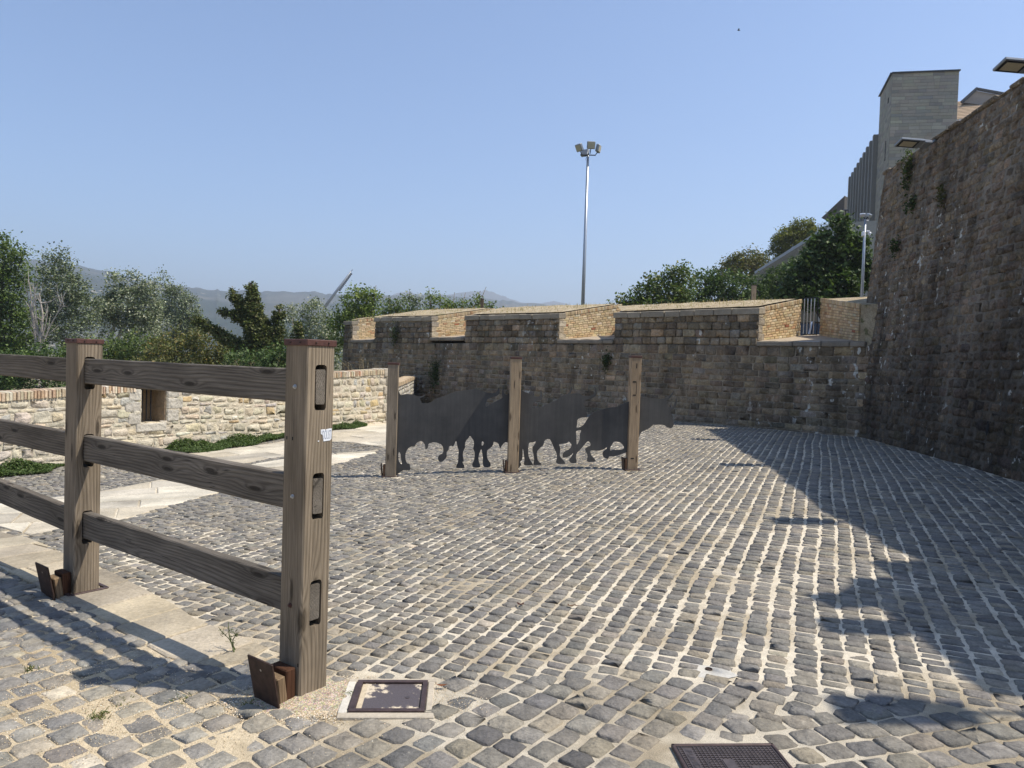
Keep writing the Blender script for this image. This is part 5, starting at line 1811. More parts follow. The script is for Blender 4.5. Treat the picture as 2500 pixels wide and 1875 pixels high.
# ------------------------------------------------------------------ museum tower and the houses above the rampart
TA = np.array((44.668, 90, 37.895)); TZ = TA[2]
td = np.array([.26, 1.0]); td /= np.linalg.norm(td)                 # side face runs away from us
TB = np.array((51.893, 88.627, 38.36)); TC = np.array((46.92, 97.427, 38.36))
tower = thing('stone_tower', 'plain grey stone tower block rising behind the rampart', 'tower', (TA[0], TA[1], 1.75))
fx = (TB - TA)[:2]; LF = np.linalg.norm(fx); fx = fx / LF
sx2 = (TC - TA)[:2]; LS = np.linalg.norm(sx2); sx2 = sx2 / LS
P3 = [TA[:2], TB[:2], TB[:2] + sx2 * LS, TA[:2] + sx2 * LS]
m = MB(); m.prism(P3, 1.75, TZ - .03, (.24, .225, .195)); m.build('wall', MAT['ashlar'], tower)
def tsurf(o, d, nrm):
    def f(s, z):
        s = np.asarray(s); z = np.asarray(z); n = len(s)
        return (np.stack([o[0] + d[0] * s, o[1] + d[1] * s, z], 1) + np.array([*nrm, 0]) * .03, np.tile([*d, 0], (n, 1)), np.tile([0, 0, 1.], (n, 1)), np.tile([*nrm, 0], (n, 1)))
    return f
nf = np.array([fx[1], -fx[0]]); ns = np.array([-sx2[1], sx2[0]])
TCOL = [(3, (.37, .325, .25)), (3, (.335, .30, .24)), (1.5, (.40, .355, .275)), (1, (.285, .262, .225))]
for (o, d, L, nrm, k) in ((TA[:2], fx, LF, nf, 170), (TA[:2], sx2, LS, ns, 90)):
    Sx, Cx, Ux, Wx, Nx = lay(courses(14.0, TZ, .40, .12), lambda a, b: [(0, L)], .5, 1.7, tsurf(o, d, nrm), .03)
    if k == 90: Ux = -Ux
    geo = pieces_geo(Cx, Ux, Wx, Nx, Sx[:, 2], Sx[:, 3], .06, cut=.04, jit=.008, edge=.012, bulge=.004, inset=.012)
    emit(tower, 'ashlar_block', 'ashlar_blocks', geo, pick_cols(len(Sx), TCOL, .06), MAT['ashlar'], view_score(Cx, Sx[:, 2] * Sx[:, 3]), k, smooth=False)
for (u, h0, h1, w_) in ((1.6, 34.9, 35.5, .5), (2.1, 28.0, 30.4, .22), (3.4, 21.2, 24.0, .35)):
    m = MB(); c = TA[:2] + sx2 * u + ns * .05
    m.box((c[0], c[1], (h0 + h1) / 2), (w_ / 2, .04, (h1 - h0) / 2), np.column_stack([[*sx2, 0], [*ns, 0], UP])); m.build('slit_window', MAT['black'], tower)
m = MB()
for a, b in ((TA[:2], TB[:2]), (TA[:2], TA[:2] + sx2 * LS)):
    d = (b - a) / np.linalg.norm(b - a)
    c = (a + b) / 2
    m.box((c[0], c[1], TZ + .02), (np.linalg.norm(b - a) / 2 + .08, .25, .07), np.column_stack([[*d, 0], [-d[1], d[0], 0], UP]), (.10, .10, .10))
m.build('roof_flashing', MAT['dark_steel'], tower)
# ribbed wing running away behind the tower
wing = thing('museum_wing', 'long grey stone wing with tall vertical ribs receding behind the tower', 'building', (*(TA[:2] + sx2 * 20), 1.75))
WZ = 33.0
wp = TA[:2] + sx2 * (LS + .1); wl_ = 24.5
m = MB(); m.prism([wp, wp - ns * 8, wp - ns * 8 + sx2 * wl_, wp + sx2 * wl_], 1.75, WZ, (.20, .19, .17)); m.build('wall', MAT['ashlar'], wing)
for k in range(9):
    u = .6 + k * 2.75
    c = wp + sx2 * u
    m = MB(); m.box((c[0] + ns[0] * .25, c[1] + ns[1] * .25, (WZ + 6) / 2), (.42, .30, (WZ - 6) / 2 + .05), np.column_stack([[*sx2, 0], [*ns, 0], UP]), np.array((.22, .21, .185)) * random.uniform(.9, 1.1))
    m.build('rib', MAT['ashlar'], wing)
    if 0 < k:
        c2 = wp + sx2 * (u - 1.37) + ns * .06
        m = MB(); m.box((c2[0], c2[1], 17 + k * .35), (.75, .05, 8.5 - k * .25), np.column_stack([[*sx2, 0], [*ns, 0], UP]), (.06, .06, .06)); m.build('recess', MAT['dark_steel'], wing)
m = MB(); e_ = wp + sx2 * (wl_ + 2.2)
m.prism([wp + sx2 * wl_ - ns * 6, wp + sx2 * wl_, e_, e_ - ns * 6], 1.75, WZ - 4.0, (.17, .16, .15)); m.build('end_block', MAT['ashlar'], wing)
m = MB()
a0, a1, a2 = np.array((55.375, 126, 31.652)), np.array((51.582, 126, 27.8)), np.array((55.49, 126, 25.987))
m.add([a0, a1, a2, a0 + [6, 6, 0], a1 + [6, 6, 0], a2 + [6, 6, 0]], [(0, 1, 2), (3, 5, 4), (0, 3, 4, 1), (1, 4, 5, 2), (2, 5, 3, 0)], (.10, .09, .08)); m.build('sloping_roof', MAT['ashlar'], wing)
# tiled house roof to the right of the tower
house = thing('tiled_house', 'brown tiled roof with a grey dormer gable between tower and rampart', 'house', (*(67.561, 110, 41.534)[:2], 1.75))
h0, h1 = np.array((64.893, 112, 40.126)), np.array((73.77, 112, 41.199)); h2, h3 = np.array((79.549, 121, 47.275)), np.array((69.965, 121, 46.117))
NR = 13
for k in range(NR):
    t0_, t1_ = k / NR, (k + 1) / NR
    L0, R0 = h0 + (h3 - h0) * t0_, h1 + (h2 - h1) * t0_
    L1, R1 = h0 + (h3 - h0) * t1_, h1 + (h2 - h1) * t1_
    up = UP * .16
    m = MB(); m.add([L0 + up, R0 + up, R1 + up * .1, L1 + up * .1, L0 - up * .4, R0 - up * .4], [(0, 1, 2, 3), (4, 5, 1, 0)], np.array((.50, .37, .24)) * random.uniform(.9, 1.1)); m.build('tile_row', MAT['brick'], house)
m = MB(); m.prism([h0[:2], h1[:2], h2[:2], h3[:2]], 1.75, h0[2] - .2, (.5, .42, .3)); m.build('wall', MAT['ashlar'], house)
g0, g1, g2 = np.array((69.852, 118, 45)), np.array((71.767, 118, 46.92)), np.array((76.013, 118, 46.285))
g3 = np.array((76.109, 118, 44.427))
m = MB(); m.add([g0, g1, g2, g3, g0 + [2, 5, 0], g1 + [2, 5, 0], g2 + [2, 5, 0], g3 + [2, 5, 0]], [(0, 3, 2, 1), (4, 5, 6, 7), (0, 1, 5, 4), (1, 2, 6, 5)], (.26, .24, .22)); m.build('gable', MAT['ashlar'], house)
m = MB(); m.tube([g0 - [.3, .3, .1], g1 + [0, -.3, .15], g2 + [.3, -.3, .1]], .28, 6); m.build('roof_edge', MAT['dark_steel'], house)

# sloping parapet with ivy wall on the hillside
ramp_ = thing('sloping_parapet', 'pale sloping parapet climbing the hillside above the ivy', 'wall', (*(16.283, 46, 8.337)[:2], 1.75))
r0, r1 = np.array((16.123, 50, 8.241)), np.array((17.994, 44, 10.056))
r0b, r1b = np.array((16.13, 50, 8.076)), np.array((18.003, 44, 9.839))
thk = np.array([.3, .3, 0])
m = MB(); m.add([r0b, r1b, r1, r0, r0b + thk, r1b + thk, r1 + thk, r0 + thk], [(0, 1, 2, 3), (7, 6, 5, 4), (3, 2, 6, 7), (1, 5, 6, 2), (0, 3, 7, 4)], (.50, .51, .53)); m.build('parapet', MAT['concrete'], ramp_)
m = MB(); g = lambda p: np.array([p[0], p[1], 1.75])
m.add([r0b, r1b, g(r1b), g(r0b), r0b + thk, r1b + thk], [(3, 2, 1, 0), (0, 1, 5, 4)], (.30, .26, .2)); m.build('retaining_wall', MAT['rubble'], ramp_)
m = MB()
for k in range(14):
    c = np.array((18.026, 44, 9.331)) + np.array([k * .09 - .2, k * .02, .55]); m.box(c, (.012, .012, .5))
m.tube([np.array((18.026, 44, 9.331)) + np.array([-.2, 0, 1.05]), np.array((18.026, 44, 9.331)) + np.array([1.05, .26, 1.05])], .02, 6)
m.build('railing', MAT['steel_grey'], ramp_)
ter = thing('terrace_wall', 'pale terrace wall below the ribbed museum wing', 'wall', (*(31.627, 70, 14.586)[:2], 1.75))
q0_, q1_ = np.array((30.491, 72, 16.079)), np.array((33.896, 70, 15.696))
m = MB(); m.prism([q0_[:2], q1_[:2], q1_[:2] + [0, 6], q0_[:2] + [0, 6]], 1.75, q0_[2], (.34, .32, .28)); m.build('wall', MAT['ashlar'], ter)
m = MB(); m.tube([np.array((31.365, 71, 15.802)), np.array((31.38, 71, 17.205))], .06, 6); m.tube([np.array((31.147, 71, 17.159)), np.array((31.656, 71, 17.175))], .09, 6); m.build('lamp_standard', MAT['dark_steel'], ter)

# leaning stadium mast and a far house
sm = thing('stadium_mast', 'leaning grey stadium light mast with a row of lamps on the skyline', 'mast', tuple((-134.22, 520, 35.729)))
a, b = np.array((-133.932, 520, 35.738)), np.array((-115.569, 520, 61.885))
m = MB(); m.tube([a, a + (b - a) * .5, b], [1.15, .95, .55], 10); m.build('boom', MAT['lamp_grey'], sm, True)
m = MB(); m.tube([b, np.array((-114.455, 520, 63.354))], .2, 5); m.build('tip_rod', MAT['dark_steel'], sm)
for k in range(12):
    t = k / 11
    p = np.array((-123.153, 520, 48.585)) * (1 - t) + np.array((-115.381, 520, 60.17)) * t
    m = MB(); m.box(p, (.55, .5, .62), None, (1, 1, 1), .1); m.build('floodlight', MAT['dark_steel'], sm)
fh = thing('distant_house', 'tiny far house with a red roof at the foot of the hill', 'house', tuple((-441.955, 1100, 45.65)))
c = np.array((-442.066, 1100, 51.129))
m = MB(); m.box(c - UP * 1.5, (3.6, 3, 2.2), None, (.75, .72, .68)); m.build('wall', MAT['concrete'], fh)
m = MB(); m.add([c + [-4, -3.4, .7], c + [4, -3.4, .7], c + [4, 3.4, .7], c + [-4, 3.4, .7], c + [-2.6, 0, 2.1], c + [2.6, 0, 2.1]], [(0, 1, 5, 4), (2, 3, 4, 5), (1, 2, 5), (3, 0, 4)], (.50, .16, .10)); m.build('roof', MAT['brick'], fh)
for dx in (-2, 0, 2):
    m = MB(); m.box(c + [dx, -3.03, -1.2], (.35, .05, .6)); m.build('window', MAT['black'], fh)
c = np.array((-455.093, 1150, 51.06)); 
fh2 = thing('distant_house', 'tiny far white house beside the red roofed one', 'house', tuple(c - UP * 4))
m = MB(); m.box(c - UP * .5, (2.0, 3, 2.4), None, (.8, .78, .75)); m.build('wall', MAT['concrete'], fh2)
m = MB(); m.add([c + [-2.3, -3.3, 1.9], c + [2.3, -3.3, 1.9], c + [2.3, 3.3, 1.9], c + [-2.3, 3.3, 1.9], c + [0, 0, 2.9]], [(0, 1, 4), (1, 2, 4), (2, 3, 4), (3, 0, 4)], (.5, .3, .22)); m.build('roof', MAT['brick'], fh2)

# ------------------------------------------------------------------ hills
def ridge(name, px, D, D0, mat, amp, seed, zfoot=-4.5, rows=26):
    """px: directions (unit-depth points) of the skyline; D distance of the ridge, D0 of its foot"""
    P = np.array(px)
    t = np.linspace(0, len(P) - 1, 420)
    Q = np.stack([np.interp(t, np.arange(len(P)), P[:, k]) for k in range(3)], 1)
    d = Q - np.array([0, 0, CAM_H])
    h = np.hypot(d[:, 0], d[:, 1])
    az = d[:, :2] / h[:, None]
    el = d[:, 2] / h
    jag = amp * (vnoise(t * 2.2, t * 0, seed) - .5 + .6 * (vnoise(t * 6.0, t * 0, seed + 1) - .5))
    top = CAM_H + el * D + jag
    V = []
    for r in range(rows):
        f = r / (rows - 1)
        dist = D0 + (D - D0) * f
        prof = f ** .85
        z = zfoot + (top - zfoot) * prof
        bumps = (vnoise(t * .22 + r * .3, t * 0 + r * .55, seed + 2) - .5) * (top - zfoot) * .08 * math.sin(math.pi * min(f, .999))
        V.append(np.stack([az[:, 0] * dist, az[:, 1] * dist, z + bumps], 1))
    V.append(np.stack([az[:, 0] * (D + 300), az[:, 1] * (D + 300), np.full(len(t), zfoot)], 1))
    V = np.concatenate(V)
    n = len(t)
    ii = np.arange((rows + 1) * n).reshape(rows + 1, n)
    o = obj(name, V, np.stack([ii[:-1, :-1], ii[:-1, 1:], ii[1:, 1:], ii[1:, :-1]], -1).reshape(-1, 4), mat, None, None, True, kind='structure')
    return o


ridge('hills', [(-0.86302, 1, 1.70532), (-0.74122, 1, 1.70258), (-0.6581, 1, 1.69531), (-0.59043, 1, 1.68699), (-0.55044, 1, 1.67998), (-0.50541, 1, 1.67093), (-0.46096, 1, 1.66407), (-0.43599, 1, 1.6621), (-0.40548, 1, 1.66086), (-0.38551, 1, 1.65984), (-0.3506, 1, 1.6604), (-0.30573, 1, 1.66128),
                (-0.26417, 1, 1.66149), (-0.23807, 1, 1.65956), (-0.17936, 1, 1.66088), (-0.12728, 1, 1.66143), (-0.06911, 1, 1.66218), (-0.04248, 1, 1.66137), (-0.01635, 1, 1.65889), (0.02423, 1, 1.65521), (0.08924, 1, 1.65064), (0.19086, 1, 1.64614), (0.35749, 1, 1.63928)], 2400, 800, MAT['hill'], 7, 71)
ridge('hills', [(-0.19741, 1, 1.65202), (-0.16991, 1, 1.66008), (-0.16004, 1, 1.66371), (-0.14572, 1, 1.66692), (-0.13678, 1, 1.66445), (-0.12123, 1, 1.66328), (-0.10793, 1, 1.66316), (-0.08857, 1, 1.66432), (-0.07534, 1, 1.66696), (-0.05602, 1, 1.66923), (-0.04057, 1, 1.67138), (-0.02999, 1, 1.66951), (-0.01654, 1, 1.66496), (-0.00365, 1, 1.6604), (0.00697, 1, 1.65742), (0.04102, 1, 1.65021)], 3900, 2900, MAT['hill_far'], 6, 81)
ridge('hills', [(-0.01431, 1, 1.64679), (0.01875, 1, 1.65337), (0.03527, 1, 1.65667), (0.05236, 1, 1.65942), (0.07129, 1, 1.65671), (0.08747, 1, 1.65391), (0.12419, 1, 1.6501), (0.19101, 1, 1.64227)], 3950, 3000, MAT['hill_far'], 5, 91)

# ------------------------------------------------------------------ vegetation
def leaf_mesh(P, size, cols, upbias=.35, aspect=.62, rg=rng):
    n = len(P)
    nr = rg.standard_normal((n, 3)); nr[:, 2] = np.abs(nr[:, 2]) + upbias
    nr = norm(nr)
    t = rg.standard_normal((n, 3)); t -= nr * np.sum(t * nr, 1, keepdims=True); t = norm(t)
    b = np.cross(nr, t)
    s = (np.asarray(size) * rg.uniform(.5, 1.5, n))[:, None]
    V = np.stack([P - t * s, P + b * s * aspect + nr * s * .12, P + t * s, P - b * s * aspect + nr * s * .12], 1).reshape(-1, 3)
    F = np.arange(4 * n).reshape(n, 4)
    return V, F, np.repeat(cols, 4, 0)


def crown_points(lobes, dens, clump, rg, hollow=.45):
    """leaf positions in clumps through the outer volume of each ellipsoid lobe"""
    out = []; tone = []
    for (x, y, z, rx, ry_, rz) in lobes:
        nl = max(60, int(dens * (rx * ry_ * rz) ** (2 / 3)))
        nc = max(6, nl // 32)
        d = norm(rg.standard_normal((nc, 3)))
        r = hollow + (1.06 - hollow) * rg.random(nc) ** .55
        lump = 1 + .22 * (vnoise(d[:, 0] * 2.2 + x, d[:, 2] * 2.2 + z, 17) - .5) * 2
        c = np.array([x, y, z]) + d * (r * lump)[:, None] * np.array([rx, ry_, rz])
        k = rg.integers(0, nc, nl)
        p = c[k] + rg.standard_normal((nl, 3)) * clump * np.array([1, 1, .8])
        out.append(p)
        tone.append((.80 + .4 * rg.random(nc))[k])
    return np.concatenate(out), np.concatenate(tone)


def plant(name, label, cat, lobes, table, base, dens, leaf, clump, mat, limbs=None, bark=(.16, .14, .11), group=None, seed=1, hollow=.45, upb=.35, trunk_r=.16):
    rg = np.random.default_rng(seed)
    root = thing(name, label, cat, base, group)
    P, tone = crown_points(lobes, dens * 1.3, clump, rg, hollow)
    cols = 1.5 * pick_cols(len(P), table, .18, rg) * tone[:, None]
    V, F, C = leaf_mesh(P, leaf * .84, cols, upb, rg=rg)
    m = MB()
    if limbs is None:
        L = sorted(lobes, key=lambda q: q[2])
        b = np.array(base, float)
        top = np.array(max(lobes, key=lambda q: q[2] + q[5] * .5)[:3])
        mid = b * .45 + np.array([top[0], top[1], top[2]]) * .55
        m.tube([b, b * .7 + mid * .3 + [.1, 0, 0], mid, top], [trunk_r, trunk_r * .85, trunk_r * .6, trunk_r * .2], 8, bark)
        for q in lobes:
            e = np.array(q[:3])
            s = b + (mid - b) * rg.uniform(.5, 1.0)
            m.tube([s, (s + e) / 2 + rg.normal(0, .12, 3), e + (e - s) * .15], [trunk_r * .45, trunk_r * .28, trunk_r * .08], 6, bark)
    else:
        for pts, r0, r1 in limbs:
            k = len(pts)
            m.tube(pts, np.linspace(r0, r1, k), 7, bark)
    m.build('trunk', MAT['bark'], root, True)
    obj('crown', V, F, MAT[mat], root, C)
    return root


G_POP = [(3, (.060, .088, .028)), (2, (.085, .115, .040)), (1, (.045, .066, .024))]
G_SIL = [(3, (.12, .138, .095)), (2, (.17, .185, .14)), (1.6, (.075, .095, .055)), (.6, (.28, .29, .24))]
G_SIL2 = [(3, (.092, .112, .07)), (2, (.125, .145, .098)), (1.5, (.062, .082, .044)), (.35, (.24, .25, .20))]
G_BRT = [(3, (.088, .120, .028)), (2, (.115, .145, .036)), (1.2, (.055, .08, .022))]
G_DRK = [(3, (.032, .054, .018)), (2, (.048, .074, .024)), (1, (.07, .10, .035))]
G_MID = [(3, (.055, .080, .026)), (2, (.075, .100, .032)), (1, (.038, .056, .020)), (.5, (.12, .115, .035))]
G_OLV = [(3, (.075, .080, .030)), (2, (.10, .095, .035)), (1.2, (.05, .058, .022)), (.6, (.14, .10, .04))]
G_IVY = [(3, (.050, .064, .020)), (2, (.078, .085, .028)), (1, (.032, .046, .015)), (.7, (.13, .12, .06))]
BASE = -4.55
gl = 'trees in the valley beyond the low wall'
plant('poplar_tree', 'bright green poplar at the left picture edge, the tallest tree', 'tree',
      [(-27.694, 40, 6.123, 0.578, 0.52, 1.556), (-28.52, 40, 4.772, 1.111, 1, 2.667), (-27.19, 40, 4.815, 0.844, 0.76, 2.111), (-27.496, 40, 2.592, 1.333, 1.2, 2), (-26.489, 40, 1.959, 0.933, 0.84, 1.778), (-28.253, 40, 0.792, 1.556, 1.4, 1.556), (-26.805, 40, 5.931, 0.444, 0.4, 1.222)],
      G_POP, (*(-27.803, 40, 0.362)[:2], BASE), 1500, .085, .24, 'leaf', None, (.14, .12, .09), gl, 101)
plant('white_poplar_tree', 'silvery poplar with two pointed tops right of the tallest tree', 'tree',
      [(-31.517, 50, 7.359, 0.556, 0.5, 1.167), (-30.545, 50, 7.114, 0.556, 0.5, 1.167), (-31.079, 50, 5.717, 1.278, 1.15, 1.528), (-29.829, 50, 5.481, 1, 0.9, 1.389), (-29.254, 50, 4.117, 1.111, 1, 1.333), (-31.464, 50, 3.493, 0.833, 0.75, 1.389), (-30.347, 50, 2.974, 1.722, 1.55, 1.667)],
      G_SIL2, (*(-31.854, 50, 1.54)[:2], BASE), 1250, .09, .24, 'leaf_silver',
      [([(*(-31.835, 50, 0.151)[:2], BASE), (-31.834, 50, 2.095), (-31.662, 50, 3.763), (-31.426, 50, 4.739), (-31.419, 50, 6.259)], .22, .05), ([(-31.535, 50, 4.597), (-31.209, 50, 5.105), (-30.999, 50, 5.941)], .10, .03),
       ([(-31.79, 50, 2.928), (-30.91, 50, 3.51), (-30.304, 50, 3.862)], .07, .02), ([(-31.912, 50, 3.755), (-32.091, 50, 4.718), (-32.182, 50, 5.268)], .06, .02)], (.52, .50, .45), gl, 102, .35)
plant('white_poplar_tree', 'silvery poplar with white slanting trunks, centre left', 'tree',
      [(-29.348, 54, 6.183, 0.6, 0.54, 1.32), (-28.181, 54, 6.22, 0.66, 0.594, 1.32), (-28.605, 54, 4.714, 1.56, 1.404, 1.44), (-27.26, 54, 4.906, 1.08, 0.972, 1.8), (-29.733, 54, 4.08, 1.02, 0.918, 1.44), (-27.082, 54, 3.268, 1.35, 1.215, 1.5), (-26.455, 54, 5.081, 0.72, 0.648, 1.8)],
      G_SIL, (*(-29.455, 54, 1.695)[:2], BASE), 1250, .095, .26, 'leaf_silver',
      [([(*(-29.49, 54, 0.194)[:2], BASE), (-29.464, 54, 2.294), (-29.184, 54, 3.5), (-28.726, 54, 4.77), (-28.48, 54, 6.211)], .20, .04), ([(*(-29.13, 54, 0.205)[:2], BASE), (-28.927, 54, 2.461), (-28.433, 54, 3.374), (-27.702, 54, 4.444), (-27.268, 54, 5.354)], .18, .04)], (.55, .53, .48), gl, 103, .35)
plant('poplar_tree', 'dense grey green poplars row stepping down to the right', 'tree',
      [(-33.218, 70, 6.735, 0.856, 0.77, 2.178), (-31.969, 70, 6.388, 0.856, 0.77, 2.022), (-30.79, 70, 5.651, 0.856, 0.77, 1.789), (-30.077, 70, 4.899, 0.544, 0.49, 1.322), (-32.388, 70, 3.856, 1.711, 1.54, 1.867), (-30.746, 70, 3.326, 1.4, 1.26, 1.556)],
      G_SIL2, (*(-31.963, 70, 1.929)[:2], BASE), 1150, .10, .28, 'leaf_silver', None, (.2, .18, .15), gl, 104)
plant('willow_tree', 'silver leaved tree just left of the bastion corner', 'tree',
      [(-14.133, 52, 4.594, 0.751, 0.676, 0.924), (-14.83, 52, 3.564, 0.636, 0.572, 1.3), (-13.525, 52, 3.317, 1.156, 1.04, 1.502), (-13.057, 52, 1.89, 1.213, 1.092, 1.502), (-14.493, 52, 1.556, 1.156, 1.04, 1.444), (-18.066, 60, 4.836, 0.4, 0.36, 0.733), (-18.169, 60, 3.504, 0.667, 0.6, 1.333)],
      G_SIL, (*(-13.895, 52, 0.708)[:2], BASE), 1300, .09, .25, 'leaf_silver', None, (.2, .18, .15), gl, 105)
plant('green_tree', 'bright green tree above the left end of the bastion', 'tree',
      [(-9.367, 44, 4.869, 0.831, 0.748, 0.831), (-8.558, 44, 4.725, 0.538, 0.484, 1.027), (-9.883, 44, 4.074, 0.88, 0.792, 0.88), (-8.895, 44, 3.618, 1.124, 1.012, 0.978), (-10.346, 44, 3.084, 0.733, 0.66, 1.1), (-8.327, 44, 5.218, 0.22, 0.198, 0.636)],
      G_BRT, (*(-9.191, 44, 0.924)[:2], BASE), 1500, .085, .22, 'leaf', None, (.18, .15, .11), gl, 106)
plant('green_tree', 'small rounded green tree right of the bright one above the bastion', 'tree',
      [(-8.134, 48, 4.863, 0.64, 0.576, 0.747), (-7.464, 48, 4.672, 0.48, 0.432, 0.8), (-8.24, 48, 3.85, 0.933, 0.84, 0.8)], G_MID, (*(-7.894, 48, 0.932)[:2], BASE), 1500, .085, .22, 'leaf', None, (.18, .15, .11), gl, 107)
plant('willow_tree', 'small silver green tree between green ones above the bastion', 'tree',
      [(-7.38, 52, 5.471, 0.462, 0.416, 0.751), (-6.796, 52, 5.202, 0.462, 0.416, 0.751), (-7.205, 52, 4.383, 0.809, 0.728, 0.751)], G_SIL2, (*(-7.022, 52, 0.928)[:2], BASE), 1500, .09, .24, 'leaf_silver', None, (.2, .18, .15), gl, 108)
plant('green_tree', 'yellow green tree row above the middle of the bastion', 'tree',
      [(-5.257, 46, 5.163, 0.409, 0.368, 0.562), (-4.611, 46, 4.879, 0.664, 0.598, 0.613), (-3.845, 46, 4.852, 0.46, 0.414, 0.511), (-3.261, 46, 4.922, 0.307, 0.276, 0.562), (-2.447, 46, 4.998, 0.46, 0.414, 0.562), (-2.149, 46, 5.262, 0.204, 0.184, 0.358), (-4.203, 46, 4.001, 1.278, 1.15, 0.613)],
      G_BRT, (*(-4.117, 46, 1.069)[:2], BASE), 1700, .08, .2, 'leaf', None, (.18, .15, .11), gl, 109)
plant('green_shrub', 'few leafy shoots peeping over the bastion beside the dark post', 'shrub',
      [(-1.242, 40, 4.58, 0.178, 0.16, 0.222), (-1.458, 40, 4.396, 0.222, 0.2, 0.178), (-0.458, 40, 4.34, 0.222, 0.2, 0.111), (-0.898, 40, 4.215, 0.556, 0.5, 0.178)], G_MID, (*(-0.984, 40, 3.437)[:2], 1.75), 2400, .07, .12, 'leaf', None, (.18, .15, .11), None, 110, trunk_r=.05)

# ivy clad stumps
def along(pts, r, Y, step=9):
    out = []
    for (u0, v0), (u1, v1) in zip(pts[:-1], pts[1:]):
        pass
    return out


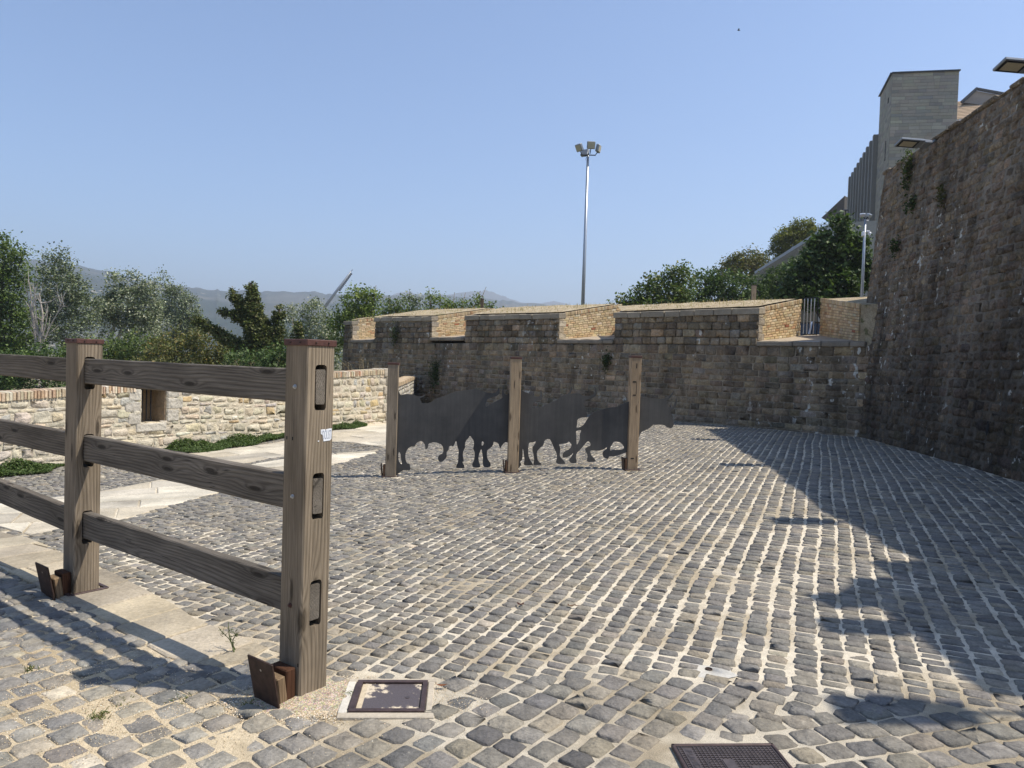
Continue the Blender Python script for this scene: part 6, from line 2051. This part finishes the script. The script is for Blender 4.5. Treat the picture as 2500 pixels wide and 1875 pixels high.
IVY = [(-11.339, 34, 0.369, 0.793, 0.793, 0.833), (-11.375, 34, 0.557, 0.787, 0.787, 0.826), (-11.41, 34, 0.745, 0.781, 0.781, 0.82), (-11.446, 34, 0.933, 0.774, 0.774, 0.813), (-11.482, 34, 1.121, 0.768, 0.768, 0.807), (-11.517, 34, 1.308, 0.762, 0.762, 0.8), (-11.553, 34, 1.496, 0.756, 0.756, 0.793), (-11.595, 34, 1.684, 0.727, 0.727, 0.764), (-11.637, 34, 1.871, 0.699, 0.699, 0.734), (-11.679, 34, 2.058, 0.671, 0.671, 0.704), (-11.721, 34, 2.245, 0.642, 0.642, 0.674), (-11.762, 34, 2.433, 0.604, 0.604, 0.635), (-11.804, 34, 2.62, 0.567, 0.567, 0.595), (-11.846, 34, 2.807, 0.529, 0.529, 0.555), (-11.888, 34, 2.994, 0.491, 0.491, 0.516), (-11.93, 34, 3.181, 0.453, 0.453, 0.476), (-11.964, 34, 3.368, 0.423, 0.423, 0.444), (-11.998, 34, 3.555, 0.393, 0.393, 0.413), (-12.033, 34, 3.742, 0.363, 0.363, 0.381), (-12.067, 34, 3.929, 0.332, 0.332, 0.349), (-12.101, 34, 4.116, 0.302, 0.302, 0.317), (-12.119, 34, 4.303, 0.269, 0.269, 0.283), (-12.137, 34, 4.49, 0.236, 0.236, 0.248), (-12.156, 34, 4.678, 0.203, 0.203, 0.213), (-11.721, 34, 2.245, 0.453, 0.453, 0.476), (-11.81, 34, 2.404, 0.432, 0.432, 0.453), (-11.9, 34, 2.563, 0.41, 0.41, 0.431), (-11.99, 34, 2.722, 0.389, 0.389, 0.408), (-12.08, 34, 2.88, 0.367, 0.367, 0.385), (-12.169, 34, 3.039, 0.345, 0.345, 0.363), (-12.259, 34, 3.197, 0.324, 0.324, 0.34), (-12.349, 34, 3.356, 0.302, 0.302, 0.317), (-12.446, 34, 3.517, 0.283, 0.283, 0.297), (-12.544, 34, 3.679, 0.264, 0.264, 0.278), (-12.642, 34, 3.84, 0.246, 0.246, 0.258), (-12.739, 34, 4.001, 0.227, 0.227, 0.238), (-12.85, 34, 4.167, 0.208, 0.208, 0.218), (-12.96, 34, 4.333, 0.189, 0.189, 0.198), (-12.114, 34, 2.987, 0.34, 0.34, 0.357), (-12.268, 34, 3.099, 0.312, 0.312, 0.327), (-12.421, 34, 3.212, 0.283, 0.283, 0.297), (-12.574, 34, 3.325, 0.255, 0.255, 0.268), (-12.728, 34, 3.438, 0.227, 0.227, 0.238), (-12.915, 34, 3.385, 0.208, 0.208, 0.218), (-12.818, 34, 3.247, 0.189, 0.189, 0.198), (-13.037, 34, 3.362, 0.179, 0.179, 0.188), (-13.256, 34, 3.477, 0.17, 0.17, 0.179), (-13.417, 34, 3.491, 0.161, 0.161, 0.169), (-11.545, 34, 1.119, 0.567, 0.567, 0.595), (-11.682, 34, 1.222, 0.529, 0.529, 0.555), (-11.819, 34, 1.326, 0.491, 0.491, 0.516), (-11.956, 34, 1.429, 0.453, 0.453, 0.476), (-12.094, 34, 1.533, 0.416, 0.416, 0.436), (-12.231, 34, 1.636, 0.378, 0.378, 0.397), (-12.368, 34, 1.74, 0.34, 0.34, 0.357), (-12.505, 34, 1.843, 0.302, 0.302, 0.317), (-12.658, 34, 1.933, 0.291, 0.291, 0.305), (-12.811, 34, 2.022, 0.28, 0.28, 0.294), (-12.964, 34, 2.111, 0.268, 0.268, 0.282), (-13.117, 34, 2.201, 0.257, 0.257, 0.27), (-13.27, 34, 2.29, 0.246, 0.246, 0.258), (-13.423, 34, 2.38, 0.238, 0.238, 0.25), (-13.575, 34, 2.469, 0.23, 0.23, 0.242), (-13.728, 34, 2.558, 0.223, 0.223, 0.234), (-13.881, 34, 2.648, 0.215, 0.215, 0.226), (-14.034, 34, 2.737, 0.208, 0.208, 0.218), (-14.186, 34, 2.815, 0.2, 0.2, 0.21), (-14.339, 34, 2.893, 0.193, 0.193, 0.202), (-14.491, 34, 2.971, 0.185, 0.185, 0.194), (-14.644, 34, 3.049, 0.178, 0.178, 0.186), (-11.163, 34, 0.942, 0.491, 0.491, 0.516), (-11.135, 34, 1.132, 0.464, 0.464, 0.487), (-11.106, 34, 1.322, 0.437, 0.437, 0.459), (-11.078, 34, 1.511, 0.41, 0.41, 0.431), (-11.05, 34, 1.701, 0.383, 0.383, 0.402), (-11.022, 34, 1.891, 0.356, 0.356, 0.374), (-10.994, 34, 2.08, 0.329, 0.329, 0.346), (-10.966, 34, 2.27, 0.302, 0.302, 0.317), (-10.94, 34, 2.459, 0.291, 0.291, 0.305), (-10.914, 34, 2.648, 0.28, 0.28, 0.294), (-10.888, 34, 2.837, 0.268, 0.268, 0.282), (-10.862, 34, 3.027, 0.257, 0.257, 0.27), (-10.836, 34, 3.216, 0.246, 0.246, 0.258), (-10.816, 34, 3.417, 0.227, 0.227, 0.238), (-10.795, 34, 3.618, 0.208, 0.208, 0.218), (-10.407, 34, 0.966, 0.302, 0.302, 0.317), (-10.352, 34, 1.13, 0.289, 0.289, 0.303), (-10.296, 34, 1.293, 0.275, 0.275, 0.289), (-10.24, 34, 1.457, 0.262, 0.262, 0.275), (-10.185, 34, 1.621, 0.248, 0.248, 0.261), (-10.129, 34, 1.784, 0.235, 0.235, 0.246), (-10.074, 34, 1.948, 0.221, 0.221, 0.232), (-10.018, 34, 2.111, 0.208, 0.208, 0.218), (-9.999, 34, 2.3, 0.198, 0.198, 0.208), (-9.98, 34, 2.49, 0.189, 0.189, 0.198), (-9.961, 34, 2.679, 0.179, 0.179, 0.188), (-9.942, 34, 2.868, 0.17, 0.17, 0.179), (-9.926, 34, 3, 0.142, 0.142, 0.149), (-11.18, 34, 1.697, 0.567, 0.567, 0.595), (-11.215, 34, 1.884, 0.535, 0.535, 0.562), (-11.251, 34, 2.072, 0.504, 0.504, 0.529), (-11.287, 34, 2.259, 0.472, 0.472, 0.496), (-11.322, 34, 2.447, 0.441, 0.441, 0.463), (-11.358, 34, 2.634, 0.409, 0.409, 0.43)]
plant('ivy_clad_tree', 'dark ivy covered tree with finger like limbs against the hills', 'tree', IVY, G_IVY, (*(-11.515, 34, -0.204)[:2], BASE), 5200, .062, .07, 'leaf_glossy',
      [([(*(-11.421, 34, -0.201)[:2], BASE), (-11.549, 34, 1.307), (-11.865, 34, 2.806), (-12.155, 34, 4.865)], .3, .05), ([(-11.8, 34, 2.431), (-12.545, 34, 3.726), (-13.034, 34, 4.556)], .12, .04), ([(-11.549, 34, 1.307), (-13.079, 34, 2.202), (-14.947, 34, 3.141)], .14, .04),
       ([(-11.45, 34, 1.122), (-10.922, 34, 2.836), (-10.776, 34, 3.876)], .12, .04), ([(-12.148, 34, 2.797), (-12.822, 34, 3.435), (-13.635, 34, 3.559)], .1, .04)], (.1, .08, .06), None, 120, .5)
gb = 'bushes along the foot of the low wall'
plant('bush', 'olive brown bush behind the top rail, left of the ivy tree', 'bush', [(-16.238, 36, 1.763, 1.2, 1.08, 0.84), (-14.839, 36, 1.808, 1.1, 0.99, 0.9), (-17.023, 36, 0.939, 1.2, 1.08, 0.9), (-13.828, 36, 1.241, 1.2, 1.08, 1), (-15.419, 36, 0.79, 2.2, 1.98, 0.8)],
      G_OLV, (*(-15.6, 36, -0.217)[:2], BASE), 1500, .075, .2, 'leaf', None, (.15, .12, .09), gb, 121, trunk_r=.08)
plant('bush', 'dark tangled bush below the ivy tree beside the near post', 'bush', [(-11.215, 31, 1.137, 1.033, 0.93, 0.689), (-9.837, 31, 1.181, 0.861, 0.775, 0.775), (-10.515, 31, 0.642, 1.55, 1.395, 0.603), (-9.054, 31, 0.861, 0.689, 0.62, 0.689)],
      G_DRK, (*(-10.499, 31, -0.047)[:2], BASE), 1700, .07, .16, 'leaf_glossy', None, (.12, .1, .08), gb, 122, trunk_r=.08)
plant('bush', 'grey green undergrowth below the white trunked poplar', 'bush', [(-22.037, 40, 1.435, 1.333, 1.2, 0.844), (-20.263, 40, 1.713, 1.222, 1.1, 0.889), (-23.363, 40, 0.948, 1.333, 1.2, 1), (-21.133, 40, 0.575, 2.222, 2, 0.844), (-19.145, 40, 1.305, 0.889, 0.8, 0.889)],
      G_MID, (*(-21.337, 40, -0.545)[:2], BASE), 1500, .08, .2, 'leaf', None, (.15, .12, .09), gb, 123, trunk_r=.08)
plant('bush', 'shaded undergrowth round the dead tree at the left', 'bush', [(-23.066, 34, 0.562, 1.133, 1.02, 0.944), (-21.37, 34, 0.994, 1.133, 1.02, 0.661), (-24.004, 34, -0.036, 1.133, 1.02, 0.85), (-21.927, 34, 0.22, 1.511, 1.36, 0.718)],
      G_DRK, (*(-22.484, 34, -0.555)[:2], BASE), 1500, .075, .18, 'leaf', None, (.12, .1, .08), gb, 124, trunk_r=.08)
# dead tree
dead = thing('dead_tree', 'bare pale dead tree with thin upright branches between the poplars', 'tree', (*(-24.47, 38, 0.484)[:2], BASE))
m = MB()
rg = np.random.default_rng(5)
for (u0, v0, u1, v1, r) in ():
    pass
DB = [([(*(-24.458, 38, -0.361)[:2], BASE), (-24.526, 38, 1.538), (-24.666, 38, 2.587), (-24.83, 38, 3.844), (-24.949, 38, 4.891)], .10), ([(-24.526, 38, 1.538), (-24.753, 38, 2.795), (-24.979, 38, 3.945), (-25.073, 38, 4.677)], .05),
      ([(*(-24.395, 38, -0.359)[:2], BASE), (-24.441, 38, 1.541), (-24.266, 38, 2.6), (-24.254, 38, 3.337), (-24.458, 38, 4.382)], .12), ([(-24.405, 38, 1.964), (-24.566, 38, 3.012), (-24.622, 38, 4.061), (-24.781, 38, 4.896)], .045),
      ([(-24.315, 38, 1.545), (-23.907, 38, 2.612), (-23.496, 38, 3.361), (-23.192, 38, 4.212)], .06), ([(-24.36, 38, 1.754), (-24.079, 38, 2.817), (-23.982, 38, 3.451)], .05), ([(-23.496, 38, 3.361), (-23.247, 38, 3.685), (-23.037, 38, 3.733)], .03),
      ([(-24.492, 38, 2.172), (-24.762, 38, 3.426), (-24.688, 38, 4.269), (-24.528, 38, 4.904)], .04)]
for pts, r in DB:
    m.tube(pts, np.linspace(r, r * .25, len(pts)), 6, (.42, .37, .31))
    for k in range(7):
        i = rg.integers(1, len(pts)); a = np.array(pts[i - 1]) * (1 - .5) + np.array(pts[i]) * .5
        e = a + np.array([rg.normal(0, .35), rg.normal(0, .3), abs(rg.normal(.75, .3))])
        m.tube([a, (a + e) / 2 + rg.normal(0, .06, 3), e], [r * .28, r * .18, .006], 4, (.40, .36, .32))
m.build('branches', MAT['bark'], dead)

gr = 'trees on the terrace behind the bastion'
plant('leafy_tree', 'light green branching tree rising over the bastion right of the mast', 'tree',
      [(6.614, 36, 5.679, 0.48, 0.432, 0.52), (7.1, 36, 5.993, 0.36, 0.324, 0.44), (7.991, 36, 6.16, 0.6, 0.54, 0.48), (6.042, 36, 4.965, 0.36, 0.324, 0.48), (7.23, 36, 5.202, 0.96, 0.864, 0.76), (8.122, 36, 5.33, 0.76, 0.684, 0.8), (5.452, 36, 4.748, 0.44, 0.396, 0.44), (4.963, 36, 4.473, 0.36, 0.324, 0.24), (6.854, 36, 4.593, 1.2, 1.08, 0.52)],
      G_MID, (*(7.264, 36, 4.308)[:2], 1.75), 1700, .085, .17, 'leaf', None, (.18, .15, .11), gr, 130)
plant('leafy_tree', 'dull dark green tree in the middle of the row over the bastion', 'tree',
      [(10.74, 42, 6.344, 0.793, 0.714, 0.747), (11.781, 42, 6.493, 0.887, 0.798, 0.793), (12.84, 42, 6.179, 0.793, 0.714, 0.887), (11.242, 42, 5.432, 1.4, 1.26, 0.793), (12.641, 42, 5.361, 1.167, 1.05, 0.747)], G_DRK, (*(11.73, 42, 4.867)[:2], 1.75), 1600, .09, .2, 'leaf', None, (.15, .12, .1), gr, 131)
plant('leafy_tree', 'brownish far tree where the hillside meets the sky', 'tree',
      [(18.521, 62, 10.58, 0.689, 0.62, 0.758), (19.812, 62, 10.894, 0.758, 0.682, 0.758), (17.693, 62, 9.87, 0.758, 0.682, 0.689), (19.242, 62, 9.748, 1.55, 1.395, 1.033), (20.598, 62, 10.133, 0.827, 0.744, 1.033)], G_OLV, (*(19.347, 62, 7.185)[:2], 1.75), 1500, .11, .26, 'leaf', None, (.15, .12, .1), gr, 132)
plant('clipped_tree', 'round yellow green clipped tree high on the slope', 'tree',
      [(21.264, 58, 11.72, 1.224, 1.102, 1.224), (22.194, 58, 12.451, 1.096, 0.986, 0.967), (20.651, 58, 11.062, 0.773, 0.696, 0.902), (22.698, 58, 11.925, 0.806, 0.725, 0.967)], [(3, (.085, .095, .024)), (2, (.12, .12, .03)), (1, (.05, .06, .02))], (*(21.653, 58, 10.136)[:2], 1.75), 2800, .085, .16, 'leaf', None, (.15, .12, .1), gr, 133, .55)
plant('ivy_bank', 'shaded bank of ivy hanging below the sloping parapet', 'ivy',
      [(14.449, 43, 6.449, 0.86, 0.774, 0.621), (15.382, 43, 6.905, 0.812, 0.731, 0.764), (16.313, 43, 7.409, 0.812, 0.731, 0.86), (15.312, 43, 5.764, 1.672, 1.505, 0.764), (16.84, 42, 7.811, 0.607, 0.546, 0.98), (16.426, 42, 6.641, 0.933, 0.84, 0.933)], G_DRK, (*(15.322, 43, 5.526)[:2], 1.75), 2400, .075, .12, 'leaf', None, (.12, .1, .08), None, 134, trunk_r=.06)
plant('broadleaf_tree', 'big dark glossy leaved tree beside the rampart corner', 'tree',
      [(11.875, 29, 5.729, 0.644, 0.58, 0.58), (12.539, 29, 7.027, 0.612, 0.551, 0.612), (12.168, 29, 6.345, 0.773, 0.696, 0.677), (12.982, 29, 6.084, 0.709, 0.638, 0.806), (11.488, 29, 5.397, 0.838, 0.754, 0.709), (12.384, 29, 5.106, 1.063, 0.957, 0.741), (13.411, 29, 5.458, 0.58, 0.522, 0.838), (11.038, 29, 4.663, 0.548, 0.493, 0.419), (11.767, 29, 4.526, 1.289, 1.16, 0.451), (13.281, 29, 6.572, 0.387, 0.348, 0.58)],
      [(3, (.026, .044, .014)), (2, (.038, .060, .020)), (1, (.066, .096, .034))], (*(12.273, 29, 3.981)[:2], 1.75), 2300, .105, .15, 'leaf_glossy', None, (.12, .1, .08), gr, 135, .5)

# ground cover along the wall foot
def ground_cover(name, label, s0, s1, wide, n, h, seed):
    rg = np.random.default_rng(seed)
    s = rg.uniform(s0, s1, n)
    env = np.clip(np.sin(np.pi * (s - s0) / (s1 - s0)) * 1.6, .12, 1) * (.55 + .9 * vnoise(s * 2.3, s * 0, seed + 1))
    o_ = .02 + wide * env * rg.random(n)
    x = LW0[0] + LWd[0] * s + LN[0] * o_; y = LW0[1] + LWd[1] * s + LN[1] * o_
    lump = .35 + .9 * vnoise(x * 5, y * 5, seed)
    z = ground(x, y) + h * lump * env * (1 - .75 * o_ / (wide + .02)) * rg.random(n) ** .4 + .012
    cols = pick_cols(n, [(3, (.070, .110, .038)), (2, (.10, .145, .052)), (1, (.045, .074, .028))], .2, rg)
    V, F, C = leaf_mesh(np.stack([x, y, z], 1), .024, cols, .5, .45, rg)
    o = obj(name, V, F, MAT['leaf'], None, C)
    return tag(o, label, 'ground cover', 'green mats along the wall foot', 'stuff')


ground_cover('creeping_plants', 'long green mat of creeping plants at the wall foot between the posts', 2.3, 6.0, .40, 15000, .18, 201)
ground_cover('creeping_plants', 'green mat of creeping plants at the far left wall foot', -2.2, 1.0, .50, 13000, .18, 202)
ground_cover('creeping_plants', 'small green mat beside the right edge of the near post', 6.4, 8.3, .34, 6000, .14, 203)

# tufts growing out of the masonry
def tuft(name, label, c, r, n, table, seed, mat='leaf', leaf=.035, cat='plant'):
    rg = np.random.default_rng(seed)
    root = thing(name, label, cat, tuple(c), 'plants rooted in the old walls')
    P = np.array(c) + rg.standard_normal((n, 3)) * np.array(r) * .5
    V, F, C = leaf_mesh(P, leaf, pick_cols(n, table, .2, rg), .3, .5, rg)
    obj('leaves', V, F, MAT[mat], root, C)
    m = MB()
    for k in range(9):
        e = np.array(c) + rg.standard_normal(3) * np.array(r) * .6
        m.tube([np.array(c) + np.array([.0, .0, -r[2] * .3]), (np.array(c) + e) / 2 + [0, 0, .03], e], [.006, .004, .002], 4, (.14, .12, .07))
    m.build('stems', MAT['bark'], root)


def on_bastion(u, z): return bsurf(np.array([u]), np.array([z]))[0][0] + np.array([-.05, -.05, 0])
def on_rampart(y, z): return rsurf(np.array([np.interp(y, ry, rl)]), np.array([z]))[0][0] + np.array([-.06, 0, 0])
tuft('wall_plant', 'large dark plant hanging on the bastion above the first bull', on_bastion(6.6, 1.05), (.22, .22, .55), 900, G_DRK, 301)
tuft('wall_plant', 'sprig growing high on the second block of the bastion', on_bastion(3.9, 2.55), (.22, .22, .45), 420, G_MID, 302)
tuft('wall_plant', 'small dark plant on the bastion behind the right bull post', on_bastion(14.6, 1.70), (.14, .14, .28), 300, G_DRK, 303)
tuft('wall_plant', 'green plant near the top corner of the rampart', on_rampart(16.0, 5.95), (.12, .16, .50), 420, G_MID, 304)
tuft('wall_plant', 'small plant midway up the rampart near its corner', on_rampart(15.6, 5.15), (.10, .20, .16), 160, G_DRK, 305)
tuft('wall_plant', 'wispy plant in the upper middle of the rampart face', on_rampart(14.2, 5.0), (.10, .14, .24), 130, G_OLV, 306)
tuft('wall_plant', 'little dark fern under the corner plant on the rampart', on_rampart(16.1, 4.35), (.10, .16, .18), 170, G_DRK, 307)
tuft('wall_plant', 'tiny plant on the rampart edge against the big tree', on_rampart(17.5, 3.0), (.10, .12, .10), 120, G_DRK, 308)


# dry stalks on the low wall and weeds in the paving
def stalks(name, label, c, n, h, col, seed, spread=.12, leafy=0):
    rg = np.random.default_rng(seed)
    root = thing(name, label, 'weed', tuple(c))
    m = MB()
    tips = []
    for k in range(n):
        a = np.array(c) + np.array([rg.normal(0, spread), rg.normal(0, spread * .6), 0])
        e = a + np.array([rg.normal(0, h * .3), rg.normal(0, h * .25), h * rg.uniform(.5, 1.1)])
        m.tube([a, (a + e) / 2 + np.array([rg.normal(0, h * .06), 0, h * .06]), e], [.004, .003, .0015], 4, col)
        for j in range(4):
            t = rg.uniform(.4, 1)
            s = a + (e - a) * t
            m.tube([s, s + np.array([rg.normal(0, h * .16), rg.normal(0, h * .12), h * .14])], [.002, .001], 3, col)
            tips.append(s)
    m.build('stems', MAT['bark'], root)
    if leafy:
        P = np.repeat(np.array(tips), leafy, 0) + rg.normal(0, h * .05, (len(tips) * leafy, 3))
        V, F, C = leaf_mesh(P, h * .05, pick_cols(len(P), G_MID, .2, rg), .2, .3, rg)
        obj('leaves', V, F, MAT['leaf'], root, C)
    return root


for k, (u, v, Yd, h, lab) in enumerate(((848, 905, 19.5, .33, 'dry yellow stalks on the low wall left of the bull post'), (893, 900, 19.5, .36, 'pale dry stalk beside the left bull post'), (600, 925, 17, .45, 'bare dry twigs over the top rail near the ivy tree'))):
    p = (((-4.364, 19.5, 1.223)), ((-3.879, 19.5, 1.293)), ((-6.142, 17, 0.976)))[k]
    stalks('dry_weed', lab, p, 7, h, (.34, .27, .15), 400 + k, .14)
stalks('weed', 'slim green weed sprig rising beside the leaning steel plate', (-1.43, 3.873, 0), 3, .16, (.10, .12, .05), 410, .015, 3)


def grass(name, label, c, n, h, r, seed):
    rg = np.random.default_rng(seed)
    V = []; F = []; C = []
    for k in range(n):
        a = np.array([c[0] + rg.normal(0, r), c[1] + rg.normal(0, r * .8), 0]); a[2] = float(bed(a[0], a[1])) - .002
        d = np.array([rg.normal(0, .7), rg.normal(0, .7), 1.0]); d /= np.linalg.norm(d)
        hh = h * rg.uniform(.5, 1.2)
        w = np.array([rg.normal(), rg.normal(), 0]); w = w / np.linalg.norm(w) * .0022
        V += [a - w, a + w, a + d * hh * .6 + w * .7, a + d * hh + np.array([d[0], d[1], -.2]) * hh * .3]
        F.append((4 * k, 4 * k + 1, 4 * k + 2, 4 * k + 3))
        C += [np.array(random.choice([(.075, .11, .03), (.10, .13, .04), (.15, .14, .06)]))] * 4
    o = obj(name, np.array(V), F, MAT['leaf'], None, np.array(C))
    return tag(o, label, 'grass', 'tufts of grass in the paving', None)


for k, (c, n_, lab) in enumerate((((-2.346, 3.586, 0), 70, 'small grass tuft nearest the left picture edge'), ((-1.713, 3.286, 0), 45, 'small grass tuft in sand below the post shadow'), ((-1.742, 3.152, 0), 80, 'grass tuft lowest in the sandy cobbles at left'),
                                  ((-1.458, 3.333, 0), 40, 'faint grass tuft left of the near plate shadow'), ((-0.723, 3.419, 0), 90, 'grass tuft beside the concrete collar of the inspection cover'), ((-1.148, 3.305, 0), 60, 'grass tuft in shade at the foot of the leaning plate'))):
    grass('grass_tuft', lab, c, n_, .028, .022, 420 + k)

# loose sand and grit
def grains(name, label, spots, seed, s1=.0034):
    rg = np.random.default_rng(seed)
    P = []
    for (x, y, rx_, ry2, n) in spots:
        q = rg.standard_normal((n, 2)) * np.array([rx_, ry2]) + np.array([x, y])
        P.append(q)
    P = np.concatenate(P)
    s = rg.uniform(.0012, s1, len(P))
    z = np.maximum(bed(P[:, 0], P[:, 1]), ground(P[:, 0], P[:, 1]) - .003) + s * .4
    B = np.array([[1, 0, 0], [-1, 0, 0], [0, 1, 0], [0, -1, 0], [0, 0, .8], [0, 0, -.8]])
    V = (np.c_[P, z][:, None] + B[None] * s[:, None, None]).reshape(-1, 3)
    T = np.array([(0, 2, 4), (2, 1, 4), (1, 3, 4), (3, 0, 4), (2, 0, 5), (1, 2, 5), (3, 1, 5), (0, 3, 5)])
    F = (T[None] + (np.arange(len(P)) * 6)[:, None, None]).reshape(-1, 3)
    C = np.repeat(pick_cols(len(P), [(3, (.58, .46, .30)), (2, (.68, .57, .41)), (1.6, (.38, .29, .18)), (.8, (.76, .70, .58))], .15, rg), 6, 0)
    o = obj(name, V, F, MAT['grain'], None, C)
    return tag(o, label, 'sand', None, 'stuff')


grains('sand_grains', 'coarse pale sand spilled round the foot of the near post', [(-.88, 3.35, .12, .07, 12000), (-1.02, 3.29, .12, .05, 5000), (-.73, 3.43, .07, .08, 4000)], 501, .0046)
grains('grit', 'scattered grit over the cobbles at lower left', [(-1.9, 3.35, .45, .25, 3000), (-1.4, 3.25, .4, .2, 2400), (-2.3, 3.8, .4, .3, 1800), (-.25, 3.4, .12, .14, 900), (-1.7, 3.0, .5, .2, 1800)], 502)
# mound of sand under the post foot
A, B = np.meshgrid(np.linspace(0, 2 * math.pi, 40), np.linspace(0, 1, 10))
rad = .25 * B * (1 + .25 * (vnoise(np.cos(A) * 2, np.sin(A) * 2, 63) - .5))
xx = -.93 + rad * np.cos(A) * 1.1; yy = 3.40 + rad * np.sin(A) * .8
zz = ground(xx, yy) + .016 * (1 - B ** 2) - .006 + .004 * vnoise(xx * 40, yy * 40, 64)
ii = np.arange(A.size).reshape(A.shape)
o = obj('sand_heap', np.stack([xx, yy, zz], -1).reshape(-1, 3), np.stack([ii[:-1, :-1], ii[:-1, 1:], ii[1:, 1:], ii[1:, :-1]], -1).reshape(-1, 4), MAT['coarse'], None, (1.0, .90, .72), True)
tag(o, 'low heap of coarse sand at the foot of the near post', 'sand', None, 'stuff')
# curled leaves and small stones
def litter(name, label, cat, c, pts, col, mat):
    m = MB()
    g0 = float(ground(c[0], c[1]))
    for (dx, dy, s, a) in pts:
        ca, sa = math.cos(a), math.sin(a)
        V = []
        for i in range(5):
            t = i / 4 - .5
            w = .35 * s * math.cos(t * math.pi)
            for sg in (-1, 0, 1):
                x = t * 2 * s; y = sg * w
                V.append((c[0] + dx + ca * x - sa * y, c[1] + dy + sa * x + ca * y, g0 + .010 + .35 * s * (t * 2) ** 2 + .4 * abs(sg) * w))
        F = [(3 * i + k, 3 * i + 3 + k, 3 * i + 4 + k, 3 * i + 1 + k) for i in range(4) for k in (0, 1)]
        m.add(V, F, col)
    o = m.build(name, MAT[mat], None)
    return tag(o, label, cat)


litter('dead_leaf', 'curled dark brown dead leaf on the cobbles, left one of two', 'leaf', (0.093, 4.677, 0), [(0, 0, .03, 2.2), (.02, .01, .022, 1.2)], (.09, .035, .025), 'bark')
litter('dead_leaf', 'brown dead leaf cluster on the cobbles, right one of two', 'leaf', (0.428, 4.701, 0), [(0, 0, .028, .4), (.03, .005, .022, 2.9), (-.02, .01, .018, 1.5)], (.16, .09, .05), 'bark')
litter('twig', 'short rusty brown twig beside the inspection cover', 'twig', (-0.293, 3.515, 0), [(0, 0, .03, .1)], (.22, .09, .04), 'bark')
# bird
bird = thing('bird', 'tiny dark bird high in the clear sky', 'bird', (20.164, 70, 33.347))
b = np.array((20.164, 70, 33.347))
m = MB(); m.lathe(b, [(.01, -.14), (.045, -.06), (.055, .02), (.03, .10), (.01, .15)], 8, (.04, .04, .04), 0); m.build('body', MAT['dark_steel'], bird, True)
for sg in (-1, 1):
    m = MB(); m.add([b + [.05, 0, 0], b + [-.06, 0, 0], b + [-.10, sg * .12, .10], b + [-.02, sg * .26, .06], b + [.04, sg * .12, .11]], [(0, 1, 2, 3, 4), (4, 3, 2, 1, 0)]); m.build('wing', MAT['dark_steel'], bird)

# ------------------------------------------------------------------ haze: the summer air between here and the hills
hz_mat = bpy.data.materials.new('haze_air')
hz_mat.use_nodes = True
ht = hz_mat.node_tree
for nd in list(ht.nodes):
    if nd.type == 'BSDF_PRINCIPLED': ht.nodes.remove(nd)
pv = ht.nodes.new('ShaderNodeVolumePrincipled')
pv.inputs['Color'].default_value = (.84, .91, 1.0, 1)
pv.inputs['Density'].default_value = 4.3e-4
pv.inputs['Anisotropy'].default_value = .25
ht.links.new(pv.outputs[0], ht.nodes['Material Output'].inputs['Volume'])
m = MB(); m.box((0, 0, 203), (9500, 9500, 209.0))
hz_o = m.build('haze', hz_mat, None)
tag(hz_o, 'thin summer haze in the air towards the hills', 'haze', None, 'stuff')
